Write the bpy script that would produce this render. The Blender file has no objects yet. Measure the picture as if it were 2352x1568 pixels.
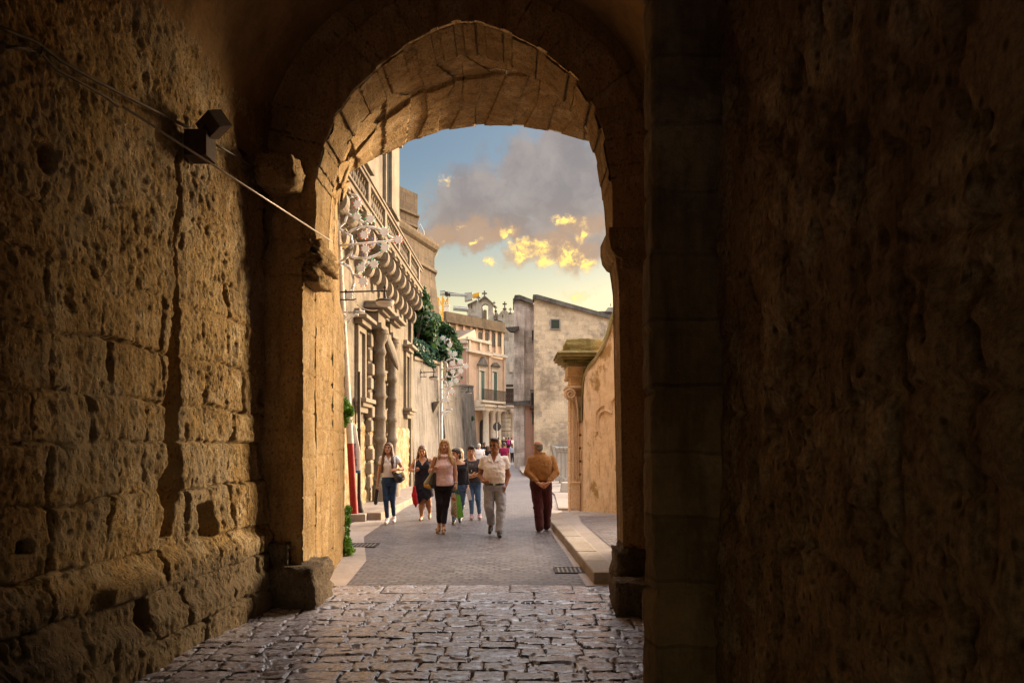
import bpy, bmesh, math, random
import numpy as np
from mathutils import Vector, Matrix, Euler
R = math.radians
random.seed(7)
RNG = np.random.default_rng(11)
scene = bpy.context.scene
col = scene.collection

# ------------------------------------------------------------------ camera
cam_d = bpy.data.cameras.new('camera'); cam = bpy.data.objects.new('camera', cam_d); col.objects.link(cam)
cam.location = (0, 0, 1.65); cam.rotation_euler = (R(90), 0, 0)
cam_d.sensor_width = 36; cam_d.lens = 24.49; cam_d.shift_y = 0.0991
cam_d.clip_start = 0.05; cam_d.clip_end = 3000
scene.camera = cam
scene.view_settings.view_transform = 'Standard'; scene.view_settings.look = 'None'
scene.view_settings.exposure = 1.7; scene.view_settings.gamma = 1.0
SUN_AZ, SUN_EL = 51.0, 14.0            # degrees clockwise from the street's axis, above the horizon
SKY_STRENGTH = 0.10

# ------------------------------------------------------------------ world
W = bpy.data.worlds.new('World'); scene.world = W; W.use_nodes = True
def world():
    nt = W.node_tree; N = nt.nodes; L = nt.links; N.clear()
    def n(t, **k):
        x = N.new(t)
        for a, b in k.items(): setattr(x, a, b)
        return x
    def mth(op, a, b=None, c=None, clamp=False):
        x = n('ShaderNodeMath', operation=op, use_clamp=clamp)
        for i, q in enumerate((a, b, c)):
            if q is None: continue
            if isinstance(q, (int, float)): x.inputs[i].default_value = q
            else: L.new(q, x.inputs[i])
        return x.outputs[0]
    def vm(op, a, b=None):
        x = n('ShaderNodeVectorMath', operation=op)
        for i, q in enumerate((a, b)):
            if q is None: continue
            if isinstance(q, tuple): x.inputs[i].default_value = q
            else: L.new(q, x.inputs[i])
        return x.outputs['Value'] if op == 'LENGTH' else x.outputs[0]
    def mix(f, a, b):
        x = n('ShaderNodeMix', data_type='RGBA')
        for s, q in ((0, f), (6, a), (7, b)):
            if isinstance(q, tuple): x.inputs[s].default_value = q + (1,)
            elif isinstance(q, float): x.inputs[s].default_value = q
            else: L.new(q, x.inputs[s])
        return x.outputs[2]
    def mr(v, a, b, c=0.0, d=1.0):
        x = n('ShaderNodeMapRange', interpolation_type='SMOOTHSTEP')
        L.new(v, x.inputs[0])
        for i, q in enumerate((a, b, c, d)): x.inputs[i+1].default_value = q
        return x.outputs[0]
    def noise(v, s, d=6, r=0.55):
        x = n('ShaderNodeTexNoise'); L.new(v, x.inputs['Vector'])
        x.inputs['Scale'].default_value = s; x.inputs['Detail'].default_value = d; x.inputs['Roughness'].default_value = r
        return x.outputs
    tc = n('ShaderNodeTexCoord').outputs['Generated']
    sp = n('ShaderNodeSeparateXYZ'); L.new(tc, sp.inputs[0])
    az = mth('ARCTAN2', sp.outputs[0], sp.outputs[1]); el = mth('ARCSINE', sp.outputs[2])
    cb = n('ShaderNodeCombineXYZ'); L.new(az, cb.inputs[0]); L.new(el, cb.inputs[1])
    p = cb.outputs[0]
    nz = noise(p, 14, 7, 0.6)
    off = vm('MULTIPLY', vm('SUBTRACT', nz['Color'], (0.5, 0.5, 0.5)), (0.085, 0.06, 0))
    pd = vm('ADD', p, off)
    def blobs(lst, src):
        out = None
        for (x, y, rx, ry) in lst:
            dx = x - 1176; a = math.atan(dx / 1600); e = math.atan((1017 - y) / math.hypot(1600, dx))
            l = vm('LENGTH', vm('MULTIPLY', vm('SUBTRACT', src, (a, e, 0)), (1600 / rx, 1600 / ry, 0)))
            m = mth('SUBTRACT', 1.0, l)
            out = m if out is None else mth('MAXIMUM', out, m)
        return out
    grey = blobs([(1250, 430, 190, 115), (1350, 440, 170, 140), (1100, 455, 150, 75), (1040, 490, 90, 60), (1290, 345, 60, 50),
                  (1200, 370, 75, 60), (1150, 530, 200, 45), (1300, 560, 170, 50), (1010, 530, 60, 38), (1470, 380, 190, 150), (1600, 420, 200, 90)], pd)
    gold = blobs([(1203, 590, 46, 26), (1255, 606, 68, 23), (1298, 590, 66, 40), (1228, 572, 50, 22), (1300, 500, 38, 18), (1342, 524, 26, 32), (1020, 402, 22, 14),
                  (1326, 667, 62, 16), (1124, 600, 34, 13), (1160, 546, 20, 26), (985, 550, 32, 18), (1100, 552, 26, 6), (1352, 603, 30, 24), (1008, 580, 24, 10), (1050, 515, 24, 5)], pd)
    warmrim = blobs([(1010, 540, 60, 34), (1110, 548, 130, 30), (1300, 575, 110, 60), (1080, 520, 70, 30), (1350, 520, 90, 30), (1230, 590, 110, 40)], pd)
    fine = noise(p, 30, 8, 0.62)['Fac']
    gd = mr(mth('ADD', grey, mth('MULTIPLY', mth('SUBTRACT', fine, 0.5), 1.15)), -0.10, 0.46)
    od = mr(mth('ADD', gold, mth('MULTIPLY', mth('SUBTRACT', noise(p, 55, 6, 0.68)['Fac'], 0.5), 2.4)), 0.02, 1.0)
    od = mth('MULTIPLY', od, mr(noise(pd, 85, 5, 0.6)['Fac'], 0.36, 0.56, 0.25, 1.0))
    wd = mr(mth('ADD', warmrim, mth('MULTIPLY', mth('SUBTRACT', fine, 0.5), 1.6)), 0.05, 0.6)
    sky = n('ShaderNodeTexSky', sky_type='NISHITA', sun_disc=False)
    sky.sun_elevation = R(SUN_EL); sky.sun_rotation = R(SUN_AZ); sky.dust_density = 1.4; sky.ozone_density = 1.6; sky.air_density = 1.0
    base = sky.outputs[0]
    # the low western sky carries evening dust: pale yellow towards the roofs
    tint = mix(mr(el, 0.08, 0.40), (2.1, 1.42, 0.66), (0.84, 0.84, 0.78))
    x = n('ShaderNodeMix', data_type='RGBA', blend_type='MULTIPLY'); x.inputs[0].default_value = 1.0
    L.new(base, x.inputs[6]); L.new(tint, x.inputs[7]); base = x.outputs[2]
    vary = noise(p, 7, 4, 0.5)['Fac']
    gcol = mix(mr(el, 0.24, 0.36), (2.35, 1.68, 1.28), (1.72, 1.52, 1.52))
    gcol2 = mix(mr(mth('ADD', mth('MULTIPLY', vary, 0.5), mth('MULTIPLY', noise(pd, 19, 7, 0.6)['Fac'], 0.5)), 0.40, 0.60), gcol, (2.5, 2.2, 2.05))
    c = mix(mth('MULTIPLY', gd, 0.88), base, gcol2)
    c = mix(mth('MULTIPLY', wd, 0.55), c, (3.6, 2.3, 1.35))
    c = mix(od, c, mix(od, (4.6, 3.3, 2.1), (10.0, 7.0, 1.7)))
    # brightness added to the unseen upper sky to light the street from above
    x = n('ShaderNodeMix', data_type='RGBA', blend_type='MULTIPLY'); x.inputs[0].default_value = 1.0
    L.new(c, x.inputs[6]); x.inputs[7].default_value = (0.55, 0.53, 0.51, 1); c = x.outputs[2]
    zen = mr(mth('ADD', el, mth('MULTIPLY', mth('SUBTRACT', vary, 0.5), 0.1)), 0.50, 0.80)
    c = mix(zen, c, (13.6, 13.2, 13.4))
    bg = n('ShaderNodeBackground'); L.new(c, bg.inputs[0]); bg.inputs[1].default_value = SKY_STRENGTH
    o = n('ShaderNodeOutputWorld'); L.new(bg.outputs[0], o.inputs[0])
world()

# ------------------------------------------------------------------ sun
sd = bpy.data.lights.new('sun', 'SUN'); sun = bpy.data.objects.new('sun', sd); col.objects.link(sun)
sd.energy = 4.0; sd.angle = R(26); sd.color = (1.0, 0.80, 0.55)
_d = Vector((math.sin(R(SUN_AZ)) * math.cos(R(SUN_EL)), math.cos(R(SUN_AZ)) * math.cos(R(SUN_EL)), math.sin(R(SUN_EL))))
sun.rotation_euler = _d.to_track_quat('Z', 'Y').to_euler(); sun.location = (20, 30, 30)

# ------------------------------------------------------------------ helpers
def at(x, y, D):
    return Vector(((x - 1176) / 1600 * D, D, (1017 - y) / 1600 * D + 1.65))
def gz(D):                                   # the street climbs gently far away
    D = np.asarray(D, float)
    return np.clip((D - 62) / 33, 0, 3) * 0.9
ORG = {}
def tag(o, label=None, cat=None, group=None, kind=None):
    if label: o['label'] = label
    if cat: o['category'] = cat
    if group: o['group'] = group
    if kind: o['kind'] = kind
    return o
def thing(name, label, cat, loc=(0, 0, 0), group=None):
    o = bpy.data.objects.new(name, None); o.empty_display_size = 0.2
    col.objects.link(o); o.location = loc; ORG[o.name] = Vector(loc)
    return tag(o, label, cat, group)
def link(me, name, parent=None):
    o = bpy.data.objects.new(name, me); col.objects.link(o)
    if parent is not None:
        off = ORG[parent.name]; me.transform(Matrix.Translation(-off)); o.parent = parent; ORG[o.name] = off
    else: ORG[o.name] = Vector((0, 0, 0))
    return o
def copy_tree(o, parent=None, mats=None):
    c = o.copy(); col.objects.link(c); ORG[c.name] = ORG.get(o.name, Vector())
    if parent is not None: c.parent = parent
    for ch in list(o.children): copy_tree(ch, c)
    return c
def finish(me, mats, smooth, parent=None, name='x'):
    for m in (mats if isinstance(mats, (list, tuple)) else [mats]): me.materials.append(m)
    if smooth:
        me.polygons.foreach_set('use_smooth', np.ones(len(me.polygons), bool))
        if smooth is not True: me.set_sharp_from_angle(angle=R(smooth))
    me.update()
    return link(me, name, parent)
def np_mesh(name, V, Q, mats, parent=None, smooth=True, mi=None):
    me = bpy.data.meshes.new(name); V = np.asarray(V, np.float32); Q = np.asarray(Q, np.int32)
    k = Q.shape[1]
    me.vertices.add(len(V)); me.vertices.foreach_set('co', V.ravel())
    me.loops.add(Q.size); me.loops.foreach_set('vertex_index', Q.ravel())
    me.polygons.add(len(Q)); me.polygons.foreach_set('loop_start', np.arange(0, Q.size, k, dtype=np.int32))
    me.polygons.foreach_set('loop_total', np.full(len(Q), k, np.int32))
    if mi is not None: me.polygons.foreach_set('material_index', np.asarray(mi, np.int32))
    me.update(calc_edges=True); me.validate()
    return finish(me, mats, smooth, parent, name)
def grid_mesh(name, P, mats, parent=None, flip=False, smooth=True):
    """P: (n, m, 3) array of points"""
    n, m = P.shape[:2]; I = np.arange(n * m).reshape(n, m)
    Q = np.stack([I[:-1, :-1], I[1:, :-1], I[1:, 1:], I[:-1, 1:]], -1).reshape(-1, 4)
    if flip: Q = Q[:, ::-1]
    return np_mesh(name, P.reshape(-1, 3), Q, mats, parent, smooth)

class MB:
    def __init__(s): s.v = []; s.f = []; s.mi = []
    def add(s, V, F, mi=0):
        b = len(s.v); s.v += [tuple(map(float, q)) for q in V]; s.f += [tuple(i + b for i in q) for q in F]; s.mi += [mi] * len(F); return s
    def box(s, a, b, mi=0, M=None, taper=0.0):
        (x0, y0, z0), (x1, y1, z1) = a, b
        x0, x1 = min(x0, x1), max(x0, x1); y0, y1 = min(y0, y1), max(y0, y1); z0, z1 = min(z0, z1), max(z0, z1); t = taper
        V = [(x0, y0, z0), (x1, y0, z0), (x1, y1, z0), (x0, y1, z0), (x0+t, y0+t, z1), (x1-t, y0+t, z1), (x1-t, y1-t, z1), (x0+t, y1-t, z1)]
        if M is not None: V = [M @ Vector(q) for q in V]
        return s.add(V, [(3, 2, 1, 0), (4, 5, 6, 7), (0, 1, 5, 4), (1, 2, 6, 5), (2, 3, 7, 6), (3, 0, 4, 7)], mi)
    def tube(s, pts, r, n=8, mi=0, flat=1.0):
        pts = [Vector(p) for p in pts]; rs = r if isinstance(r, (list, tuple)) else [r] * len(pts)
        V = []; F = []; prev = None
        for i, p in enumerate(pts):
            t = (pts[min(i+1, len(pts)-1)] - pts[max(i-1, 0)]).normalized()
            if prev is None:
                prev = Vector((0, 1, 0)) if abs(t.y) < 0.9 else Vector((1, 0, 0))
            a = (prev - t * prev.dot(t)).normalized(); b = t.cross(a); prev = a
            for k in range(n):
                w = 2 * math.pi * k / n
                V.append(p + a * math.cos(w) * rs[i] * flat + b * math.sin(w) * rs[i])
        for i in range(len(pts) - 1):
            for k in range(n):
                q = (k + 1) % n
                F.append((i*n+k, i*n+q, (i+1)*n+q, (i+1)*n+k))
        F.append(tuple(range(n))[::-1]); F.append(tuple((len(pts)-1)*n + k for k in range(n)))
        return s.add(V, F, mi)
    def lathe(s, prof, c=(0, 0, 0), n=16, mi=0, M=None, sx=1.0, sy=1.0):
        V = []; F = []; c = Vector(c)
        for r, z in prof:
            for k in range(n):
                w = 2 * math.pi * k / n; q = Vector((r*math.cos(w)*sx, r*math.sin(w)*sy, z))
                V.append((M @ q if M is not None else q) + c)
        for i in range(len(prof) - 1):
            for k in range(n):
                q = (k+1) % n; F.append((i*n+k, i*n+q, (i+1)*n+q, (i+1)*n+k))
        F.append(tuple(range(n))[::-1]); F.append(tuple((len(prof)-1)*n + k for k in range(n)))
        return s.add(V, F, mi)
    def prism(s, poly, fn, d0, d1, mi=0):
        """poly: 2D outline; fn(u, v, d) -> point; extruded between d0 and d1"""
        n = len(poly); V = [fn(u, v, d0) for u, v in poly] + [fn(u, v, d1) for u, v in poly]
        F = [tuple(range(n))[::-1], tuple(range(n, 2*n))] + [(i, (i+1) % n, n+(i+1) % n, n+i) for i in range(n)]
        return s.add(V, F, mi)
    def build(s, name, mats, parent=None, smooth=35, bevel=0.0, fixn=True):
        me = bpy.data.meshes.new(name); me.from_pydata(s.v, [], s.f)
        me.polygons.foreach_set('material_index', np.asarray(s.mi, np.int32))
        if fixn:
            bm = bmesh.new(); bm.from_mesh(me); bmesh.ops.recalc_face_normals(bm, faces=bm.faces); bm.to_mesh(me); bm.free()
        o = finish(me, mats, smooth, parent, name)
        if bevel:
            b = o.modifiers.new('bevel', 'BEVEL'); b.width = bevel; b.segments = 2; b.limit_method = 'ANGLE'; b.angle_limit = R(40)
        return o

# numpy noise -------------------------------------------------------
def _h(i, j, k, s=0):
    n = (i.astype(np.int64) * 374761393 + j.astype(np.int64) * 668265263 + k.astype(np.int64) * 2147483647 + s * 974711) & 0x7fffffff
    n = ((n ^ (n >> 13)) * 1274126177) & 0x7fffffff
    return ((n ^ (n >> 16)) & 0xffff) / 65535.0
def vn(x, y, z=None, s=0):
    if z is None: z = np.zeros_like(x)
    i, j, k = np.floor(x), np.floor(y), np.floor(z); fx, fy, fz = x-i, y-j, z-k
    fx = fx*fx*(3-2*fx); fy = fy*fy*(3-2*fy); fz = fz*fz*(3-2*fz); r = 0
    for a in (0, 1):
        for b in (0, 1):
            for c in (0, 1):
                r = r + _h(i+a, j+b, k+c, s) * (fx if a else 1-fx) * (fy if b else 1-fy) * (fz if c else 1-fz)
    return r
def fbm(x, y, z=None, o=4, s=0, g=0.5):
    t = 0; a = 1; w = 0
    for q in range(o):
        t = t + a * (vn(x, y, z, s + q) - 0.5); w += a; a *= g; x = x*2.03+3.1; y = y*2.03+1.7
        if z is not None: z = z*2.03
    return t / w * 2
def pitted(u, v, cell, prob, seed):
    """0..1 holes of random size scattered over a surface"""
    u = u/cell; v = v/cell; i, j = np.floor(u), np.floor(v); out = np.zeros_like(u); z = i*0
    for a in (-1, 0, 1):
        for b in (-1, 0, 1):
            ci, cj = i+a, j+b; px = ci + _h(ci, cj, z, seed); py = cj + _h(ci, cj, z, seed+1); r = 0.22 + 0.5*_h(ci, cj, z, seed+2); on = _h(ci, cj, z, seed+3) < prob
            out = np.maximum(out, on * np.clip(1 - np.hypot(u-px, v-py)/r, 0, 1))
    return np.clip(out*1.8, 0, 1)
def sst(x, a, b):
    t = np.clip((x-a)/(b-a), 0, 1); return t*t*(3-2*t)
def blocks(u, v, rh, bw, seed, jit=0.25, warp=0.02):
    """irregular ashlar: distance to the nearest joint and a random id for each stone"""
    u = u + warp * fbm(u*3, v*3, None, 3, seed+50); v = v + warp * fbm(u*2.5, v*3.5, None, 3, seed+60)
    nr = int(14 / rh) + 2; rr = np.random.default_rng(seed)
    hs = rh * (1 + jit * (rr.random(nr) * 2 - 1)); edges = np.concatenate([[-3 * rh], -3 * rh + np.cumsum(hs)])
    ri = np.clip(np.searchsorted(edges, v) - 1, 0, nr - 1)
    dv = np.minimum(v - edges[ri], edges[np.minimum(ri+1, nr)] - v)
    us = u / bw + _h(ri, ri*0, ri*0, seed) * 7.3
    ci = np.floor(us)
    def edge(c): return c + (_h(c, ri, ri*0, seed+3) - 0.5) * 0.62
    e0 = edge(ci); lo = us < e0; ci = np.where(lo, ci-1, ci)
    e1 = edge(ci+1); hi = us >= e1; ci = np.where(hi, ci+1, ci)
    du = np.minimum(us - edge(ci), edge(ci+1) - us) * bw
    return du, dv, ri, ci
# ------------------------------------------------------------------ materials
MATS = {}
class NT:
    def __init__(s, name, rough=0.85, spec=0.25):
        s.m = bpy.data.materials.new(name); s.m.use_nodes = True; s.t = s.m.node_tree; s.N = s.t.nodes; s.L = s.t.links
        s.b = s.N['Principled BSDF']; s.b.inputs['Roughness'].default_value = rough
        s.b.inputs['Specular IOR Level'].default_value = spec
    def n(s, t, **k):
        x = s.N.new(t)
        for a, b in k.items(): setattr(x, a, b)
        return x
    def put(s, inp, q):
        if isinstance(q, tuple) and len(q) == 3 and inp.type == 'RGBA': inp.default_value = q + (1,)
        elif isinstance(q, (tuple, int, float)): inp.default_value = q
        else: s.L.new(q, inp)
    def pos(s, obj=False, sc=(1, 1, 1), rot=(0, 0, 0), loc=(0, 0, 0)):
        g = s.n('ShaderNodeTexCoord').outputs['Object'] if obj else s.n('ShaderNodeNewGeometry').outputs['Position']
        mp = s.n('ShaderNodeMapping'); s.L.new(g, mp.inputs[0])
        mp.inputs['Scale'].default_value = sc; mp.inputs['Rotation'].default_value = rot; mp.inputs['Location'].default_value = loc
        return mp.outputs[0]
    def noise(s, v, sc, d=5, r=0.6, dist=0.0, out='Fac'):
        x = s.n('ShaderNodeTexNoise'); s.L.new(v, x.inputs['Vector']); x.inputs['Scale'].default_value = sc
        x.inputs['Detail'].default_value = d; x.inputs['Roughness'].default_value = r; x.inputs['Distortion'].default_value = dist
        return x.outputs[out]
    def vor(s, v, sc, feat='F1', out='Distance'):
        x = s.n('ShaderNodeTexVoronoi', feature=feat); s.L.new(v, x.inputs['Vector']); x.inputs['Scale'].default_value = sc
        return x.outputs[out]
    def ramp(s, f, stops):
        x = s.n('ShaderNodeValToRGB'); s.L.new(f, x.inputs[0]); e = x.color_ramp.elements
        while len(e) < len(stops): e.new(0.5)
        for i, (p, c) in enumerate(stops):
            e[i].position = p; e[i].color = (c + (1,)) if isinstance(c, tuple) else (c, c, c, 1)
        return x.outputs[0]
    def mix(s, f, a, b, mode='MIX'):
        x = s.n('ShaderNodeMix', data_type='RGBA', blend_type=mode)
        s.put(x.inputs[0], f); s.put(x.inputs[6], a); s.put(x.inputs[7], b)
        return x.outputs[2]
    def math(s, op, a, b=0.0, clamp=False):
        x = s.n('ShaderNodeMath', operation=op, use_clamp=clamp); s.put(x.inputs[0], a); s.put(x.inputs[1], b); return x.outputs[0]
    def bump(s, h, st, dist=0.02, prev=None):
        x = s.n('ShaderNodeBump'); x.inputs['Strength'].default_value = st; x.inputs['Distance'].default_value = dist
        s.L.new(h, x.inputs['Height'])
        if prev is not None: s.L.new(prev, x.inputs['Normal'])
        return x.outputs[0]
    def done(s, c=None, nrm=None, rough=None):
        if c is not None: s.put(s.b.inputs['Base Color'], c)
        if nrm is not None: s.L.new(nrm, s.b.inputs['Normal'])
        if rough is not None: s.put(s.b.inputs['Roughness'], rough)
        return s.m
def brickvec(t, ax):
    """vector with u along the wall ('x' or 'y' world axis) and v up"""
    sp = t.n('ShaderNodeSeparateXYZ'); t.L.new(t.n('ShaderNodeNewGeometry').outputs['Position'], sp.inputs[0])
    cb = t.n('ShaderNodeCombineXYZ'); t.L.new(sp.outputs[{'x': 0, 'y': 1}[ax]], cb.inputs[0]); t.L.new(sp.outputs[2], cb.inputs[1])
    return cb.outputs[0]
ALB = 0.72
def stone(name, a, b, dark=None, ax=None, bw=0.6, bh=0.3, mort=0.008, stain=0.45, bump=0.5, fine=22, rough=0.9, streak=True, mortcol=None, bmix=0.8, wob=0.05, lich=None, patch=None):
    t = NT(name, rough, 0.15); p = t.pos()
    sc = lambda c: tuple(q * ALB for q in c)
    a = sc(a); b = sc(b); dark = sc(dark) if dark else tuple(q * 0.35 for q in a)
    if patch: patch = (sc(patch[0]),) + patch[1:]
    if lich: lich = sc(lich)
    c = t.mix(t.ramp(t.noise(p, 1.3, 6, 0.65), [(0.35, 0.0), (0.65, 1.0)]), a, b)
    c = t.mix(t.ramp(t.noise(p, fine, 5, 0.7), [(0.3, 0.55), (0.6, 0.0)]), c, tuple(q * 0.55 for q in a))
    if streak:
        c = t.mix(t.math('MULTIPLY', t.ramp(t.noise(t.pos(sc=(3.5, 3.5, 0.5)), 1.4, 6, 0.7), [(0.45, 0.0), (0.72, 1.0)]), stain), c, dark)
    c = t.mix(t.math('MULTIPLY', t.ramp(t.noise(p, 0.55, 7, 0.72), [(0.48, 0.0), (0.66, 1.0)]), stain), c, dark)
    if patch: c = t.mix(t.ramp(t.noise(t.pos(loc=(5, 2, 1)), patch[1], 7, 0.68), [(patch[2], 0.0), (patch[2] + 0.06, 0.85)]), c, patch[0])
    if lich: c = t.mix(t.ramp(t.noise(t.pos(loc=(9, 3, 4)), 1.9, 6, 0.7), [(0.56, 0.0), (0.68, 0.6)]), c, lich)
    h = t.math('ADD', t.noise(p, fine, 6, 0.72), t.math('MULTIPLY', t.noise(p, 4.5, 5, 0.6), 1.3))
    nrm = None
    if ax:
        v = brickvec(t, ax)
        dv = t.n('ShaderNodeVectorMath', operation='ADD'); t.L.new(v, dv.inputs[0])
        sc_ = t.n('ShaderNodeVectorMath', operation='SCALE'); t.L.new(t.noise(p, 2.2, 4, 0.6, out='Color'), sc_.inputs[0]); sc_.inputs[3].default_value = wob
        t.L.new(sc_.outputs[0], dv.inputs[1])
        br = t.n('ShaderNodeTexBrick', offset=0.47, squash=1.25, squash_frequency=3); t.L.new(dv.outputs[0], br.inputs['Vector'])
        br.inputs['Scale'].default_value = 1.0; br.inputs['Brick Width'].default_value = bw; br.inputs['Row Height'].default_value = bh
        br.inputs['Mortar Size'].default_value = mort; br.inputs['Mortar Smooth'].default_value = 0.3; br.inputs['Bias'].default_value = 0.0
        br.inputs['Color1'].default_value = (0.72, 0.70, 0.66, 1); br.inputs['Color2'].default_value = (1.15, 1.12, 1.08, 1); br.inputs['Mortar'].default_value = (0.5, 0.47, 0.42, 1)
        c = t.mix(t.math('MULTIPLY', t.ramp(t.noise(p, 1.1, 5, 0.7), [(0.3, 0.35), (0.6, 1.0)]), bmix), c, br.outputs['Color'], 'MULTIPLY')
        nrm = t.bump(br.outputs['Fac'], -0.6 * bump, 0.03)
    nrm = t.bump(h, bump, 0.03, nrm)
    return t.done(c, nrm)
def plain(name, c, rough=0.6, var=0.25, sc=18, metal=0.0, bump=0.15, spec=0.3, obj=True):
    t = NT(name, rough, spec); p = t.pos(obj)
    t.b.inputs['Metallic'].default_value = metal
    cc = t.mix(t.ramp(t.noise(p, sc, 5, 0.65), [(0.35, 0.0), (0.7, 1.0)]), c, tuple(q * (1 - var) for q in c))
    return t.done(cc, t.bump(t.noise(p, sc * 3, 4, 0.6), bump, 0.01))
def cloth(name, c, c2=None, sc=60, bump=0.4, rough=0.9, wr=9):
    t = NT(name, rough, 0.1); p = t.pos(True)
    c2 = c2 or tuple(q * 0.68 for q in c)
    cc = t.mix(t.ramp(t.noise(p, 7, 4, 0.6), [(0.38, 0.0), (0.66, 1.0)]), c, c2)
    t.b.inputs['Sheen Weight'].default_value = 0.15
    n1 = t.bump(t.noise(t.pos(True, (1, 1, 0.6)), wr, 4, 0.5, 1.2), 0.55, 0.03)
    return t.done(cc, t.bump(t.noise(p, sc * 4, 2, 0.5), bump * 0.3, 0.002, n1))

M = {}
def near_stone(name, a, b, c3, dark, bump=0.9, plinth=None):
    t = NT(name, 0.92, 0.12); p = t.pos()
    k = t.mix(t.ramp(t.noise(p, 1.1, 7, 0.66), [(0.36, 0.0), (0.62, 1.0)]), a, b)
    k = t.mix(t.ramp(t.noise(t.pos(loc=(3, 7, 2)), 2.4, 7, 0.7), [(0.5, 0.0), (0.62, 0.8)]), k, c3)
    k = t.mix(t.ramp(t.noise(t.pos(sc=(5, 5, 0.9)), 1.6, 7, 0.72), [(0.5, 0.0), (0.68, 0.75)]), k, dark)
    k = t.mix(t.ramp(t.vor(t.pos(sc=(1, 1, 0.55)), 24), [(0.1, 0.8), (0.3, 0.0)]), k, dark)
    k = t.mix(t.ramp(t.noise(p, 45, 4, 0.7), [(0.32, 0.6), (0.6, 0.0)]), k, dark)
    if plinth:      # soot-grey patches, and the blackened harder stone of the lowest courses
        k = t.mix(t.ramp(t.noise(t.pos(loc=(2, 5, 8)), 0.9, 8, 0.72), [(0.50, 0.0), (0.60, 0.65)]), k, (0.30, 0.235, 0.15))
        sp = t.n('ShaderNodeSeparateXYZ'); t.L.new(p, sp.inputs[0])
        zz = t.math('ADD', sp.outputs[2], t.math('MULTIPLY', t.noise(p, 2.2, 5, 0.65), 0.55))
        k = t.mix(t.ramp(zz, [(0.86, 0.85), (1.0, 0.0)]), k, plinth)
    h = t.math('ADD', t.noise(p, 26, 8, 0.75), t.math('MULTIPLY', t.ramp(t.vor(t.pos(sc=(1, 1, 0.5)), 30), [(0.0, 0.0), (0.35, 1.0)]), 0.5))
    return t.done(k, t.bump(h, bump, 0.035))
M['passage_stone'] = near_stone('passage_stone', (0.43, 0.285, 0.118), (0.30, 0.19, 0.075), (0.56, 0.42, 0.24), (0.10, 0.060, 0.024), plinth=(0.135, 0.098, 0.058))
M['dark_passage_stone'] = near_stone('dark_passage_stone', (0.54, 0.34, 0.17), (0.34, 0.195, 0.09), (0.78, 0.57, 0.33), (0.09, 0.052, 0.025))
M['arch_stone'] = near_stone('arch_stone', (0.41, 0.265, 0.115), (0.28, 0.18, 0.078), (0.50, 0.36, 0.20), (0.11, 0.066, 0.028), 1.0)
M['inner_stone'] = near_stone('inner_stone', (0.50, 0.32, 0.145), (0.37, 0.235, 0.105), (0.58, 0.41, 0.21), (0.17, 0.10, 0.045), 0.8)
M['vault_plaster'] = stone('vault_plaster', (0.46, 0.29, 0.13), (0.34, 0.205, 0.085), stain=0.6, bump=0.5)
M['pillar_stone'] = stone('pillar_stone', (0.56, 0.385, 0.20), (0.38, 0.25, 0.12), (0.10, 0.062, 0.03), 'x', 3.0, 0.33, 0.011, 0.85, 1.0, fine=16, lich=(0.70, 0.54, 0.31), wob=0.09)
M['guard_stone'] = near_stone('guard_stone', (0.17, 0.125, 0.085), (0.11, 0.08, 0.05), (0.24, 0.18, 0.12), (0.04, 0.028, 0.018))
M['facade'] = stone('facade', (0.36, 0.295, 0.215), (0.265, 0.22, 0.165), (0.12, 0.092, 0.066), 'y', 0.75, 0.36, 0.006, 0.9, 0.6)
M['facade_trim'] = stone('facade_trim', (0.40, 0.325, 0.24), (0.29, 0.235, 0.175), (0.10, 0.074, 0.052), None, stain=0.6, bump=0.7, fine=26, streak=False)
def rubble():
    t = NT('rubble', 0.93, 0.1); p = t.pos()
    c = t.mix(t.ramp(t.noise(p, 3.2, 7, 0.7), [(0.4, 0.0), (0.6, 1.0)]), (0.42, 0.32, 0.18), (0.28, 0.19, 0.09))
    c = t.mix(t.ramp(t.noise(t.pos(loc=(4, 4, 4)), 1.7, 8, 0.75), [(0.5, 0.0), (0.6, 0.85)]), c, (0.47, 0.42, 0.33))
    c = t.mix(t.ramp(t.noise(t.pos(loc=(1, 8, 3)), 2.6, 5, 0.6), [(0.62, 0.0), (0.66, 0.9)]), c, (0.32, 0.19, 0.07))
    h = t.math('ADD', t.noise(p, 9, 8, 0.75), t.noise(p, 3, 5, 0.6))
    return t.done(c, t.bump(h, 1.0, 0.07))
M['rubble'] = rubble()
M['grey_wall'] = stone('grey_wall', (0.34, 0.30, 0.265), (0.27, 0.24, 0.215), (0.11, 0.093, 0.08), 'y', 0.7, 0.34, 0.006, 0.85, 0.6, bmix=0.4)
M['dark_wall'] = stone('dark_wall', (0.34, 0.295, 0.26), (0.25, 0.215, 0.185), (0.07, 0.06, 0.05), 'y', 1.1, 0.5, 0.004, stain=0.95, bump=0.8, lich=(0.12, 0.13, 0.05))
M['tower'] = stone('tower', (0.23, 0.165, 0.11), (0.17, 0.125, 0.08), (0.07, 0.053, 0.038), 'x', 0.9, 0.45, 0.014, 0.75, 0.7)
M['tower_trim'] = stone('tower_trim', (0.27, 0.195, 0.125), (0.20, 0.145, 0.092), stain=0.7)
M['pink'] = stone('pink', (0.70, 0.40, 0.30), (0.62, 0.35, 0.26), (0.30, 0.18, 0.13), None, stain=0.35, bump=0.2)
M['peach'] = stone('peach', (0.85, 0.60, 0.42), (0.76, 0.53, 0.38), (0.34, 0.24, 0.17), None, stain=0.35, bump=0.25)
M['cream'] = stone('cream', (0.88, 0.76, 0.61), (0.78, 0.67, 0.53), (0.34, 0.28, 0.21), None, stain=0.35, bump=0.2)
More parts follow.
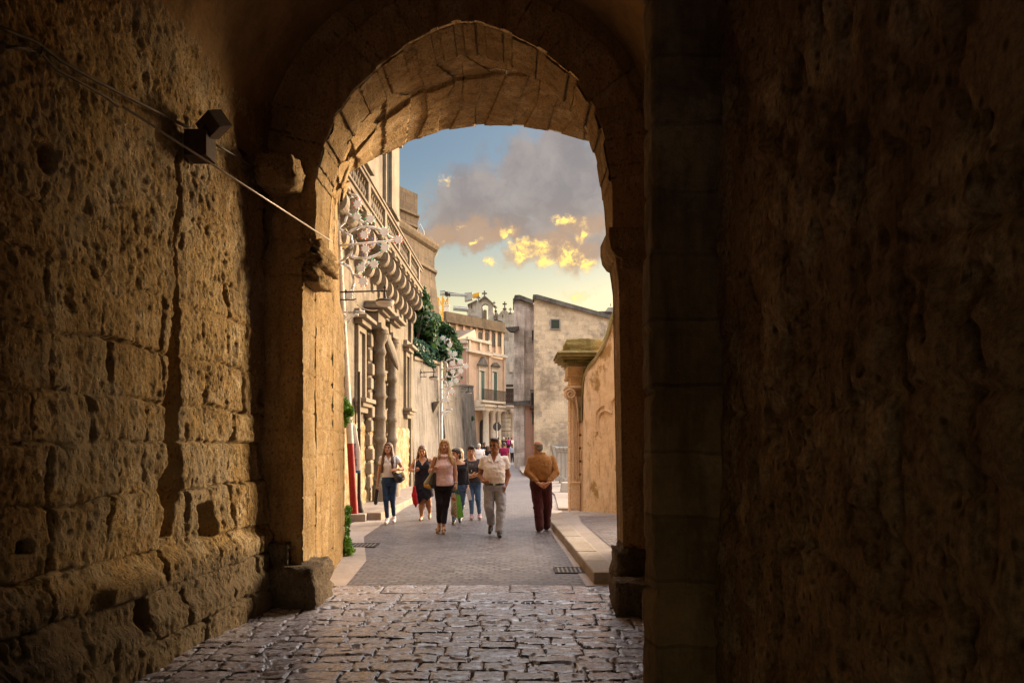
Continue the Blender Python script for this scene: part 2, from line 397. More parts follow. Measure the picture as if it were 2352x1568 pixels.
M['church'] = stone('church', (0.70, 0.66, 0.59), (0.58, 0.54, 0.48), (0.24, 0.22, 0.19), 'x', 0.9, 0.45, 0.01, 0.6, 0.4)
M['house_wall'] = stone('house_wall', (1.2, 0.94, 0.65), (0.96, 0.73, 0.50), (0.36, 0.265, 0.19), 'x', 0.62, 0.30, 0.007, 0.8, 1.0, bmix=0.7, wob=0.12, streak=False,  patch=((0.50, 0.40, 0.32), 0.6, 0.54))
M['house_dark'] = stone('house_dark', (1.0, 0.84, 0.74), (0.78, 0.65, 0.57), (0.3, 0.25, 0.22), 'x', 0.6, 0.35, 0.006, 0.8, 0.5)
M['coping'] = stone('coping', (0.30, 0.26, 0.22), (0.17, 0.15, 0.13), (0.045, 0.04, 0.036), None, stain=0.8)
def oplaster():
    t = NT('orange_plaster', 0.9, 0.12); p = t.pos()
    c = t.mix(t.ramp(t.noise(p, 1.3, 7, 0.66), [(0.38, 0.0), (0.64, 1.0)]), (0.80, 0.57, 0.34), (0.72, 0.52, 0.34))
    c = t.mix(t.ramp(t.noise(t.pos(sc=(2, 2, 0.7)), 1.5, 7, 0.7), [(0.5, 0.0), (0.66, 0.7)]), c, (0.78, 0.60, 0.42))
    c = t.mix(t.ramp(t.noise(t.pos(sc=(1.5, 1, 0.8), loc=(2.1, 0, 0.4)), 1.25, 7, 0.68), [(0.54, 0.0), (0.60, 0.85)]), c, (0.33, 0.195, 0.06))
    c = t.mix(t.ramp(t.noise(t.pos(sc=(5, 5, 1)), 2.0, 7, 0.7), [(0.50, 0.0), (0.70, 0.7)]), c, (0.26, 0.155, 0.07))
    return t.done(c, t.bump(t.math('ADD', t.noise(p, 12, 7, 0.7), t.noise(p, 3, 4, 0.6)), 0.35, 0.03))
M['orange_plaster'] = oplaster()
M['orange_stone'] = stone('orange_stone', (1.1, 0.80, 0.51), (1.0, 0.72, 0.46), (0.5, 0.31, 0.16), None, stain=0.4, bump=0.35, streak=False)
M['mossy'] = stone('mossy', (0.62, 0.46, 0.22), (0.42, 0.35, 0.13), (0.17, 0.14, 0.055), None, stain=0.7, bump=0.8, lich=(0.50, 0.46, 0.09))
M['pave'] = stone('pave', (0.50, 0.415, 0.36), (0.40, 0.33, 0.29), (0.2, 0.165, 0.14), 'y', 0.9, 5, 0.004, 0.4, 0.25, rough=0.6, streak=False)
M['gutter'] = stone('gutter', (0.66, 0.55, 0.48), (0.56, 0.46, 0.40), (0.36, 0.29, 0.25), 'y', 1.1, 5, 0.006, 0.45, 0.2, rough=0.6, streak=False)
M['white_stone'] = stone('white_stone', (0.60, 0.55, 0.49), (0.5, 0.46, 0.41), (0.26, 0.23, 0.2), None, stain=0.4, bump=0.3)
M['kerb'] = stone('kerb', (0.50, 0.42, 0.345), (0.42, 0.34, 0.27), (0.25, 0.16, 0.09), None, stain=0.5, bump=0.35, streak=False)
M['earth'] = stone('earth', (0.16, 0.13, 0.10), (0.12, 0.10, 0.08), None, None, streak=False)
def cobble():
    t = NT('cobble', 0.4, 1.0); p = t.pos()
    c = t.mix(t.ramp(t.noise(p, 2.2, 6, 0.66), [(0.38, 0.0), (0.64, 1.0)]), (0.60, 0.555, 0.61), (0.43, 0.385, 0.42))
    c = t.mix(t.ramp(t.noise(p, 26, 6, 0.7), [(0.36, 0.7), (0.56, 0.0)]), c, (0.17, 0.135, 0.125))
    c = t.mix(t.ramp(t.noise(t.pos(loc=(4, 1, 0)), 6, 6, 0.7), [(0.56, 0.0), (0.68, 0.7)]), c, (0.68, 0.61, 0.59))
    t.b.inputs['Coat Weight'].default_value = 0.7; t.b.inputs['Coat Roughness'].default_value = 0.2; t.b.inputs['Coat IOR'].default_value = 1.6
    r = t.ramp(t.noise(p, 5, 6, 0.7), [(0.35, 0.10), (0.65, 0.36)])
    h = t.math('ADD', t.noise(p, 22, 7, 0.7), t.math('MULTIPLY', t.noise(p, 60, 4, 0.7), 0.5))
    return t.done(c, t.bump(h, 0.42, 0.022), r)
M['cobble'] = cobble()
M['joint_dirt'] = stone('joint_dirt', (0.12, 0.10, 0.092), (0.085, 0.07, 0.064), None, None, bump=0.5, streak=False)
def setts():
    t = NT('setts', 0.5, 0.4)
    p = t.pos()
    wob = t.n('ShaderNodeVectorMath', operation='SCALE'); t.L.new(t.noise(p, 3, 4, 0.6, out='Color'), wob.inputs[0]); wob.inputs[3].default_value = 0.17
    ad = t.n('ShaderNodeVectorMath', operation='ADD'); t.L.new(p, ad.inputs[0]); t.L.new(wob.outputs[0], ad.inputs[1])
    br = t.n('ShaderNodeTexBrick', offset=0.5); t.L.new(ad.outputs[0], br.inputs['Vector']); br.inputs['Scale'].default_value = 1.0
    br.inputs['Brick Width'].default_value = 0.15; br.inputs['Row Height'].default_value = 0.105; br.inputs['Mortar Size'].default_value = 0.017
    br.inputs['Mortar Smooth'].default_value = 0.5
    br.inputs['Color1'].default_value = (0.12, 0.106, 0.11, 1); br.inputs['Color2'].default_value = (0.215, 0.192, 0.195, 1); br.inputs['Mortar'].default_value = (0.035, 0.027, 0.029, 1)
    c = t.mix(t.ramp(t.noise(p, 0.9, 6, 0.7), [(0.4, 0.0), (0.65, 0.55)]), br.outputs['Color'], (0.155, 0.132, 0.13))
    c = t.mix(t.ramp(t.noise(p, 30, 5, 0.7), [(0.34, 0.5), (0.56, 0.0)]), c, (0.12, 0.095, 0.09))
    n1 = t.bump(br.outputs['Fac'], -1.0, 0.02)
    return t.done(c, t.bump(t.noise(p, 26, 6, 0.7), 0.35, 0.012, n1), t.ramp(t.noise(p, 4, 5, 0.7), [(0.35, 0.34), (0.65, 0.6)]))
M['setts'] = setts()
M['iron'] = plain('iron', (0.035, 0.026, 0.022), 0.55, 0.4, 20, 0.3)
M['grate_bar'] = plain('grate_bar', (0.24, 0.20, 0.18), 0.6, 0.4, 24)
M['rust'] = plain('rust', (0.07, 0.04, 0.024), 0.8, 0.5, 24)
M['lamp_metal'] = plain('lamp_metal', (0.05, 0.033, 0.028), 0.5, 0.3, 12, 0.4)
M['lamp_glass'] = plain('lamp_glass', (0.62, 0.57, 0.51), 0.35, 0.12, 10)
M['white_paint'] = plain('white_paint', (0.80, 0.75, 0.70), 0.55, 0.15, 14)
M['grey_paint'] = plain('grey_paint', (0.36, 0.30, 0.26), 0.5, 0.2, 14)
M['red_paint'] = plain('red_paint', (0.36, 0.018, 0.012), 0.5, 0.45, 16)
M['wood_pole'] = plain('wood_pole', (0.60, 0.50, 0.40), 0.7, 0.25, 12)
M['cable'] = plain('cable', (0.10, 0.062, 0.03), 0.6, 0.4, 12)
M['steel_rod'] = plain('steel_rod', (0.52, 0.43, 0.34), 0.4, 0.3, 8, 0.3)
M['dark_glass'] = plain('dark_glass', (0.03, 0.032, 0.03), 0.15, 0.3, 4, spec=0.6)
M['deep_shadow_wood'] = plain('deep_shadow_wood', (0.055, 0.04, 0.03), 0.8, 0.4, 10)
M['green_shutter'] = plain('green_shutter', (0.03, 0.10, 0.07), 0.6, 0.3, 12)
M['pale_shutter'] = plain('pale_shutter', (0.50, 0.44, 0.36), 0.6, 0.2, 12)
M['roof_tile'] = stone('roof_tile', (0.30, 0.22, 0.16), (0.22, 0.16, 0.12), None, 'x', 0.3, 0.18, 0.02, 0.5, 0.8)
M['crane_yellow'] = plain('crane_yellow', (0.72, 0.38, 0.03), 0.45, 0.2, 6)
M['crane_grey'] = plain('crane_grey', (0.40, 0.40, 0.37), 0.6, 0.2, 3)
M['sign_back'] = plain('sign_back', (0.05, 0.05, 0.055), 0.5, 0.3, 8)
M['galv'] = plain('galv', (0.5, 0.5, 0.48), 0.4, 0.2, 8, 0.5)
M['banner_white'] = plain('banner_white', (0.80, 0.77, 0.73), 0.6, 0.1, 6)
M['banner_blue'] = plain('banner_blue', (0.03, 0.22, 0.45), 0.6, 0.1, 6)
M['ink_blue'] = plain('ink_blue', (0.06, 0.06, 0.28), 0.6, 0.1, 6)
M['ink_grey'] = plain('ink_grey', (0.20, 0.19, 0.20), 0.6, 0.1, 6)
for k, c in dict(bulb_green=(0.02, 0.62, 0.30), bulb_red=(0.75, 0.06, 0.02), bulb_blue=(0.10, 0.10, 0.55), bulb_yellow=(0.85, 0.55, 0.02), bulb_white=(0.8, 0.78, 0.7)).items():
    M[k] = plain(k, c, 0.15, 0.05, 5, spec=0.6)
def leaf(name, a, b, c3):
    t = NT(name, 0.5, 0.3); oi = t.n('ShaderNodeNewGeometry').outputs['Random Per Island']
    c = t.ramp(oi, [(0.0, a), (0.55, b), (1.0, c3)])
    t.b.inputs['Subsurface Weight'].default_value = 0.0
    c = t.mix(t.ramp(t.noise(t.pos(), 2.3, 4, 0.6), [(0.4, 0.0), (0.7, 0.6)]), c, a)
    # thin leaves pass some light
    tr = t.n('ShaderNodeBsdfTranslucent'); t.L.new(c, tr.inputs[0]); mx = t.n('ShaderNodeMixShader'); mx.inputs[0].default_value = 0.3
    out = t.N['Material Output']; t.done(c); t.L.new(t.b.outputs[0], mx.inputs[1]); t.L.new(tr.outputs[0], mx.inputs[2]); t.L.new(mx.outputs[0], out.inputs[0])
    return t.m
M['leaf_dark'] = leaf('leaf_dark', (0.018, 0.042, 0.018), (0.035, 0.085, 0.032), (0.075, 0.15, 0.04))
M['leaf_ivy'] = leaf('leaf_ivy', (0.012, 0.042, 0.028), (0.022, 0.075, 0.045), (0.05, 0.12, 0.055))
M['leaf_bright'] = leaf('leaf_bright', (0.07, 0.16, 0.015), (0.15, 0.32, 0.03), (0.28, 0.46, 0.05))
M['bark'] = plain('bark', (0.09, 0.065, 0.045), 0.9, 0.4, 8, bump=0.5)
# ------------------------------------------------------------------ ground and paving
def ground():
    ys = np.array([-300, -30, 40] + list(range(62, 164, 6)) + [300, 2500], float); xs = np.array([-2500, -60, -20, 0, 20, 60, 2500], float)
    Y, X = np.meshgrid(ys, xs, indexing='ij')
    tag(grid_mesh('ground', np.stack([X, Y, gz(Y) - 0.05], -1), M['earth'], flip=True), kind='structure')
ground()
def passage_floor():
    def h(X, Y):
        du, dv, ri, ci = blocks(X, Y + 6.1, 0.178, 0.29, 5, 0.3, 0.055)
        du2, dv2, ri2, ci2 = blocks(X + 3, Y + 6.83, 0.42, 0.72, 9, 0.15, 0.02)
        big = Y > 7.27
        wv = Y + 0.012*fbm(X*6, Y*6, None, 3, 15); dv2 = np.minimum(np.abs(wv - 7.66), np.abs(wv - 7.27)); ri2 = (wv > 7.66) * 1 + 50
        us = (X + 3) / 0.72 + 0.37 * ri2; ci2 = np.floor(us); du2 = np.minimum(us - ci2, ci2 + 1 - us) * 0.72 + 0.01*fbm(X*9, Y*9, None, 3, 16)
        d = np.where(big, np.minimum(du2, dv2), np.minimum(du, dv)); r = np.where(big, ri2, ri); c = np.where(big, ci2, ci)
        k = _h(r, c, r*0, 1)
        d = d + 0.006 * fbm(X*30, Y*30, None, 3, 12)
        t = sst(d, 0.0, np.where(big, 0.012, 0.014))
        z = t * (0.012 + 0.011 * k) + 0.008 * (_h(r, c, r*0, 2) - 0.5) * np.sin(X * 9 + c) + 0.010 * fbm(X*8, Y*11, None, 4, 2) * t + 0.02 * fbm(X*0.9, Y*0.9, None, 2, 4)
        z = z - 0.02 * (fbm(X*11, Y*14, None, 3, 8) > 0.45) * t
        return z - 0.030 + 0.014 * sst(Y, 6.6, 7.3), d - 0.004*fbm(X*5, Y*5, None, 3, 18)
    for (y0, y1, x0, x1, s) in ((1.6, 8.07, -3.0, 1.62, 0.0135), (-6, 1.6, -3.6, 1.4, 0.06)):
        ys = np.arange(y0, y1 + s*0.5, s); xs = np.arange(x0, x1, s)
        Y, X = np.meshgrid(ys, xs, indexing='ij')
        Z, dj = h(X, Y); o = grid_mesh('passage_floor', np.stack([X, Y, Z], -1), [M['cobble'], M['joint_dirt']], flip=True)
        if s < .03: o.data.polygons.foreach_set('material_index', ((dj[:-1, :-1] + dj[1:, 1:]) < 0.017).astype(np.int32).ravel())
        tag(o, kind='structure')
passage_floor()
def ribbon(name, L, Rr, mat, z=0.0, kind='structure', sub=12):
    """sheet between two polylines of (X, D)"""
    rows = []
    for (a, b) in zip(L, Rr):
        rows.append([(a[0] + (b[0]-a[0])*k/sub, a[1] + (b[1]-a[1])*k/sub) for k in range(sub+1)])
    P = np.array(rows); Z = gz(P[..., 1]) + z
    o = grid_mesh(name, np.concatenate([P, Z[..., None]], -1), mat, flip=True)
    n = o.data.polygons[0].normal
    if n.z < 0: o.data.flip_normals()
    return tag(o, kind=kind)
# low steps where the street climbs to the colonnade
m = MB()
for k in range(4): m.box((-2.6, 60.6 + 0.35*k, -0.05 + 0.0), (-0.02, 60.95 + 0.35*k if k < 3 else 63.4, 0.14*(k+1)))
tag(m.build('steps', M['pave'], smooth=None), kind='structure')
# the road of small setts
def lerp_rows(L, n=8):
    out = []
    for a, b in zip(L[:-1], L[1:]):
        for k in range(n): out.append(tuple(a[i] + (b[i]-a[i])*k/n for i in range(len(a))))
    return out + [L[-1]]
road_l = [(-5.2, 8.0), (-5.2, 16), (-4.8, 30), (-4, 44), (-4, 62), (-6, 72), (-7, 84), (-7, 95), (-8, 140)]
road_r = [(4.5, 8.0), (4.5, 16), (6, 30), (8, 44), (8, 62), (8, 72), (8, 84), (8, 95), (8, 140)]
ribbon('road', lerp_rows(road_l), lerp_rows(road_r), M['setts'], -0.012)
# smooth pale gutter strips beside the setts
ribbon('path', [(-3.3, 8.09), (-3.3, 9.2), (-3.35, 12.3), (-3.3, 15.0), (-3.2, 22.0), (-3.0, 30)], [(-1.93, 8.09), (-2.05, 9.8), (-2.62, 12.3), (-2.66, 15.0), (-2.80, 20), (-2.7, 30)], M['gutter'], -0.006)
ribbon('path', [(0.86, 8.09), (0.80, 10.5), (0.71, 13.3), (0.78, 16.0), (0.85, 22), (0.8, 34)], [(1.45, 8.09), (1.35, 10.5), (1.2, 13.3), (1.2, 16.0), (1.3, 22), (1.3, 34)], M['gutter'], -0.006)
# raised pavements with kerbs
def pavement(outline, h, mat, kerbmat, kerb_edges, kw=0.3):
    m = MB(); m.prism(outline, lambda u, v, d: (u, v, d), -0.05, h - 0.006); tag(m.build('pavement', mat, smooth=None), kind='structure')
    k = MB()
    for (a, b) in kerb_edges:
        a = Vector(a + (0,)); b = Vector(b + (0,)); t = (b - a).normalized(); nn = Vector((-t.y, t.x, 0)); L = (b-a).length; n = max(1, round(L / 0.95))
        for i in range(n):
            p = a + t * (L*i/n + 0.004); q = a + t * (L*(i+1)/n - 0.004); w = kw
            V = [p - nn*0.01, q - nn*0.01, q + nn*w, p + nn*w]; dz = random.uniform(-0.004, 0.004)
            k.add([(*v[:2], -0.05) for v in V] + [(*v[:2], h + dz) for v in V], [(3, 2, 1, 0), (4, 5, 6, 7), (0, 1, 5, 4), (1, 2, 6, 5), (2, 3, 7, 6), (3, 0, 4, 7)])
    tag(k.build('kerb', kerbmat, smooth=None, bevel=0.018), kind='structure')
pavement([(1.24, 8.3), (0.99, 15.0), (1.12, 15.35), (1.5, 15.6), (5.0, 15.6), (5.0, 8.2)], 0.135, M['pave'], M['kerb'],
         [((1.26, 8.2), (1.17, 10.6)), ((1.17, 10.6), (1.08, 13.0)), ((1.08, 13.0), (0.985, 15.1)), ((0.985, 15.1), (1.12, 15.42)), ((1.12, 15.42), (1.55, 15.7))][:3])
m = MB()
_o = [(0.985, 15.08), (1.0, 15.22), (1.07, 15.34), (1.2, 15.40), (1.9, 15.45), (1.9, 15.15), (1.3, 15.1), (1.28, 15.0)]
m.prism(_o, lambda u, v, d: (u, v, d), -0.05, 0.134); tag(m.build('kerb', M['kerb'], smooth=None, bevel=0.015), kind='structure')
# sett infill of the right pavement
ribbon('path', [(1.52, 8.3), (1.42, 11.0), (1.34, 13.4), (1.40, 14.6)], [(4.8, 8.3), (4.8, 11), (4.8, 13.4), (4.8, 14.6)], M['setts'], 0.136)
pavement([(-3.12, 15.0), (-3.0, 20.5), (-2.9, 25.5), (-4.6, 25.5), (-4.6, 14.9)], 0.15, M['pave'], M['kerb'],
         [((-2.93, 25.4), (-3.0, 20.5)), ((-3.0, 20.5), (-3.12, 15.0)), ((-3.12, 15.0), (-4.4, 14.86))])
pavement([(1.15, 17.2), (1.35, 22), (1.25, 26), (1.25, 33.4), (7, 33.4), (7, 17.2)], 0.05, M['pave'], M['kerb'], [])
pavement([(0.72, 34.0), (0.55, 36), (0.45, 41), (0.5, 46.6), (2.6, 46.6), (2.6, 34.2)], 0.13, M['pave'], M['kerb'], [((0.5, 46.6), (0.45, 41)), ((0.45, 41), (0.55, 36)), ((0.55, 36), (0.74, 34.0)), ((0.74, 34.0), (2.6, 34.1))][1:])
ribbon('path', [(1.9, 17.3), (1.9, 21), (2.0, 25.8)], [(6, 17.3), (6, 21), (6, 25.8)], M['setts'], 0.052)
# drain gratings
def grate(X0, X1, D0, D1, label):
    g = thing('drain_grate', label, 'drain', ((X0+X1)/2, (D0+D1)/2, -0.002))
    f = MB()
    f.box((X0, D0, -0.01), (X1, D0+0.025, 0.003)); f.box((X0, D1-0.025, -0.01), (X1, D1, 0.003)); f.box((X0, D0+.025, -0.01), (X0+0.025, D1-.025, 0.003)); f.box((X1-0.025, D0+.025, -0.01), (X1, D1-.025, 0.003))
    f.build('frame', M['iron'], g, None)
    b = MB(); n = int((X1-X0) / 0.055)
    for i in range(1, n): x = X0 + (X1-X0)*i/n; b.box((x-0.012, D0+0.026, -0.008), (x+0.012, D1-0.026, 0.001))
    b.build('bars', M['grate_bar'], g, None)
    p = MB(); p.box((X0+.02, D0+.02, -0.0055), (X1-.02, D1-.02, -0.0035)); p.build('pit', M['deep_shadow_wood'], g, None)
grate(0.55, 1.16, 8.88, 9.28, 'iron drain grating in the right gutter beside the long kerb')
grate(-2.62, -2.18, 11.1, 11.5, 'iron drain grating in the left gutter near the weeds and wall')

# ------------------------------------------------------------------ the dark gate passage
def wallX(D): return -2.70 + 0.095 * (D - 5.4)
def left_wall():
    sD, sZ = 0.0135, 0.0135
    Ds = np.concatenate([np.arange(-4, 3.2, 0.1), np.arange(3.2, 7.34, sD)]); Zs = np.arange(-0.06, 5.3, sZ)
    D, Z = np.meshgrid(Ds, Zs, indexing='ij')
    du, dv, ri, ci = blocks(D, Z + 1.02, 0.36, 0.60, 21, 0.22, 0.045)
    k = _h(ri, ci, ri*0, 4); low = sst(3.0 - Z, -0.3, 0.8)                 # courses read clearly in the lower half only
    d = np.minimum(du, dv); dj = d + 0.016 * fbm(D*18, Z*18, None, 4, 31)
    worn = 0.35 + 0.65 * sst(vn(D*1.7, Z*1.7, None, 32), 0.3, 0.7)
    joint = (1 - sst(dj, 0.0, 0.022)) * worn
    x = (k - 0.5) * 0.045 * (0.3 + 0.7*low) - joint * 0.055 * (0.28 + 0.72*low)
    x = x + 0.018 * fbm(D*5, Z*2.6, None, 4, 33, 0.6) + 0.016 * fbm(D*22, Z*10, None, 3, 35, 0.7) + 0.012 * fbm(D*50, Z*32, None, 2, 36)
    soft = sst(fbm(D*1.6, Z*1.3, None, 3, 37), -0.25, 0.35)                # some stones are eaten away, others still flat
    x = x - (0.017 * pitted(D*1.6 + 0.05*fbm(D*9, Z*9, None, 3, 48), Z*0.7 + 0.06*fbm(D*9, Z*9, None, 3, 49), 0.05, 0.35, 51) + 0.024 * pitted(D*1.6 + 0.1*fbm(D*5, Z*5, None, 3, 53), Z*0.7 + 0.1*fbm(D*5, Z*5, None, 3, 54), 0.12, 0.14, 55)) * (0.2 + 0.8*soft*(1 - 0.6*low))
    x = x - 0.022 * sst(fbm(D*19, Z*4.0, None, 3, 39, 0.6), 0.18, 0.5) * soft
    big = pitted(D*1.2, Z, 0.42, 0.13, 61); x = x - 0.09 * sst(big, 0.25, 0.9) * (Z > 1.0)
    # long vertical crack, then the recess below it
    cl = 5.62 + 0.05 * fbm(Z*2.2, Z*0+1, None, 4, 43) - 0.10 * sst(2.6 - Z, 0, 1.0)
    w = 0.018 + 0.05 * sst(3.1 - Z, 0, 1.4)
    x = x - 0.13 * (1 - sst(np.abs(D - cl), w*0.4, w*1.6)) * (Z > 0.9) * (Z < 4.1)
    # a missing stone
    miss = (1 - sst(np.abs(D - 6.02), 0.09, 0.15)) * (1 - sst(np.abs(Z - 0.98), 0.10, 0.17)); x = x - 0.16 * miss
    # projecting plinth course at the foot, with a hollow under a broken sill
    x = x + 0.07 * sst(0.80 - Z, 0.0, 0.10) * (0.6 + 0.5*vn(D*2.2, Z*0+2, None, 45)) + 0.06 * sst(0.40 - Z, 0, 0.08)
    x = x - 0.16 * (1 - sst(np.hypot((D - 5.02) / 0.10, (Z - 0.40) / 0.15), 0.7, 1.1))
    x = x + 0.09 * (1 - sst(np.abs(D - 4.95), 0.30, 0.36)) * (1 - sst(np.abs(Z - 0.62), 0.04, 0.09))
    x = x + 0.05 * fbm(D*1.3, Z*1.3, None, 3, 47)
    P = np.stack([wallX(D) + x, D, Z], -1)
    o = grid_mesh('stone_wall', P, M['passage_stone'], flip=True)
    tag(o, 'tall eroded orange brown wall of rough blocks along the left of the passage', 'wall')
left_wall()
def right_wall():
    Ds = np.concatenate([np.arange(-4, 0.8, 0.3), np.arange(0.8, 7.3, 0.024)]); Zs = np.arange(-0.06, 5.3, 0.024)
    D, Z = np.meshgrid(Ds, Zs, indexing='ij')
    du, dv, ri, ci = blocks(D, Z + 1.0, 0.5, 0.8, 71, 0.3, 0.08)
    d = np.minimum(du, dv) + 0.02 * fbm(D*10, Z*8, None, 3, 72)
    x = -0.03 * (1 - sst(d, 0.0, 0.022)) * (0.3 + 0.7*sst(vn(D*1.5, Z*1.5, None, 70), 0.3, 0.6)) + 0.03 * (_h(ri, ci, ri*0, 3) - 0.5) - 0.02 * pitted(D*1.6, Z*0.7, 0.07, 0.35, 79) + 0.026 * fbm(D*3.4, Z*1.4, None, 5, 73, 0.6) + 0.016 * fbm(D*20, Z*9, None, 4, 74, 0.7)
    x = x + 0.028 * sst(fbm(D*2.6, Z*1.6, None, 5, 76, 0.6), 0.1, 0.2) - 0.06 * sst(vn(D*2.8, Z*2.2, None, 77), 0.88, 0.97)
    x = x - 0.03 * sst(fbm(D*5, Z*3.0, None, 4, 78, 0.6), 0.25, 0.45)
    P = np.stack([1.04 + 0.46*sst(D, 3.55, 3.75) - x, D, Z], -1)
    o = grid_mesh('stone_wall', P, M['dark_passage_stone'])
    tag(o, 'very dark streaked plaster and stone wall filling the right of the passage', 'wall')
right_wall()
def pillar():
    # a pier of squared blocks standing proud of the right wall
    z = np.arange(-0.05, 5.0, 0.022); W_, D0, D1 = 0.345, 3.5, 3.70
    path = [(1.10, D0), (0.725, D0), (0.705, D0+0.03), (0.70, D1), (1.12, D1)]
    s = []
    for a, b in zip(path[:-1], path[1:]):
        n = max(2, int(math.dist(a, b) / 0.022))
        s += [(a[0]+(b[0]-a[0])*i/n, a[1]+(b[1]-a[1])*i/n) for i in range(n)]
    s.append(path[-1]); S = np.array(s); arc = np.concatenate([[0], np.cumsum(np.hypot(*np.diff(S, axis=0).T))])
    nx = np.zeros((len(S), 2)); tg = np.gradient(S, axis=0); nx[:, 0] = tg[:, 1]; nx[:, 1] = -tg[:, 0]; nx /= np.linalg.norm(nx, axis=1)[:, None] + 1e-9
    A, Z = np.meshgrid(arc, z, indexing='ij')
    du, dv, ri, ci = blocks(A*0 + 0.5, Z + 1, 0.33, 5.0, 81, 0.25, 0.012)
    dj = -0.026 * (1 - sst(dv + 0.006*fbm(A*14, Z*14, None, 3, 82), 0.0, 0.016)) + 0.014 * (_h(ri, ri*0, ri*0, 7) - 0.5) + 0.012 * fbm(A*12, Z*9, None, 4, 83, 0.6) + 0.035 * fbm(A*2.5, Z*2.0, None, 3, 84) * (Z < 1.2)
    dj = dj - 0.03 * sst(0.75 - Z, 0.0, 0.1) * (1 - sst(np.abs(A - 0.4), 0.1, 0.3))
    nn = -nx if nx[5, 1] > 0 else nx
    P = np.stack([S[:, None, 0] + nn[:, None, 0]*dj, S[:, None, 1] + nn[:, None, 1]*dj, Z], -1)
    o = grid_mesh('stone_pillar', P, M['pillar_stone'], flip=True)
    tag(o, 'dark square pier of squared stone blocks projecting from the right passage wall', 'pillar')
pillar()
def vault():
    a = np.linspace(-0.06, math.pi + 0.06, 150); Ds = np.concatenate([np.arange(-4, 3, 0.3), np.arange(3, 7.3, 0.05)])
    Dg, A = np.meshgrid(Ds, a, indexing='ij')
    xl = wallX(Dg) - 0.05; xr = 1.09 + 0.46*sst(Dg, 3.3, 3.8); cx = (xl+xr)/2; hw = (xr-xl)/2
    du, dv, ri, ci = blocks(Dg, A*2 + 3, 0.5, 0.7, 91, 0.2, 0.02); j = 1 - sst(np.minimum(du, dv), 0.0, 0.02)
    r = 1 + 0.010*fbm(Dg*3, A*5, None, 4, 92) + 0.006 * j
    P = np.stack([cx - hw*np.cos(A)*r, Dg, 4.6 + 1.95*np.sin(A)*r], -1)
    tag(grid_mesh('vault', P, M['vault_plaster']), 'dark plastered barrel vault roofing the passage above both walls', 'vault')
    m = MB()
    for lo, hi in (((-3.9, -4.3, -0.1), (-2.7, -4.0, 7)), ((0.5, -4.3, -0.1), (1.6, -4.0, 7)), ((-2.7, -4.3, 2.75), (0.5, -4.0, 7))): m.box(lo, hi)  # gap between the slabs is an added, unseen opening that lets in fill light
    tag(m.build('stone_wall', M['dark_passage_stone'], smooth=None), 'plain dark stone wall closing the passage behind the viewer, with an opening added for fill light', 'wall')
vault()

def resample(pts, n):
    P = np.array(pts, float); d = np.concatenate([[0], np.cumsum(np.linalg.norm(np.diff(P, axis=0), axis=1))]); t = np.linspace(0, d[-1], n)
    return np.stack([np.interp(t, d, P[:, i]) for i in range(P.shape[1])], 1)
def smooth_curve(pts, n, it=2):
    P = np.array(pts, float)
    for _ in range(it):
        Q = np.empty((2*len(P), 2)); Q[0::2] = np.concatenate([P[:1], 0.75*P[:-1] + 0.25*P[1:]]); Q[1::2] = np.concatenate([0.25*P[:-1] + 0.75*P[1:], P[-1:]]) if True else 0
        P = Q
    return resample(P, n)
def ov2(pts, D): return [((x-1176)/1600*D, (1017-y)/1600*D + 1.65) for x, y in pts]
NJ, NA = 260, 330
DA = 7.22
arcA = ov2([(727, 421), (735, 370), (758.6, 293), (790, 240), (835.6, 187), (909, 124.5), (970, 85), (1029.6, 58), (1075, 50), (1121, 60), (1202, 91.6), (1289.7, 146.5), (1348, 212), (1377.6, 282), (1392, 337), (1405, 439)], DA)
def profile(jl, arc, jr, imp=0.0):
    """left jamb (X at base), arch points, right jamb"""
    a = smooth_curve(arc, NA)
    L = resample([(jl[0], -0.06), (jl[0], 3.45), (jl[1], 3.75), tuple(a[0])], NJ); Rr = resample([tuple(a[-1]), (jr[1], 3.75), (jr[2], 3.3), (jr[0], -0.06)], NJ)
    return np.concatenate([L[:-1], a, Rr[1:]])
pA = profile((-2.165, -2.03), arcA, (1.157, 1.04, 1.10))
aoff = [(x + (0.16 if x > -0.45 else -0.16) * min(1, abs(x+0.45)/0.6), z + 0.20) for x, z in arcA]
pB0 = profile((-2.20, -2.16), aoff, (1.40, 1.3, 1.35))
arcC0 = [(-2.29, 4.7), (-2.27, 5.08), (-1.96, 5.62), (-1.46, 6.09), (-0.99, 6.34), (-.37, 6.465), (.04, 6.48), (.56, 6.44), (1.05, 6.28), (1.5, 5.95), (1.85, 5.4), (1.95, 4.8)]
arcC1 = [(-2.60, 4.9), (-2.60, 5.58), (-2.26, 5.78), (-1.74, 6.07), (-1.26, 6.26), (-.79, 6.38), (-.19, 6.42), (.40, 6.37), (.88, 6.24), (1.42, 6.06), (1.95, 5.7), (2.25, 5.3)]
pC0 = profile((-2.31, -2.31), arcC0, (1.95, 1.95, 1.95)); pC1 = profile((-2.50, -2.57), arcC1, (2.3, 2.3, 2.3))
pA1 = profile((-2.20, -2.06), arcA, (1.19, 1.07, 1.13))
gate = thing('gateway_arch', 'massive stone gateway arch framing the street at the end of the passage', 'archway', (-0.5, 7.2, 0))
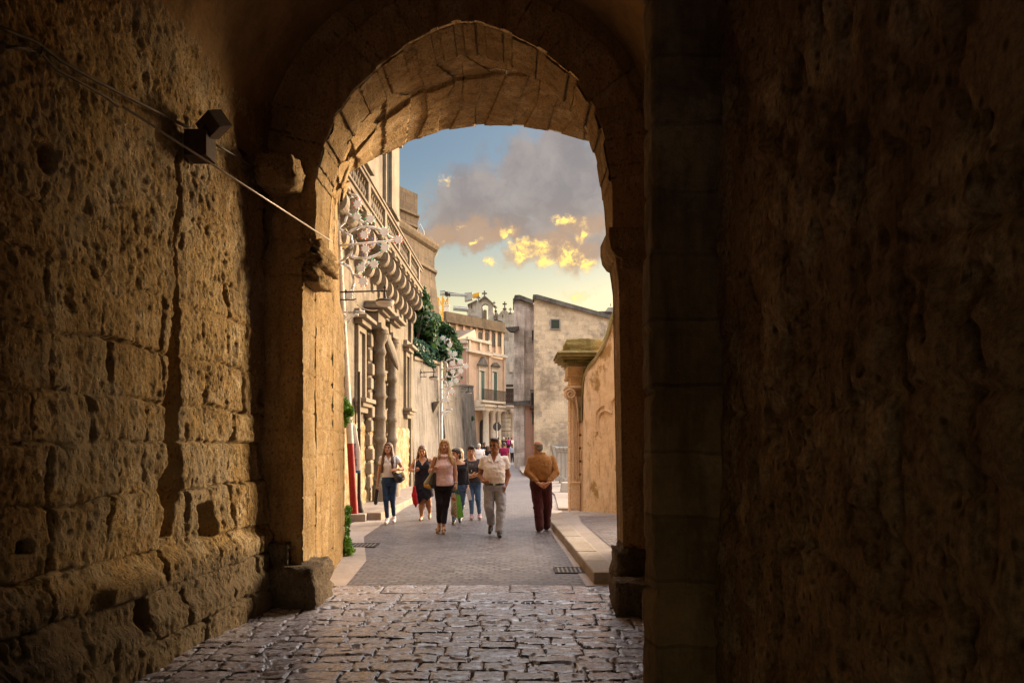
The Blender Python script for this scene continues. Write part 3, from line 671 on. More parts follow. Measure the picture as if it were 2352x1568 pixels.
def loft(name, rows, mat, seed, amp=0.02, courses=None, flip=False, step=0.04):
    out = []; Dv = []
    for (p0, d0), (p1, d1) in zip(rows[:-1], rows[1:]):
        n = max(2, int(abs(d1-d0) / step)) if abs(d1-d0) > 1e-6 else 2
        for k in range(n): f = k/n; out.append(p0*(1-f) + p1*f); Dv.append(d0*(1-f) + d1*f)
    out.append(rows[-1][0]); Dv.append(rows[-1][1])
    P = np.array(out); D = np.array(Dv)[:, None] + 0*P[..., 0]
    tg = np.gradient(P, axis=1); nn = np.stack([-tg[..., 1], tg[..., 0]], -1); nn /= np.linalg.norm(nn, axis=-1)[..., None] + 1e-9   # points out of the opening
    arc = np.concatenate([np.zeros((len(P), 1)), np.cumsum(np.linalg.norm(np.diff(P, axis=1), axis=-1), axis=1)], 1)
    d = amp * fbm(arc*4, D*4, None, 5, seed, 0.62) + 0.4*amp*fbm(arc*17, D*17, None, 3, seed+5)
    d = d + 1.2*amp * sst(fbm(arc*5, D*5, None, 4, seed+9), 0.22, 0.42)
    if courses:
        du, dv, ri, ci = blocks(D + 20, arc, courses[0], courses[1], seed+7, 0.2, 0.02)
        d = d + 0.006 * (1 - sst(du, 0.0, 0.012)) + 0.009 * (1 - sst(dv, 0.0, 0.015)) * (1 + (arc < 3.6)) + 0.002 * (_h(ri, ci, ri*0, 2) - 0.5)
    d = d * np.minimum(1, 0.4 + 0 * d + 0.6)
    P = P + nn * d[..., None]
    G = np.stack([P[..., 0], D, P[..., 1]], -1)
    return grid_mesh(name, G, mat, gate, flip)
loft('arch_ring', [(pA, DA), (pA1, 7.8)], M['arch_stone'], 101, 0.009, (0.42, 0.6))
loft('vault_soffit', [(pB0, 7.83), (pC0*0.5+pB0*0.5, 8.4), (pC0, 9.0)], M['arch_stone'], 111, 0.012, (0.30, 0.40))
pC0u = pC0.copy(); pC0u[:, 1] += 0.12 * (pC0[:, 1] > 4.6); pC0b = pC0.copy(); pC0b[:, 1] -= 0.05 * (pC0[:, 1] > 4.6)
loft('outer_arch', [(pC0u, 9.0), (pC0b, 9.035), (pC1, 10.4)], M['arch_stone'], 121, 0.009, (0.26, 0.34))
def face(name, prof, D0, bands, mat, seed, flip=False):
    tg = np.gradient(prof, axis=0); nn = np.stack([-tg[:, 1], tg[:, 0]], -1); nn /= np.linalg.norm(nn, axis=1)[:, None]
    k = np.ones(25)/25
    for i in range(2): nn[:, i] = np.convolve(np.pad(nn[:, i], 12, 'edge'), k, 'valid')
    nn[:NJ-20, 1] = 0; nn[-NJ+20:, 1] = 0
    nn /= np.linalg.norm(nn, axis=1)[:, None]
    S = np.array([b[0] for b in bands]); Dd = np.array([b[1] for b in bands])
    P = prof[None] + nn[None] * S[:, None, None]; arc = np.concatenate([[0], np.cumsum(np.linalg.norm(np.diff(prof, axis=0), axis=1))])[None] + 0*P[..., 0]
    y = D0 + Dd[:, None] + 0*P[..., 0]; ss = S[:, None] + 0*y
    du, dv, ri, ci = blocks(ss + 2.0, arc, 0.36, 0.5, seed, 0.2, 0.01)
    y = y + 0.010 * fbm(P[..., 0]*7, P[..., 1]*7, None, 4, seed+1, 0.6) + 0.016 * (1 - sst(np.minimum(np.where(ss < 0.5, dv, np.minimum(du, dv)), 1), 0, 0.02)) * (ss < 1.6)
    return grid_mesh(name, np.stack([P[..., 0], y, P[..., 1]], -1), mat, gate, flip)
band = [(s, -0.055) for s in np.arange(0, 0.45, 0.03)] + [(0.455, -0.04), (0.46, 0.0)] + [(s, 0.005) for s in np.arange(0.5, 1.6, 0.05)] + [(2.6, 0.005)]
face('inner_face', pA, DA, band, M['inner_stone'], 131)
face('step_face', pA1, 7.8, [(0, 0), (0.1, 0.01), (0.2, 0.02), (0.32, 0.03), (0.6, 0.03)], M['arch_stone'], 137, True)
face('outer_face', pC1, 10.4, [(0, 0), (0.3, 0.0), (0.6, 0.0), (1.2, 0.0), (3.0, 0.0)], M['arch_stone'], 141, True)
# imposts: worn mouldings where the ring springs
def lump(name, c, half, mat, seed, parent, sub=5, amp=0.12, pw=0.45):
    bm = bmesh.new(); bmesh.ops.create_cube(bm, size=2); bmesh.ops.subdivide_edges(bm, edges=bm.edges, cuts=9, use_grid_fill=True)
    V = np.array([v.co for v in bm.verts]); L = np.linalg.norm(V, axis=1, keepdims=True)
    V = V * (1 - pw) + V / L * pw * 1.15
    f = 1 + amp * fbm(V[:, 0]*1.7 + seed, V[:, 1]*1.7, V[:, 2]*1.7, 4, seed) + amp*0.5*fbm(V[:, 0]*5, V[:, 1]*5, V[:, 2]*5, 3, seed+3)
    V = V * f[:, None] * np.array(half) + np.array(c)
    for v, q in zip(bm.verts, V): v.co = q
    me = bpy.data.meshes.new(name); bm.to_mesh(me); bm.free()
    return finish(me, mat, True, parent, name)
m = MB()
prof = [(0, 0), (0.05, 0.0), (0.05, 0.10), (0.11, 0.13), (0.16, 0.20), (0.18, 0.30), (0.18, 0.42), (-0.3, 0.42), (-0.3, 0.0)]
m.prism([(1.17 - u, 3.44 + v) for u, v in prof], lambda u, v, d: (u, d, v), 7.13, 7.82)
m.build('impost', M['arch_stone'], gate, None, 0.012)
for i, (dz, w, hh, dd) in enumerate(((3.42, 0.13, 0.10, 0.30), (3.56, 0.17, 0.08, 0.34), (3.70, 0.12, 0.07, 0.33))):
    lump('impost', (-2.13 + 0.02*i, 7.52, dz), (w, dd, hh), M['arch_stone'], 5+i, gate, amp=0.35)
lump('corbel', (-2.32, 6.98, 4.33), (0.20, 0.22, 0.16), M['arch_stone'], 3, gate, amp=0.25)
# worn guard stones at the foot of the jambs
tag(lump('guard_stone', (-2.30, 7.32, 0.15), (0.33, 0.36, 0.25), M['guard_stone'], 12, None, amp=0.2, pw=0.12), 'low dark worn guard stone at the foot of the left jamb', 'guard stone')
tag(lump('guard_stone', (-2.40, 7.22, 0.50), (0.13, 0.16, 0.14), M['guard_stone'], 17, None, amp=0.22, pw=0.15), 'small broken block resting on the left guard stone in the corner', 'guard stone')
tag(lump('guard_stone', (1.22, 7.3, 0.22), (0.17, 0.24, 0.36), M['guard_stone'], 15, None, amp=0.3, pw=0.4), 'rounded dark boulder standing against the right jamb beside the kerb', 'guard stone')
tag(lump('guard_stone', (1.24, 6.85, 0.10), (0.24, 0.22, 0.22), M['guard_stone'], 23, None, amp=0.2, pw=0.2), 'black squat stone block in front of the right jamb boulder', 'guard stone')
# ------------------------------------------------------------------ left palazzo with the long corbelled balcony
FX0, FK = -4.02, 0.01625
def fp(D, z, out=0.0): return Vector((FX0 + FK*D + out, D, z))
def fbox(m, D0, D1, z0, z1, o0, o1, mi=0):
    V = [fp(D0, z0, o0), fp(D0, z0, o1), fp(D1, z0, o1), fp(D1, z0, o0), fp(D0, z1, o0), fp(D0, z1, o1), fp(D1, z1, o1), fp(D1, z1, o0)]
    return m.add(V, [(3, 2, 1, 0), (4, 5, 6, 7), (0, 1, 5, 4), (1, 2, 6, 5), (2, 3, 7, 6), (3, 0, 4, 7)], mi)
pal = thing('palazzo', 'tall cream stone palazzo with carved portal and a balcony on scroll corbels at left', 'building', (-3.8, 17, 0))
m = MB(); fbox(m, 10.45, 24.85, 2.15, 7.0, -6, 0); m.build('wall', M['facade'], pal, None)
Ds = np.arange(10.45, 24.9, 0.05); Zs = np.arange(-0.05, 2.3, 0.05); Dg, Z = np.meshgrid(Ds, Zs, indexing='ij')
o = 0.05 * fbm(Dg*3, Z*3, None, 5, 201, 0.65) + 0.03*fbm(Dg*8, Z*8, None, 3, 203) + 0.03 - 0.10 * sst(Z, 2.05, 2.3)
grid_mesh('rubble_base', np.stack([FX0 + FK*Dg + o, Dg, Z], -1), M['rubble'], pal, flip=True)
m = MB(); fbox(m, 10.45, 24.85, -0.05, 2.15, -6, -0.08); m.build('base_core', M['rubble'], pal, None)
m = MB(); fbox(m, 8, 24.95, 7.0, 16.5, -6, -0.42); m.build('upper_wall', M['facade_trim'], pal, None)
# balcony
m = MB(); fbox(m, 12.0, 24.8, 6.98, 7.10, -0.4, 0.42); fbox(m, 12.0, 24.82, 7.10, 7.16, -0.4, 0.47); fbox(m, 12.0, 24.85, 6.90, 6.98, -0.4, 0.36)
m.build('balcony_slab', M['facade_trim'], pal, None, 0.012)
m = MB(); fbox(m, 12.0, 24.8, 7.72, 7.80, 0.20, 0.42); fbox(m, 12.0, 24.82, 7.80, 7.86, 0.17, 0.46); fbox(m, 12.0, 24.8, 7.16, 7.22, 0.22, 0.40)
m.build('balcony_rail', M['facade_trim'], pal, None, 0.01)
bal = None
prof_b = [(0.05, 7.22), (0.055, 7.26), (0.032, 7.29), (0.045, 7.34), (0.068, 7.42), (0.055, 7.50), (0.03, 7.57), (0.028, 7.62), (0.05, 7.66), (0.05, 7.72)]
mB = MB(); mB.lathe(prof_b, (FX0 + 0.31, 0, 0), 10); BM = None
n_b = 46
for i in range(n_b):
    D = 14.6 + i * (24.6 - 14.6) / n_b
    if i % 9 == 8:
        m = MB(); fbox(m, D-0.12, D+0.12, 7.22, 7.72, 0.2, 0.42); m.build('balcony_pier', M['facade_trim'], pal, None); continue
    if bal is None:
        bal = mB.build('baluster', M['facade_trim'], pal, 60); bal.location = (FK*D, D, 0)
    else:
        c = bal.copy(); col.objects.link(c); c.parent = pal; c.location = (FK*D, D, 0)
# scroll corbels: three stacked volutes stepping back to the wall
def corbel_outline():
    pts = [(-0.05, 0.0), (0.47, 0.0), (0.47, -0.07), (0.43, -0.09)]
    def arc(cx, cz, rx, rz, a0, a1, n=9): return [(cx + rx*math.cos(R(a0 + (a1-a0)*k/n)), cz + rz*math.sin(R(a0 + (a1-a0)*k/n))) for k in range(n+1)]
    pts += arc(0.27, -0.33, 0.19, 0.24, 75, -95); pts += [(0.22, -0.50), (0.20, -0.56)]; pts += arc(0.10, -0.80, 0.14, 0.24, 80, -95); pts += [(0.06, -1.03), (0.05, -1.10)]; pts += arc(0.0, -1.16, 0.07, 0.10, 60, -60, 5)
    pts += [(-0.05, -1.28)]
    return pts
cor = None
for i in range(13):
    D = 14.2 + i * 0.86
    if cor is None:
        m = MB(); m.prism(corbel_outline(), lambda u, v, d: Vector((FX0 + u, d, 6.9 + v)), -0.13, 0.13)
        for s in (-0.14, 0.14):                       # raised volute eyes on the cheeks
            for (cx, cz, r) in ((0.29, -0.34, 0.11), (0.11, -0.80, 0.085)):
                m.lathe([(r, -0.02), (r*0.8, 0.02)], (FX0 + cx, s, 6.9 + cz), 10, M=Matrix.Rotation(R(90), 3, 'X'))
        cor = m.build('corbel', M['facade_trim'], pal, None, 0.012); cor.location = (FK*D, D, 0)
    else:
        c = cor.copy(); col.objects.link(c); c.parent = pal; c.location = (FK*D, D, 0)
# blind window, hood and sill
def fwindow(D0, D1, z0, z1, mat_in, deep=0.22):
    f = MB(); w = 0.13
    fbox(f, D0-w, D0, z0-0.02, z1+w, 0.002, 0.09); fbox(f, D1, D1+w, z0-0.02, z1+w, 0.002, 0.09); fbox(f, D0, D1, z1, z1+w, 0.002, 0.09)
    win = f.build('window', M['facade_trim'], pal, None, 0.01)
    p = MB(); fbox(p, D0, D1, z0, z1, 0.003, 0.012); p.build('pane', mat_in, win, None)
    s = MB(); fbox(s, D0-0.25, D1+0.25, z0-0.12, z0-0.02, 0.0, 0.30); fbox(s, D0-0.2, D1+0.2, z0-0.22, z0-0.12, 0.0, 0.22); fbox(s, D0-0.12, D1+0.12, z0-0.36, z0-0.22, 0.0, 0.13)
    s.build('sill', M['facade_trim'], win, None, 0.012)
    h = MB(); fbox(h, D0-0.2, D1+0.2, z1+0.15, z1+0.27, 0.0, 0.2); fbox(h, D0-0.28, D1+0.28, z1+0.27, z1+0.36, 0.0, 0.32); fbox(h, D0-0.15, D1+0.15, z1+0.36, z1+0.52, 0.0, 0.12)
    h.build('hood', M['facade_trim'], win, None, 0.012)
fwindow(16.75, 17.35, 2.75, 4.35, M['facade_trim'])
fwindow(23.55, 24.1, 2.85, 4.6, M['facade_trim'])
# upper storey windows and mouldings
def uwindow(D, z0, z1, w):
    f = MB()
    for (a, b, c, d, q) in ((D-w-0.15, D-w, z0, z1, 0.1), (D+w, D+w+0.15, z0, z1, 0.1), (D-w-0.15, D+w+0.15, z1, z1+0.2, 0.12)): fbox(f, a, b, c, d, -0.42, -0.42+q)
    win = f.build('window', M['facade_trim'], pal, None, 0.01)
    p = MB(); fbox(p, D-w, D+w, z0, z1, -0.419, -0.405); p.build('pane', M['dark_glass'], win, None)
    s = MB(); fbox(s, D-w-0.3, D+w+0.3, z0-0.16, z0, -0.42, -0.10); fbox(s, D-w-0.2, D-w, z0-0.5, z0-0.16, -0.42, -0.2); fbox(s, D+w, D+w+0.2, z0-0.5, z0-0.16, -0.42, -0.2); s.build('sill', M['facade_trim'], win, None, 0.012)
uwindow(22.6, 9.2, 11.6, 0.42); uwindow(18.6, 9.2, 11.6, 0.42)
m = MB()
for (z, o, h) in ((8.55, -0.30, 0.10), (8.65, -0.24, 0.08), (12.2, -0.30, 0.12), (12.32, -0.22, 0.08)): fbox(m, 8, 24.97, z, z+h, -0.42, o)
m.build('cornice', M['facade_trim'], pal, None, 0.012)
# portal: two banded columns with rusticated quoins, broken entablature, tilted coat of arms
pm = MB()
def banded(D, r=0.135):
    c = MB(); p = fp(D, 0, 0.30); z = 0.15; prof = []
    prof += [(0.22, 0.0), (0.22, 0.5), (0.19, 0.56), (0.19, 0.64), (r+0.05, 0.68), (r, 0.72)]
    for k in range(6):
        z0 = 0.72 + k*0.57; rr = r * (1 - 0.03*k)
        prof += [(rr, z0 + 0.33), (rr+0.025, z0 + 0.37), (rr+0.035, z0+0.42), (rr+0.025, z0 + 0.47), (rr, z0 + 0.52)]
    prof += [(r*0.8, 4.14), (r*0.8, 4.2), (r*1.35, 4.34), (r*1.5, 4.45), (r*1.6, 4.46), (r*1.6, 4.56)]
    c.lathe(prof, (p.x, p.y, 0.02), 18)
    return c.build('column', M['facade_trim'], pal, 40)
banded(18.15); banded(19.75)
for D in (17.75, 18.75, 19.35, 20.15):
    m = MB()
    for k in range(11): z = 0.5 + k*0.36; e = 0.02*(k % 2); fbox(m, D-0.13-e, D+0.13+e, z, z+0.29, 0.001, 0.15 + 0.03*(k % 3)); fbox(m, D-0.10, D+0.10, z+0.29, z+0.36, 0.001, 0.09)
    m.build('rusticated_quoin', M['facade_trim'], pal, 30, 0.03)
m = MB()
for (a, b) in ((17.7, 18.6), (19.3, 20.25)):
    fbox(m, a, b, 4.58, 4.72, 0, 0.42); fbox(m, a, b, 4.72, 4.98, 0, 0.34); fbox(m, a-0.06, b+0.06, 4.98, 5.06, 0, 0.46); fbox(m, a-0.12, b+0.12, 5.06, 5.15, 0, 0.60); fbox(m, a-0.05, b+0.05, 5.15, 5.26, 0, 0.5)
fbox(m, 18.6, 19.3, 4.62, 4.98, 0, 0.2); fbox(m, 18.5, 19.4, 4.98, 5.1, 0, 0.34)
m.build('entablature', M['facade_trim'], pal, None, 0.015)
m = MB(); Q = Matrix.Translation(fp(19.0, 4.15, 0.42)) @ Matrix.Rotation(R(-20), 4, 'Y')
m.lathe([(0.02, -0.55), (0.14, -0.42), (0.24, -0.18), (0.28, 0.1), (0.25, 0.32), (0.30, 0.42), (0.12, 0.46), (0.02, 0.5)], (0, 0, 0), 14, sx=0.45)
m.v = [tuple(Q @ Vector(q)) for q in m.v]; m.build('coat_of_arms', M['facade_trim'], pal, 30)
m = MB(); fbox(m, 18.78, 19.32, 0.1, 3.6, 0.06, 0.075); m.build('door', M['deep_shadow_wood'], pal, None)
m = MB(); fbox(m, 24.35, 24.8, 0.1, 6.9, 0.0, 0.10); fbox(m, 20.9, 21.25, 0.1, 6.9, 0.0, 0.05); m.build('pilaster', M['facade'], pal, None, 0.01)

# ------------------------------------------------------------------ battered bastion tower
tw = thing('bastion_tower', 'massive brown fortress tower with string courses and battered base behind the palazzo', 'tower', (-6, 36, 0))
def poly_shell(levels, mat, name, parent):
    """levels: list of (list of (x, y), z)"""
    m = MB(); n = len(levels[0][0])
    for (pl, z) in levels: m.v += [(x, y, z) for x, y in pl]
    for i in range(len(levels)-1):
        for k in range(n):
            q = (k+1) % n; m.f.append((i*n+k, i*n+q, (i+1)*n+q, (i+1)*n+k)); m.mi.append(0)
    m.f.append(tuple(range(n))[::-1]); m.mi.append(0); m.f.append(tuple((len(levels)-1)*n + k for k in range(n))); m.mi.append(0)
    return m.build(name, mat, parent, None)
low = [(-11, 26.6), (-5.3, 31.2), (-3.95, 35.5), (-5.2, 41), (-12, 43)]
def grow(pl, d):
    cx = sum(p[0] for p in pl)/len(pl); cy = sum(p[1] for p in pl)/len(pl)
    return [(cx + (x-cx)*(1 + d/math.hypot(x-cx, y-cy)), cy + (y-cy)*(1 + d/math.hypot(x-cx, y-cy))) for x, y in pl]
poly_shell([(grow(low, 1.25), -0.1), (grow(low, 0.75), 5.0), (grow(low, 0.25), 8.3), (grow(low, 0.0), 10.3), (low, 11.4)], M['tower'], 'drum', tw)
poly_shell([(grow(low, 0.02), 10.25), (grow(low, 0.14), 10.3), (grow(low, 0.14), 10.42), (grow(low, 0.02), 10.5)], M['tower_trim'], 'string_course', tw)
poly_shell([(grow(low, 0.02), 11.35), (grow(low, 0.18), 11.45), (grow(low, 0.26), 11.62), (grow(low, 0.26), 11.74), (grow(low, -0.1), 11.8)], M['tower_trim'], 'string_course', tw)
up = [(-11, 33), (-5.75, 35.0), (-4.92, 36.3), (-6, 41), (-11, 42)]
poly_shell([(up, 11.7), (up, 14.6)], M['tower'], 'upper_stage', tw)
for z in (12.75, 13.35): poly_shell([(grow(up, 0.01), z), (grow(up, 0.12), z+0.06), (grow(up, 0.12), z+0.14), (grow(up, 0.01), z+0.2)], M['tower_trim'], 'string_course', tw)
m = MB(); m.tube([(-4.7, 34.6, 11.7), (-4.7, 34.6, 12.2), (-4.55, 34.6, 12.5), (-4.4, 34.6, 12.2), (-4.35, 34.6, 11.75)], 0.03, 6); m.build('drain_pipe', M['galv'], tw, True)
m = MB(); m.box((-4.55, 32.75, 6.6), (-4.2, 33.2, 7.9)); m.box((-4.95, 32.5, 7.95), (-4.35, 33.1, 8.05)); m.build('window', M['deep_shadow_wood'], tw, None)

# ------------------------------------------------------------------ walls along the left of the street
def slabwall(name, label, pts, mat, thick, batter=0.0, cat='wall', coping=None, mat2=None):
    """pts: (X, D, ztop); vertical wall facing the street"""
    w = thing(name, label, cat, (pts[0][0], pts[0][1], 0)); m = MB(); n = len(pts)
    nr = []
    for i in range(n):
        a = pts[max(0, i-1)]; b = pts[min(n-1, i+1)]; t = Vector((b[0]-a[0], b[1]-a[1], 0)).normalized(); nr.append(Vector((t.y, -t.x, 0)))
    V = []
    for i, (x, y, z) in enumerate(pts):
        p = Vector((x, y, 0)); q = nr[i]
        V += [p + q*batter + Vector((0, 0, -0.1)), p + Vector((0, 0, z)), p - q*thick + Vector((0, 0, z)), p - q*thick + Vector((0, 0, -0.1))]
    F = []
    for i in range(n-1):
        for k in range(3): F.append((i*4+k, (i+1)*4+k, (i+1)*4+k+1, i*4+k+1))
    F += [(0, 1, 2, 3), ((n-1)*4+3, (n-1)*4+2, (n-1)*4+1, (n-1)*4)]
    m.add(V, F); m.build('wall', mat, w, None)
    if coping:
        m = MB(); V = []
        for i, (x, y, z) in enumerate(pts):
            p = Vector((x, y, z)); q = nr[i]
            V += [p + q*coping + Vector((0, 0, 0.003)), p + q*coping + Vector((0, 0, 0.13)), p - q*(thick+.05) + Vector((0, 0, 0.13)), p - q*(thick+.05) + Vector((0, 0, 0.003))]
        F = []
        for i in range(n-1):
            for k in range(4): F.append((i*4+k, (i+1)*4+k, (i+1)*4+(k+1) % 4, i*4+(k+1) % 4))
        F += [(0, 1, 2, 3), ((n-1)*4+3, (n-1)*4+2, (n-1)*4+1, (n-1)*4)]
        m.add(V, F); m.build('coping', mat2 or mat, w, None, 0.02)
    return w
gw = slabwall('garden_wall', 'pale grey stone garden wall below the ivy, beyond the palazzo', [(-3.6, 24.9, 4.62), (-3.45, 27.5, 4.85), (-3.18, 31.0, 5.10)], M['grey_wall'], 0.5, 0.12, coping=0.14, mat2=M['facade_trim'])
m = MB()
for (D, z) in ((29.0, 3.35),): m.add([(-3.27, D-.22, z), (-3.27, D+.22, z), (-2.98, D+.25, z+.04), (-2.98, D-.25, z+.04), (-3.27, D-.1, z-.45), (-3.27, D+.1, z-.45)], [(0, 1, 2, 3), (0, 3, 4), (1, 5, 2), (3, 2, 5, 4), (0, 4, 5, 1)])
m.build('stone_bracket', M['facade_trim'], gw, None)
rw = slabwall('retaining_wall', 'dark leaning weathered wall between the garden wall and the pink house', [(-3.15, 31.0, 4.15), (-2.8, 38.0, 4.75), (-2.45, 44.0, 5.15), (-2.9, 45.2, 5.2), (-6, 46, 5.2)], M['dark_wall'], 0.6, 0.35, coping=0.04)

# ------------------------------------------------------------------ foliage
def leaves(n, blobs, size, seed, up=0.3, gaps=0.5):
    r = np.random.default_rng(seed); P = []; Nn = []
    w = np.array([b[3]*b[4]*b[5] for b in blobs]) ** 0.67; w = w / w.sum()
    for b, q in zip(blobs, w):
        k = int(n*q*1.6); d = r.normal(size=(k, 3)); d /= np.linalg.norm(d, axis=1)[:, None]
        rad = r.random(k) ** 0.28
        p = d * rad[:, None] * np.array(b[3:6]) + np.array(b[:3])
        keep = fbm(p[:, 0]/size*0.16, p[:, 1]/size*0.16, p[:, 2]/size*0.16, 3, seed) > (gaps - 0.5)*1.2 - 0.08
        P.append(p[keep]); Nn.append(d[keep])
    P = np.concatenate(P); Nn = np.concatenate(Nn); k = len(P)
    a = Nn*0.6 + r.normal(size=(k, 3))*0.6 + np.array([0, 0, up]); a /= np.linalg.norm(a, axis=1)[:, None]
    t = np.cross(a, r.normal(size=(k, 3))); t /= np.linalg.norm(t, axis=1)[:, None]; b2 = np.cross(a, t)
    s = size * (0.6 + 0.8*r.random(k))[:, None]
    V = np.stack([P - t*s, P + b2*s*0.45 + a*s*0.12, P + t*s, P - b2*s*0.45 + a*s*0.12], 1).reshape(-1, 3)
    return V, np.arange(4*k).reshape(k, 4)
def plant(name, label, cat, n, blobs, size, mat, seed, gaps=0.5, stems=None, stemname='trunk'):
    base = (blobs[0][0], blobs[0][1], blobs[0][2] - blobs[0][5])
    t = thing(name, label, cat, base); V, Q = leaves(n, blobs, size, seed, gaps=gaps)
    np_mesh('crown', V, Q, mat, t, False)
    if stems:
        m = MB()
        for pts, r0 in stems: m.tube(pts, [r0*(1-0.8*i/(len(pts)-1)) for i in range(len(pts))], 7)
        m.build(stemname, M['bark'], t, True)
    return t
plant('tree', 'dark leafy tree rising behind the balcony end against the tower', 'tree', 7000,
      [(-4.15, 28.5, 7.7, 0.75, 0.9, 0.5), (-4.3, 28.2, 7.1, 0.8, 1.0, 0.7), (-3.9, 28.8, 6.7, 0.9, 1.0, 0.8), (-4.5, 29.5, 6.0, 1.4, 1.2, 1.0), (-3.85, 28.4, 7.4, 0.4, 0.6, 0.35)], 0.15, M['leaf_dark'], 301, 0.6,
      [([(-4.3, 28.6, 0.0), (-4.35, 28.7, 3.0), (-4.2, 28.5, 6.0), (-4.15, 28.5, 7.8)], 0.2), ([(-4.3, 28.6, 4.5), (-3.8, 28.5, 6.2), (-3.6, 28.4, 7.4)], 0.09), ([(-4.3, 28.6, 5.0), (-4.8, 29.2, 6.4)], 0.08)])
plant('tree', 'broad mid green bushy tree spreading over the garden wall toward the pink house', 'tree', 9500,
      [(-3.9, 30.2, 6.5, 0.95, 1.0, 0.8), (-3.3, 30.8, 6.3, 0.85, 0.9, 0.7), (-2.85, 31.5, 5.85, 0.6, 0.7, 0.6), (-3.5, 30.6, 7.0, 0.4, 0.6, 0.35), (-4.3, 29.8, 5.6, 1.0, 1.0, 0.7), (-3.5, 30.3, 5.6, 0.8, 0.7, 0.5), (-2.75, 32.0, 5.7, 0.3, 0.5, 0.28)], 0.15, M['leaf_dark'], 305, 0.6,
      [([(-4.0, 31.2, 0.0), (-3.95, 31.0, 3.0), (-3.8, 30.6, 5.2), (-3.5, 30.6, 6.1)], 0.16), ([(-3.9, 30.8, 4.2), (-3.3, 31.0, 5.4), (-2.9, 31.4, 5.8)], 0.07)])
plant('ivy', 'dense blue green ivy hedge draped along the top of the garden wall', 'ivy', 6500,
      [(-3.62, 25.3, 5.12, 0.35, 0.7, 0.34), (-3.55, 26.6, 5.2, 0.35, 0.9, 0.36), (-3.5, 28.0, 5.26, 0.35, 0.9, 0.33), (-3.4, 29.4, 5.3, 0.33, 0.9, 0.3), (-3.3, 30.6, 5.3, 0.3, 0.7, 0.24), (-3.3, 27.5, 4.9, 0.1, 2.5, 0.1)], 0.085, M['leaf_ivy'], 309, 0.38)
plant('wall_bush', 'small loose shrub behind the top of the leaning dark wall', 'shrub', 900, [(-2.95, 34.5, 5.0, 0.3, 0.6, 0.35), (-2.7, 35.2, 4.9, 0.25, 0.4, 0.2)], 0.09, M['leaf_dark'], 311)
plant('wall_weed', 'tiny green tuft growing out of the leaning dark wall', 'weed', 160, [(-2.38, 42.0, 3.1, 0.1, 0.22, 0.16)], 0.06, M['leaf_dark'], 313)
plant('wall_weed', 'small bright weed growing high on the gate jamb beside the facade', 'weed', 500, [(-2.63, 10.35, 3.25, 0.05, 0.12, 0.15), (-2.58, 10.35, 3.08, 0.06, 0.10, 0.1), (-2.62, 10.35, 2.92, 0.04, 0.1, 0.12)], 0.03, M['leaf_bright'], 315)
plant('wall_weed', 'large round bright green tuft hanging on the gate jamb above the banner', 'weed', 1500, [(-2.55, 10.4, 2.18, 0.14, 0.16, 0.17), (-2.50, 10.4, 2.02, 0.11, 0.14, 0.13), (-2.56, 10.4, 1.94, 0.09, 0.12, 0.1), (-2.44, 10.42, 2.12, 0.08, 0.1, 0.09)], 0.032, M['leaf_bright'], 317, 0.45)
plant('wall_weed', 'bright weed clump on the ground at the foot of the left gate jamb', 'weed', 700, [(-2.46, 10.35, 0.14, 0.06, 0.14, 0.13), (-2.44, 10.3, 0.06, 0.1, 0.12, 0.06)], 0.036, M['leaf_bright'], 319, 0.4)
plant('wall_weed', 'thin weed strip climbing the foot of the facade beside the red pole', 'weed', 700, [(-2.75, 11.6, 0.33, 0.05, 0.2, 0.12), (-2.8, 11.9, 0.5, 0.05, 0.15, 0.1), (-2.72, 11.4, 0.18, 0.06, 0.15, 0.08)], 0.026, M['leaf_bright'], 321)
# ------------------------------------------------------------------ far left: pink house, loggia, church, cranes
def zp(px, py): return (918.7 + px*0.2748, 602.9 + py*0.2748)
pk = thing('pink_house', 'pink and peach rendered house with pedimented windows above a white colonnade', 'building', (-3, 67, 0))
C0 = Vector((-4.18, 65.0)); C1 = Vector((-0.72, 71.0)); fd = (C1 - C0).normalized(); fn_ = Vector((fd.y, -fd.x)); PL = (C1 - C0).length
def hp(s, z, out=0.0): p = C0 + fd*s + fn_*out; return Vector((p.x, p.y, z))
def hbox(m, s0, s1, z0, z1, o0, o1, mi=0):
    V = [hp(s0, z0, o0), hp(s0, z0, o1), hp(s1, z0, o1), hp(s1, z0, o0), hp(s0, z1, o0), hp(s0, z1, o1), hp(s1, z1, o1), hp(s1, z1, o0)]
    return m.add(V, [(3, 2, 1, 0), (4, 5, 6, 7), (0, 1, 5, 4), (1, 2, 6, 5), (2, 3, 7, 6), (3, 0, 4, 7)], mi)
def hs(px, D=None):
    """distance along the front for an image column"""
    k = (918.7 + px*0.2748 - 1176) / 1600
    return (k*C0.y - C0.x) / (fd.x - k*fd.y)
def hz(px, py): D = C0.y + fd.y*hs(px); return (1017 - (602.9 + py*0.2748)) / 1600 * D + 1.65
m = MB(); hbox(m, 0, PL, 0.0, hz(660, 770), -7, 0); hbox(m, 0, hs(755), hz(660, 770), hz(600, 640), -3, -0.02); m.build('front_wall', M['peach'], pk, None)
m = MB(); V = [(-4.19, 65.03, 0), (-4.19, 65.03, 11.05), (-9.5, 66.5, 11.05), (-9.5, 66.5, 0)]; m.add([Vector(v) + Vector((0, 0, 0)) for v in V] + [Vector(v) + Vector((0.6, 2, 0)) for v in V], [(0, 1, 2, 3), (7, 6, 5, 4), (0, 4, 5, 1), (1, 5, 6, 2), (2, 6, 7, 3), (3, 7, 4, 0)]); m.build('side_wall', M['pink'], pk, None)
m = MB()
for z, o in ((hz(600, 742), 0.28), (hz(600, 640), 0.16)): hbox(m, -0.1, hs(755), z-0.12, z+0.14, -0.1, o)
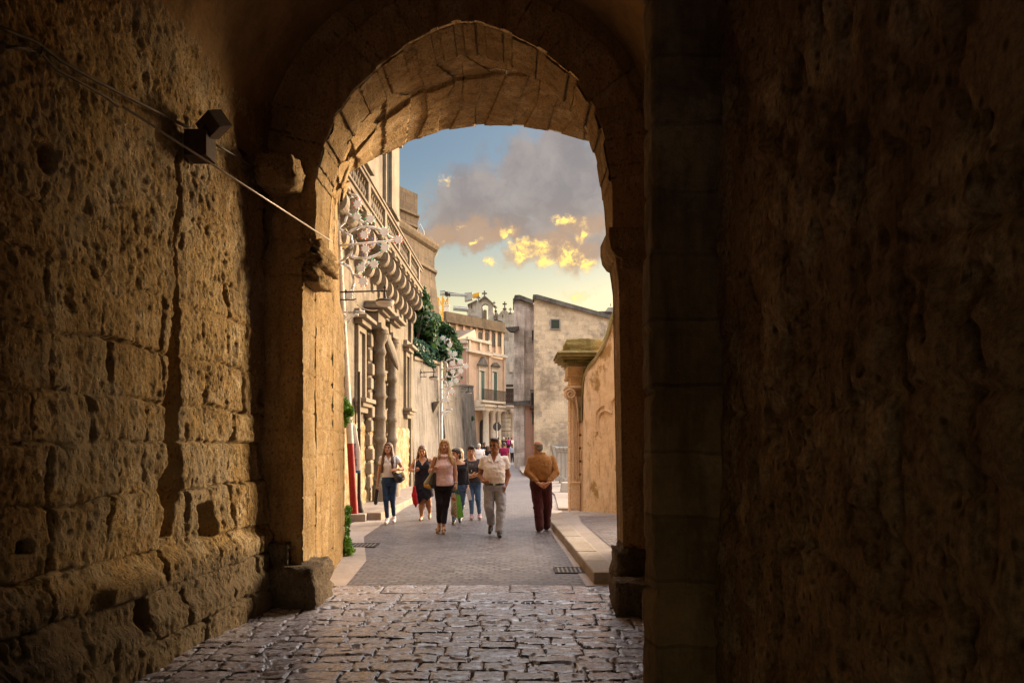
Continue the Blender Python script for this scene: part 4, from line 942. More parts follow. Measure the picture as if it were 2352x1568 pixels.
hbox(m, hs(755)+.02, PL+0.1, hz(800, 775)-0.1, hz(800, 775)+0.16, -0.1, 0.28)
for z in (hz(566, 720), 10.98):
    a = Vector((-4.15, 64.9, z)); b = Vector((-9.5, 66.4, z)); m.add([a, b, b + Vector((0, 0, .2)), a + Vector((0, 0, .2)), a + Vector((0.1, .4, 0)), b + Vector((0.1, .4, 0)), b + Vector((0.1, .4, .2)), a + Vector((0.1, .4, .2))], [(0, 1, 2, 3), (7, 6, 5, 4), (0, 3, 7, 4), (1, 5, 6, 2), (3, 2, 6, 7), (0, 4, 5, 1)])
m.build('cornice', M['cream'], pk, None)
for px in (578, 745, 868):
    m = MB(); s = hs(px); hbox(m, s-0.2, s+0.2, 5.7, hz(px, 770), 0, 0.12); m.build('pilaster', M['peach'], pk, None)
for px in (578, 668, 745):
    m = MB(); s = hs(px); hbox(m, s-0.14, s+0.14, hz(px, 745)+.14, hz(px, 640)-.12, -0.02, 0.10); m.build('parapet_post', M['cream'], pk, None)
for px, top, ped, sw in ((680, 905, 800, 0.42), (786, 912, 848, 0.42)):
    s = hs(px); z1 = hz(px, top); zpd = hz(px, ped); f = MB()
    hbox(f, s-sw-0.15, s-sw, 5.72, z1, 0, 0.1); hbox(f, s+sw, s+sw+0.15, 5.72, z1, 0, 0.1); hbox(f, s-sw-0.2, s+sw+0.2, z1, z1+0.45, 0, 0.14)
    w = f.build('window', M['cream'], pk, None)
    g = MB(); hbox(g, s-sw, s+sw, 5.72, z1, 0.0, 0.02); g.build('pane', M['deep_shadow_wood'], w, None)
    h = MB(); hbox(h, s-sw, s-sw*0.35, 5.75, z1-0.1, 0.03, 0.10); h.build('shutter', M['pale_shutter'], w, None)
    h = MB(); hbox(h, s+0.0, s+sw, 5.75, z1-0.1, 0.03, 0.08); h.build('shutter', M['green_shutter'], w, None)
    h = MB(); hbox(h, s-0.75, s+0.75, z1+0.45, z1+0.58, 0, 0.3)
    V = [hp(s-0.75, z1+0.58, 0), hp(s+0.75, z1+0.58, 0), hp(s, zpd+0.15, 0), hp(s-0.75, z1+0.58, 0.35), hp(s+0.75, z1+0.58, 0.35), hp(s, zpd+0.15, 0.35)]
    h.add(V, [(0, 1, 2), (5, 4, 3), (0, 3, 4, 1), (1, 4, 5, 2), (2, 5, 3, 0)]); h.build('pediment', M['coping'], w, None)
# balcony
m = MB(); hbox(m, hs(612), PL+0.3, 5.50, 5.70, 0, 1.1); hbox(m, hs(612), PL+0.2, 5.3, 5.5, 0, 0.8); m.build('balcony', M['cream'], pk, None)
r = MB(); s0, s1 = hs(614), PL+0.25
hbox(r, s0, s1, 6.72, 6.78, 1.0, 1.06); hbox(r, s0, s1, 5.78, 5.82, 1.0, 1.05)
n = 60
for i in range(n+1): s = s0 + (s1-s0)*i/n; hbox(r, s-0.012, s+0.012, 5.7, 6.74, 1.01, 1.04)
r.build('railing', M['iron'], pk, None)
# colonnade
m = MB(); hbox(m, hs(615), hs(795), 4.75, 5.3, 0, 1.2); hbox(m, hs(612), hs(798), 5.1, 5.3, 0, 1.35); hbox(m, hs(795), PL+0.9, 5.0, 5.55, 0.0, 2.2); hbox(m, hs(790), PL+1.1, 5.4, 5.62, 0.0, 2.4)
m.build('entablature', M['cream'], pk, None)
for px, o in ((648, 0.95), (706, 0.95), (752, 0.95), (812, 1.9), (872, 1.9)):
    c = MB(); p = hp(hs(px), 0, o); c.lathe([(0.42, 0.1), (0.42, 0.4), (0.34, 0.5), (0.31, 0.6), (0.30, 2.5), (0.26, 4.45), (0.34, 4.55), (0.40, 4.75), (0.40, 5.0 if o > 1 else 4.75)], (p.x, p.y, 0), 18); c.build('column', M['cream'], pk, 40)
m = MB()
for k in range(11): z = 0.2 + k*0.44; hbox(m, hs(795), PL+0.7, z, z+0.41, 0.0, 1.25)
m.build('rusticated_wall', M['cream'], pk, None, 0.02)
m = MB(); arc = [(hs(688) + 0.5*math.cos(a), 3.4 + 0.5*math.sin(a)) for a in np.linspace(0, math.pi, 10)] + [(hs(688)-0.5, 0.2), (hs(688)+0.5, 0.2)]
m.prism(arc, lambda u, v, d: hp(u, v, d), 0.01, 0.04); m.build('door', M['deep_shadow_wood'], pk, None)
m = MB(); s = hs(768); hbox(m, s-0.25, s+0.25, 0.2, 3.6, 0.01, 0.05); m.build('doorway', M['deep_shadow_wood'], pk, None)

lg = thing('loggia_house', 'ochre upper building with a row of arched windows behind the pink house', 'building', (-4, 76, 0))
A0 = Vector((-6.9, 73.0)); A1 = Vector((-0.95, 80.0)); ad = (A1-A0).normalized(); an = Vector((ad.y, -ad.x)); AL = (A1-A0).length
def ap(s, z, out=0.0): p = A0 + ad*s + an*out; return Vector((p.x, p.y, z))
def abox(m, s0, s1, z0, z1, o0, o1, mi=0):
    V = [ap(s0, z0, o0), ap(s0, z0, o1), ap(s1, z0, o1), ap(s1, z0, o0), ap(s0, z1, o0), ap(s0, z1, o1), ap(s1, z1, o1), ap(s1, z1, o0)]
    return m.add(V, [(3, 2, 1, 0), (4, 5, 6, 7), (0, 1, 5, 4), (1, 2, 6, 5), (2, 3, 7, 6), (3, 0, 4, 7)], mi)
def as_(px): k = (918.7 + px*0.2748 - 1176) / 1600; return (k*A0.y - A0.x) / (ad.x - k*ad.y)
def az_(px, py): D = A0.y + ad.y*as_(px); return (1017 - (602.9 + py*0.2748)) / 1600 * D + 1.65
m = MB(); abox(m, 0, AL, 0, az_(600, 520), -6, 0); m.build('wall', M['peach'], lg, None)
m = MB(); z = az_(600, 520); abox(m, -0.2, AL+0.2, z-0.25, z, 0, 0.35); abox(m, -0.1, AL+0.1, z, z+0.9, -0.3, 0.12); abox(m, -0.1, AL+0.1, az_(750, 600)+0.3, az_(750, 600)+0.4, 0, 0.1); m.build('cornice', M['tower_trim'], lg, None)
for px in (470, 530, 590, 635, 695, 750, 800, 850):
    m = MB(); s = as_(px); abox(m, s-0.16, s+0.16, az_(px, 770), z-0.26, 0, 0.13); m.build('pilaster', M['peach'], lg, None)
for px in (667, 722, 775, 826):
    s = as_(px); z0, z1 = az_(px, 700), az_(px, 600); w = 0.30
    out = [(s-w, z0), (s+w, z0), (s+w, z1)] + [(s + w*math.cos(a), z1 + w*math.sin(a)) for a in np.linspace(0.2, math.pi-0.2, 7)] + [(s-w, z1)]
    f = MB(); out2 = [(s + (u-s)*1.45, (v if v == z0 else v + 0.05)) for u, v in out]; f.prism(out2, lambda u, v, d: ap(u, v, d), 0.002, 0.06); wn = f.build('window', M['cream'], lg, None)
    g = MB(); g.prism(out, lambda u, v, d: ap(u, v, d), 0.061, 0.075); g.build('pane', M['deep_shadow_wood'], wn, None)
m = MB(); g0 = at(*zp(405, 650), 69.5); g1 = at(*zp(405, 570), 72.5); g2 = at(*zp(625, 558), 72.5); g3 = at(*zp(470, 640), 69.0); g4 = at(*zp(640, 640), 72.5)
m.add([g0, g1, g2, g3, g0 - Vector((0, 0, .2)), g1 - Vector((0, 0, .2)), g2 - Vector((0, 0, .2)), g3 - Vector((0, 0, .2))], [(0, 1, 2, 3), (7, 6, 5, 4), (0, 3, 7, 4), (3, 2, 6, 7), (2, 1, 5, 6), (1, 0, 4, 5)]); m.build('tiled_roof', M['roof_tile'], lg, None)
m = MB(); m.add([g3 - Vector((0, 0, .02)), g2 - Vector((0, 0, .02)), g4, g3 - Vector((0, -.6, .02)), g2 - Vector((0, -.6, .02)), g4 + Vector((0, .6, 0))], [(0, 2, 1), (3, 4, 5), (0, 3, 5, 2), (1, 2, 5, 4), (0, 1, 4, 3)]); m.build('gable', M['peach'], lg, None)

ch = thing('church', 'pale weathered church front with crosses on its gabled bell openings', 'church', (-2.5, 92, 0))
CD = 92.0
def cpl(px, py, d=0.0): q = at(*zp(px, py), CD); return Vector((q.x, CD + d, q.z))
def cpoly(m, pts, d0, d1): m.prism([tuple(cpl(*p).xz) for p in pts], lambda u, v, d: Vector((u, CD + d, v)), d0, d1)
m = MB(); cpoly(m, [(570, 1500), (570, 360), (640, 320), (660, 318), (684, 300), (684, 480), (737, 480), (737, 318), (780, 352), (782, 480), (860, 500), (880, 1500)], 0, 5); m.build('front_wall', M['church'], ch, None)
m = MB(); cpoly(m, [(684, 300), (703, 286), (716, 290), (737, 318), (737, 352), (728, 348), (710, 342), (694, 350), (684, 362)], 0, 0.9); m.build('bell_gable', M['church'], ch, None)
m = MB(); cpoly(m, [(660, 318), (703, 282), (716, 284), (782, 345), (782, 358), (716, 298), (704, 296), (660, 330)], -0.3, 0.9); cpoly(m, [(565, 352), (642, 314), (644, 324), (566, 364)], -0.3, 0.8); cpoly(m, [(570, 440), (690, 470), (690, 480), (570, 452)], -0.12, 0); m.build('coping', M['coping'], ch, None)
m = MB(); cpoly(m, [(782, 460), (790, 400), (802, 392), (824, 425), (838, 402), (874, 372), (906, 405), (920, 412), (960, 404), (975, 1500), (860, 1500), (858, 480)], 1.0, 5); m.build('side_wall', M['church'], ch, None)
m = MB()
for (x, y, w, h) in ((710, 440, 15, 40), (857, 437, 6, 9), (808, 465, 9, 16), (598, 372, 6, 12)):
    m = MB(); cpoly(m, [(x-w, y+h), (x+w, y+h), (x+w, y-h), (x, y-h-8), (x-w, y-h)], -0.02 if x != 857 else 0.9, 0.0 if x != 857 else 0.99)
    m.build('bell_opening', M['tower_trim'], ch, None)
for (x, y, s) in ((654, 318, 1.0), (705, 288, 1.25), (786, 350, 0.7), (799, 392, 0.8), (875, 372, 1.1), (922, 408, 0.8)):
    p = cpl(x, y, 0.5); m = MB(); m.box((p.x-0.07*s, p.y-.07, p.z-0.2), (p.x+0.07*s, p.y+.07, p.z+0.75*s)); m.box((p.x-0.26*s, p.y-.06, p.z+0.38*s), (p.x-0.071*s, p.y+.06, p.z+0.54*s)); m.box((p.x+0.071*s, p.y-.06, p.z+0.38*s), (p.x+0.26*s, p.y+.06, p.z+0.54*s))
    m.lathe([(0.22*s, -0.25), (0.26*s, -0.1), (0.12*s, 0.02)], p, 8); m.build('cross', M['leaf_ivy'] if False else M['coping'], ch, None)
m = MB(); cpoly(m, [(862, 700), (900, 640), (950, 690), (950, 760), (862, 760)], 0.5, 0.99); m.build('transept_roof', M['roof_tile'], ch, None)
for (x0, x1, y0, y1) in ((917, 940, 832, 910),):
    f = MB(); cpoly(f, [(x0-5, y1+5), (x1+5, y1+5), (x1+5, y0-5), (x0-5, y0-5)], 0.9, 0.995); w = f.build('window', M['church'], ch, None)
    g = MB(); cpoly(g, [(x0, y1), (x1, y1), (x1, y0), (x0, y0)], 0.85, 0.899); g.build('pane', M['pale_shutter'], w, None)
# tower cranes
def truss(m, a, b, w, r, n):
    a = Vector(a); b = Vector(b); t = (b-a).normalized(); s = t.orthogonal().normalized(); u = t.cross(s); off = [s*w+u*w, s*w-u*w, -s*w-u*w, -s*w+u*w]
    for o_ in off: m.tube([a+o_, b+o_], r, 4)
    for i in range(n):
        p = a + (b-a)*i/n; q = a + (b-a)*(i+1)/n
        for k in range(4): m.tube([p+off[k], q+off[(k+1) % 4]], r*0.7, 4)
cr = thing('tower_crane', 'yellow tower crane with grey counterweight and cab above the roofs', 'crane', (-7.3, 105, 0))
def cpt(px, py, D=105.0): return at(*zp(px, py), D)
m = MB(); a = cpt(360, 700); b = cpt(360, 290); truss(m, (a.x, a.y, 0.0), b, 0.5, 0.10, 16); m.build('mast', M['crane_yellow'], cr, None)
m = MB(); truss(m, cpt(335, 262), cpt(560, 274), 0.14, 0.045, 18); m.tube([cpt(360, 238), cpt(540, 268)], 0.07, 5); m.tube([cpt(335, 238), cpt(380, 236)], 0.12, 5); m.build('jib', M['crane_grey'], cr, None)
m = MB(); p = cpt(542, 318); q = cpt(606, 248); m.add([cpt(540, 252), cpt(606, 246), cpt(606, 304), cpt(541, 318)] + [v + Vector((0, 1.2, 0)) for v in (cpt(540, 252), cpt(606, 246), cpt(606, 304), cpt(541, 318))], [(0, 1, 2, 3), (7, 6, 5, 4), (0, 4, 5, 1), (1, 5, 6, 2), (2, 6, 7, 3), (3, 7, 4, 0)]); m.build('counterweight', M['crane_grey'], cr, None)
m = MB(); v4 = (cpt(606, 262), cpt(665, 248), cpt(665, 274), cpt(606, 288)); m.add(list(v4) + [v + Vector((0, 1.2, 0)) for v in v4], [(0, 1, 2, 3), (7, 6, 5, 4), (0, 4, 5, 1), (1, 5, 6, 2), (2, 6, 7, 3), (3, 7, 4, 0)]); m.build('tail_box', M['crane_yellow'], cr, None)
m = MB(); a = cpt(378, 276); b = cpt(402, 252); m.box((a.x, a.y-.6, a.z), (b.x, a.y+.8, b.z)); a = cpt(406, 276); b = cpt(420, 262); m.box((a.x, a.y-.6, a.z), (b.x, a.y+.8, b.z)); m.build('cab', M['iron'], cr, None)
c2 = thing('tower_crane', 'thin distant crane jib showing left of the church gable', 'crane', (-9, 160, 0))
m = MB(); truss(m, cpt(445, 380, 160), cpt(575, 392, 160), 0.35, 0.09, 16); m.build('jib', M['crane_grey'], c2, None)
m = MB(); a = cpt(590, 392, 160); truss(m, (a.x, 160, 0), a, 0.5, 0.12, 16); m.build('mast', M['crane_grey'], c2, None)
rf = thing('roof_fence', 'white slatted roof screen standing by the crane mast', 'railing', tuple(at(*zp(390, 445), 74)))
m = MB()
for i in range(7): a = at(*zp(372 + i*6.3, 446), 74); b = at(*zp(372 + i*6.3, 358), 74); m.box((a.x-.03, 74-.03, a.z-0.4), (a.x+.03, 74.03, b.z))
a = at(*zp(366, 362), 74); b = at(*zp(416, 354), 74); m.box((a.x, 73.9, a.z), (b.x, 74.1, b.z)); m.build('slats', M['white_paint'], rf, None)

# ------------------------------------------------------------------ right: tall gabled house
def rp(px, py, D): return at(1148.4 + px*0.27464, 631.6 + py*0.27464, D)
hh = thing('gabled_house', 'tall weathered stone house with sloping parapet and one small square window', 'building', (3, 45, 0))
def rpoly(m, pts, D0, D1, Dm): m.prism([tuple(rp(x, y, Dm).xz) for x, y in pts], lambda u, v, d: Vector((u, d, v)), D0, D1)
m = MB(); rpoly(m, [(287, 1700), (287, 195), (1000, 385), (1600, 560), (1600, 1700)], 45, 54, 45); m.build('gable_wall', M['house_wall'], hh, None)
m = MB(); rpoly(m, [(276, 205), (276, 166), (312, 166), (1000, 356), (1620, 535), (1620, 570), (1000, 390), (316, 206)], 44.85, 46, 45); m.build('parapet', M['coping'], hh, None)
m = MB(); rpoly(m, [(118, 1700), (118, 205), (130, 200), (288, 250), (288, 1700)], 46.6, 54, 46.6); m.build('side_wall', M['house_dark'], hh, None)
m = MB(); rpoly(m, [(110, 212), (124, 172), (165, 170), (276, 212), (276, 248), (165, 206), (126, 214)], 46.4, 50, 46.6); m.build('parapet', M['coping'], hh, None)
m = MB(); rpoly(m, [(118, 1700), (118, 460), (200, 452), (206, 1700)], 46.2, 46.59, 46.6); m.build('buttress', M['house_dark'], hh, None)
m = MB(); rpoly(m, [(50, 448), (160, 440), (160, 460), (118, 486), (85, 480)], 46.0, 46.59, 46.6); rpoly(m, [(108, 1058), (255, 1052), (255, 1085), (108, 1092)], 46.0, 46.19, 46.6); rpoly(m, [(108, 205), (118, 205), (118, 240)], 46.2, 48, 46.6); m.build('ledge', M['coping'], hh, None)
m = MB(); rpoly(m, [(208, 1700), (208, 1088), (287, 1088), (287, 1700)], 46.3, 46.595, 46.6); m.build('plaster_panel', M['pink'], hh, None)
def rwin(x0, x1, y0, y1, D, mat, fr=7):
    f = MB(); rpoly(f, [(x0-fr, y1+fr), (x1+fr, y1+fr), (x1+fr, y0-fr), (x0-fr, y0-fr)], D-0.05, D+0.3, D); w = f.build('window', M['white_stone'], hh, None)
    g = MB(); rpoly(g, [(x0, y1), (x1, y1), (x1, y0), (x0, y0)], D-0.06, D-0.051, D); g.build('pane', mat, w, None)
rwin(428, 496, 374, 446, 45, M['dark_glass'], 9); rwin(267, 283, 462, 540, 46.55, M['deep_shadow_wood'], 1)
rwin(270, 287, 1142, 1250, 46.3, M['deep_shadow_wood'], 3); rwin(262, 285, 985, 1095, 46.5, M['deep_shadow_wood'], 2)
m = MB(); a = rp(254, 1112, 45.9); b = rp(296, 966, 45.9)
for i in range(7): x = a.x + (b.x-a.x)*i/6; m.box((x-.012, 45.8, a.z), (x+.012, 45.83, b.z))
m.box((a.x-.03, 45.78, a.z-.05), (b.x+.03, 46.5, a.z)); m.box((a.x-.03, 45.78, b.z), (b.x+.03, 45.84, b.z+.05)); m.build('balcony', M['iron'], hh, None)
m = MB(); rpoly(m, [(430, 1440), (440, 1415), (530, 1412), (545, 1436), (500, 1442)], 44.6, 44.99, 45); m.build('niche_hood', M['white_stone'], hh, None)
bb = thing('dark_balcony', 'black iron balcony with goods hung on it beyond the gabled house corner', 'balcony', tuple(rp(82, 1090, 60)))
m = MB(); a = rp(52, 1092, 60); b = rp(112, 962, 60); m.box((a.x, 59, a.z-.15), (b.x+.6, 61.5, a.z)); m.build('slab', M['white_stone'], bb, None)
m = MB()
for i in range(10): x = a.x + (b.x-a.x)*i/9; m.box((x-.03, 59, a.z), (x+.03, 59.05, b.z))
for k in range(4): z = a.z + 0.2 + k*0.45; m.box((a.x, 59.06, z), (b.x, 59.2, z+0.22))
m.box((a.x-.04, 58.95, b.z), (b.x+.04, 59.1, b.z+.08)); m.build('railing', M['iron'], bb, None)
fb = thing('white_house', 'pale grey house wall showing in the gap beside the gabled house', 'building', (1, 66, 0))
m = MB(); a = rp(38, 700, 74); m.box((a.x, 74, 0), (4, 78, 12.5)); m.build('wall', M['church'], fb, None)
m = MB(); a = rp(80, 810, 74); b = rp(106, 725, 74); m.box((a.x, 73.9, a.z), (b.x, 73.99, b.z)); a = rp(78, 1180, 74); b = rp(110, 1125, 74); m.box((a.x, 73.9, a.z), (b.x, 73.99, b.z)); m.build('window', M['pale_shutter'], fb, None)
rt = thing('rooftop_house', 'grey rooftop block with bars and aerials peeping above the gable roof', 'building', (10, 75, 0))
m = MB(); a = rp(830, 420, 72); b = rp(1100, 300, 72); m.box((a.x, 72, 0), (b.x, 78, b.z)); a2 = rp(908, 300, 72); b2 = rp(1100, 262, 72); m.box((a2.x, 72.5, b.z), (b2.x, 77, b2.z)); m.build('wall', M['church'], rt, None)
m = MB()
for y in (310, 322, 334, 345): p = rp(830, y, 71.95); q = rp(1100, y-4, 71.95); m.tube([p, q], 0.05, 4)
for x, y0, y1 in ((926, 262, 238), (976, 262, 165), (984, 200, 196)): m.tube([rp(x, y0, 72), rp(x, y1, 72)], 0.04, 4)
m.build('aerials', M['iron'], rt, None)

# ------------------------------------------------------------------ orange garden gate and curved wall
def gpt(px, py, D): return at(1251.7 + px*0.29295, 746.4 + py*0.29295, D)
gp = thing('gate_pillar', 'orange stone gate pillar with scroll bracket, wide cornice and mossy cap', 'pillar', (1.55, 16, 0.13))
GD = 15.9
def gbox(m, x0, x1, y0, y1, d0, d1, taper=0): a = gpt(x0, y1, GD); b = gpt(x1, y0, GD); return m.box((a.x, GD+d0, a.z), (b.x, GD+d1, b.z), taper=taper)
m = MB(); gbox(m, 205, 300, 300, 1435, 0.06, 0.9); gbox(m, 180, 300, 320, 398, 0.0, 0.9); gbox(m, 300, 560, 210, 1300, 0.10, 0.9); m.build('shaft', M['orange_stone'], gp, None)
m = MB(); gbox(m, 172, 560, 396, 406, -0.06, 0.95); gbox(m, 176, 560, 406, 416, -0.03, 0.95); gbox(m, 165, 292, 478, 496, -0.10, 0.9); gbox(m, 172, 288, 496, 510, -0.05, 0.9); m.build('moulding', M['orange_stone'], gp, None, 0.008)
m = MB(); gbox(m, 216, 268, 600, 1230, 0.0, 0.06); [gbox(m, x, x+7, 560, 1232, -0.03, 0.0) for x in (218, 232, 246, 259)]; m.build('pilaster', M['orange_stone'], gp, None, 0.006)
m = MB(); gbox(m, 205, 275, 1232, 1436, -0.06, 0.06); gbox(m, 202, 278, 1225, 1240, -0.08, 0.06); m.build('plinth', M['orange_stone'], gp, None, 0.008)
m = MB()
for k in range(9): y = 560 + k*103; gbox(m, 269, 300, y, y+88, -0.02, 0.05); gbox(m, 196, 206, y, y+88, 0.08, 0.5)
m.build('rusticated_quoin', M['orange_stone'], gp, None, 0.015)
m = MB(); gbox(m, 175, 520, 296, 318, -0.10, 0.95); gbox(m, 150, 520, 278, 296, -0.20, 1.0); gbox(m, 120, 520, 262, 279, -0.34, 1.0); gbox(m, 95, 520, 238, 262, -0.42, 1.05); gbox(m, 82, 520, 218, 238, -0.46, 1.1, 0.03)
for k in range(8): gbox(m, 130+k*16, 139+k*16, 280, 312, -0.30+0.012*k, -0.09)
m.build('cornice', M['mossy'], gp, None, 0.012)
V = gpt(330, 205, GD); cap = lump('cap', (gpt(330, 150, GD).x, GD+0.35, gpt(330, 160, GD).z), (0.50, 0.42, 0.15), M['mossy'], 33, gp, amp=0.1, pw=0.18)
# volute bracket
m = MB(); pts = []
for k in range(34): a = -R(40) + k*0.36; r_ = 0.13*(1 - k/40); pts.append(gpt(196, 543, GD) + Vector((-r_*math.cos(a), -0.12, r_*math.sin(a))))
m.tube(pts, [0.028*(1 - k/50) for k in range(34)], 7)
c = gpt(205, 548, GD); m.lathe([(0.13, -0.10), (0.12, -0.085)], (c.x, GD-0.02, c.z), 16, M=Matrix.Rotation(R(90), 3, 'X'))
m.tube([gpt(215, 590, GD) + Vector((0, -0.08, 0)), gpt(238, 560, GD) + Vector((0, -0.1, 0)), gpt(252, 640, GD) + Vector((0, -0.08, 0)), gpt(262, 760, GD) + Vector((0, -0.05, 0))], [0.03, 0.035, 0.03, 0.02], 7)
m.build('scroll_bracket', M['orange_stone'], gp, 50)
m = MB(); gbox(m, 292, 328, 1315, 1440, -0.10, 0.05); m.build('foot_block', M['mossy'], gp, None, 0.01)
# swept wall: stands a little nearer toward its right end
ow = thing('garden_wall', 'orange plastered wall with swooping mossy top and moulded panel at the right', 'wall', (2, 15, 0.13))
def wD(x): return 15.55 - 0.85 * sst((x - 1.55) / 1.0, 0.0, 1.3)
top = [(1.585, -0.1), (1.585, 2.2), (1.60, 2.85), (1.63, 3.15), (1.72, 3.36), (1.86, 3.52), (2.02, 3.78), (2.14, 4.10), (2.22, 4.42), (2.34, 4.72), (2.6, 5.0), (3.2, 5.15), (4.1, 5.2)]
xs = np.concatenate([np.linspace(1.585, 2.6, 64), np.linspace(2.63, 4.1, 30)]); tx = np.array([p[0] for p in top[1:]]) + np.arange(len(top)-1)*1e-5; tz = np.array([p[1] for p in top[1:]])
zt = np.interp(xs, tx, tz); G = []
nz_ = 120
for x, z in zip(xs, zt): G.append([(x, wD(x), 0.08 + (z-0.08)*k/nz_) for k in range(nz_+1)])
G = np.array(G); G[..., 1] += 0.012*fbm(G[..., 0]*5, G[..., 2]*5, None, 4, 401)
grid_mesh('wall_face', G, M['orange_plaster'], ow, flip=False)
m = MB(); n = len(xs)
V = []
for x, z in zip(xs, zt): V += [(x-0.03, wD(x)-0.03, z-0.07), (x-0.03, wD(x)-0.03, z+0.03), (x-0.03, wD(x)+0.45, z+0.03), (x-0.03, wD(x)+0.45, z-0.07)]
F = []
for i in range(n-1):
    for k in range(4): F.append((i*4+k, (i+1)*4+k, (i+1)*4+(k+1) % 4, i*4+(k+1) % 4))
m.add(V, F + [(0, 1, 2, 3), (n*4-1, n*4-2, n*4-3, n*4-4)]); m.build('coping', M['mossy'], ow, 50)
m = MB(); m.box((1.58, 15.62, 0.05), (4.1, 15.95, 2.2)); m.box((4.0, 14.7, 0.05), (4.1, 15.6, 5.2)); m.build('wall_back', M['orange_plaster'], ow, None)
V = []
m = MB()
for x, z in zip(xs, zt): V += [(x, wD(x)+0.40, 0.0), (x, wD(x)+0.40, z)]
m.add(V, [(i*2, i*2+1, i*2+3, i*2+2) for i in range(n-1)]); m.build('wall_back', M['orange_plaster'], ow, None)
def wmould(pts, r): 
    P = []
    for px, py in pts: q = gpt(px, py, 15.0); P.append(q)
    P = [Vector((p.x * wD(p.x)/15.0, wD(p.x * wD(p.x)/15.0) - 0.015, (p.z-1.65)*wD(p.x)/15.0 + 1.65)) for p in P]
    mm = MB(); mm.tube(P, r, 7); mm.build('moulding', M['orange_stone'], ow, 50)
wmould([(620, 470), (604, 505), (585, 535), (560, 560), (535, 582), (520, 600), (519, 640), (519, 690)], 0.032)
wmould([(519, 692), (505, 682), (490, 672), (470, 670), (448, 678), (430, 694), (418, 715), (412, 745), (411, 790), (410, 835)], 0.028)
wmould([(400, 690), (410, 668), (428, 645), (450, 632), (462, 630)], 0.02)
# white stone parapet posts along the right pavement
for i, (px0, px1, D) in enumerate(((96, 130, 29.5), (128, 162, 27.8), (160, 212, 26.2))):
    a = gpt(px0, 1180, D); b = gpt(px1, 962, D)
    g = thing('parapet_post', ('white stone parapet post farthest along the right pavement', 'white stone parapet post in the middle of the three beside the orange pillar', 'widest white stone parapet post nearest the orange pillar')[i], 'post', (a.x, D, 0.05), 'white parapet posts')
    m = MB(); m.box((a.x, D, 0.04), (b.x, D+0.5, b.z-0.16)); m.build('shaft', M['white_stone'], g, None, 0.015)
    m = MB(); m.box((a.x-.04, D-.04, b.z-0.16), (b.x+.04, D+.54, b.z-.06)); m.box((a.x-.07, D-.07, b.z-0.06), (b.x+.07, D+.57, b.z+.04)); m.build('cap', M['white_stone'], g, None, 0.015)
    m = MB(); m.box((a.x-.06, D-.05, 0.03), (b.x+.06, D+.55, 0.32)); m.build('base', M['white_stone'], g, None, 0.015)
m = MB(); a = gpt(50, 940, 31); b = gpt(140, 960, 31)
sl = thing('stone_trough', 'slanted white stone coping block behind the parapet posts', 'block', (a.x, 31, 0.05))
m.add([(a.x, 31, a.z), (b.x, 31, b.z), (b.x, 31, 0.05), (a.x+.35, 31, 0.05)] + [(a.x, 32, a.z), (b.x, 32, b.z), (b.x, 32, 0.05), (a.x+.35, 32, 0.05)], [(0, 1, 2, 3), (7, 6, 5, 4), (0, 4, 5, 1), (1, 5, 6, 2), (2, 6, 7, 3), (3, 7, 4, 0)]); m.build('block', M['white_stone'], sl, None, 0.02)
bd = thing('stone_block', 'small pale stone block on the pavement at the foot of the orange pillar', 'block', (1.9, 23, 0.05))
m = MB(); m.box((1.6, 22.8, 0.04), (1.9, 23.2, 0.36), taper=0.03); m.build('block', M['white_stone'], bd, None, 0.03)
# ------------------------------------------------------------------ street furniture
def street_lamp(label, X, D, zl, arm):
    """bracket on a wall at the left, arm reaching right to a flat bowl lamp; the thing's base is the wall plate"""
    t = thing('street_lamp', label, 'street lamp', (X, D, zl), 'bracket lamps along the left walls')
    m = MB(); m.box((X-0.02, D-0.03, zl-0.42), (X+0.03, D+0.03, zl+0.12)); m.lathe([(0.05, -0.03), (0.05, 0.03)], (X+0.03, D, zl), 8); m.build('wall_plate', M['lamp_metal'], t, None, 0.006)
    m = MB(); m.tube([(X, D, zl-0.02), (X+arm*0.5, D, zl), (X+arm+0.06, D, zl+0.02)], 0.017, 8); m.tube([(X, D, zl-0.17), (X+arm*0.42, D, zl-0.17), (X+arm*0.47, D, zl-0.15)], 0.013, 8)
    m.tube([(X+arm*0.28, D, zl-0.2), (X+arm*0.28, D, zl+0.04)], 0.012, 6); m.lathe([(0.03, -.02), (0.04, 0), (0.03, .02)], (X+arm*0.28, D, zl), 8); m.build('arm', M['lamp_metal'], t, True)
    c = (X+arm, D, zl); m = MB(); m.lathe([(0.012, 0.14), (0.03, 0.11), (0.035, 0.08), (0.018, 0.05), (0.022, -0.08), (0.035, -0.11), (0.035, -0.14), (0.10, -0.155), (0.19, -0.185), (0.200, -0.205), (0.195, -0.222)][::-1], c, 20); m.build('lamp_shade', M['lamp_metal'], t, 50)
    m = MB(); m.lathe([(0.03, -0.30), (0.11, -0.298), (0.15, -0.285), (0.185, -0.25), (0.193, -0.224)], c, 20); m.build('glass_bowl', M['lamp_glass'], t, 60)
    return t
def fX(D): return FX0 + FK*D
L1 = street_lamp('nearest bracket street lamp below the festive frame on the palazzo', fX(14.5)+0.01, 14.5, 4.80, 1.13)
L2 = street_lamp('bracket street lamp on the pale garden wall under the ivy', -3.50, 26.6, 4.35, 0.52)
L3 = street_lamp('bracket street lamp standing out from the dark leaning wall', -3.0, 38.0, 4.62, 0.62)
for s, z, lb, a in ((hs(700), 5.25, 'far bracket street lamp under the pink house balcony', 0.6), (hs(712), 3.6, 'lowest far street lamp against the white colonnade', 0.6)):
    p = hp(s, z, 1.45); street_lamp(lb, p.x-0.5, p.y, z, a)
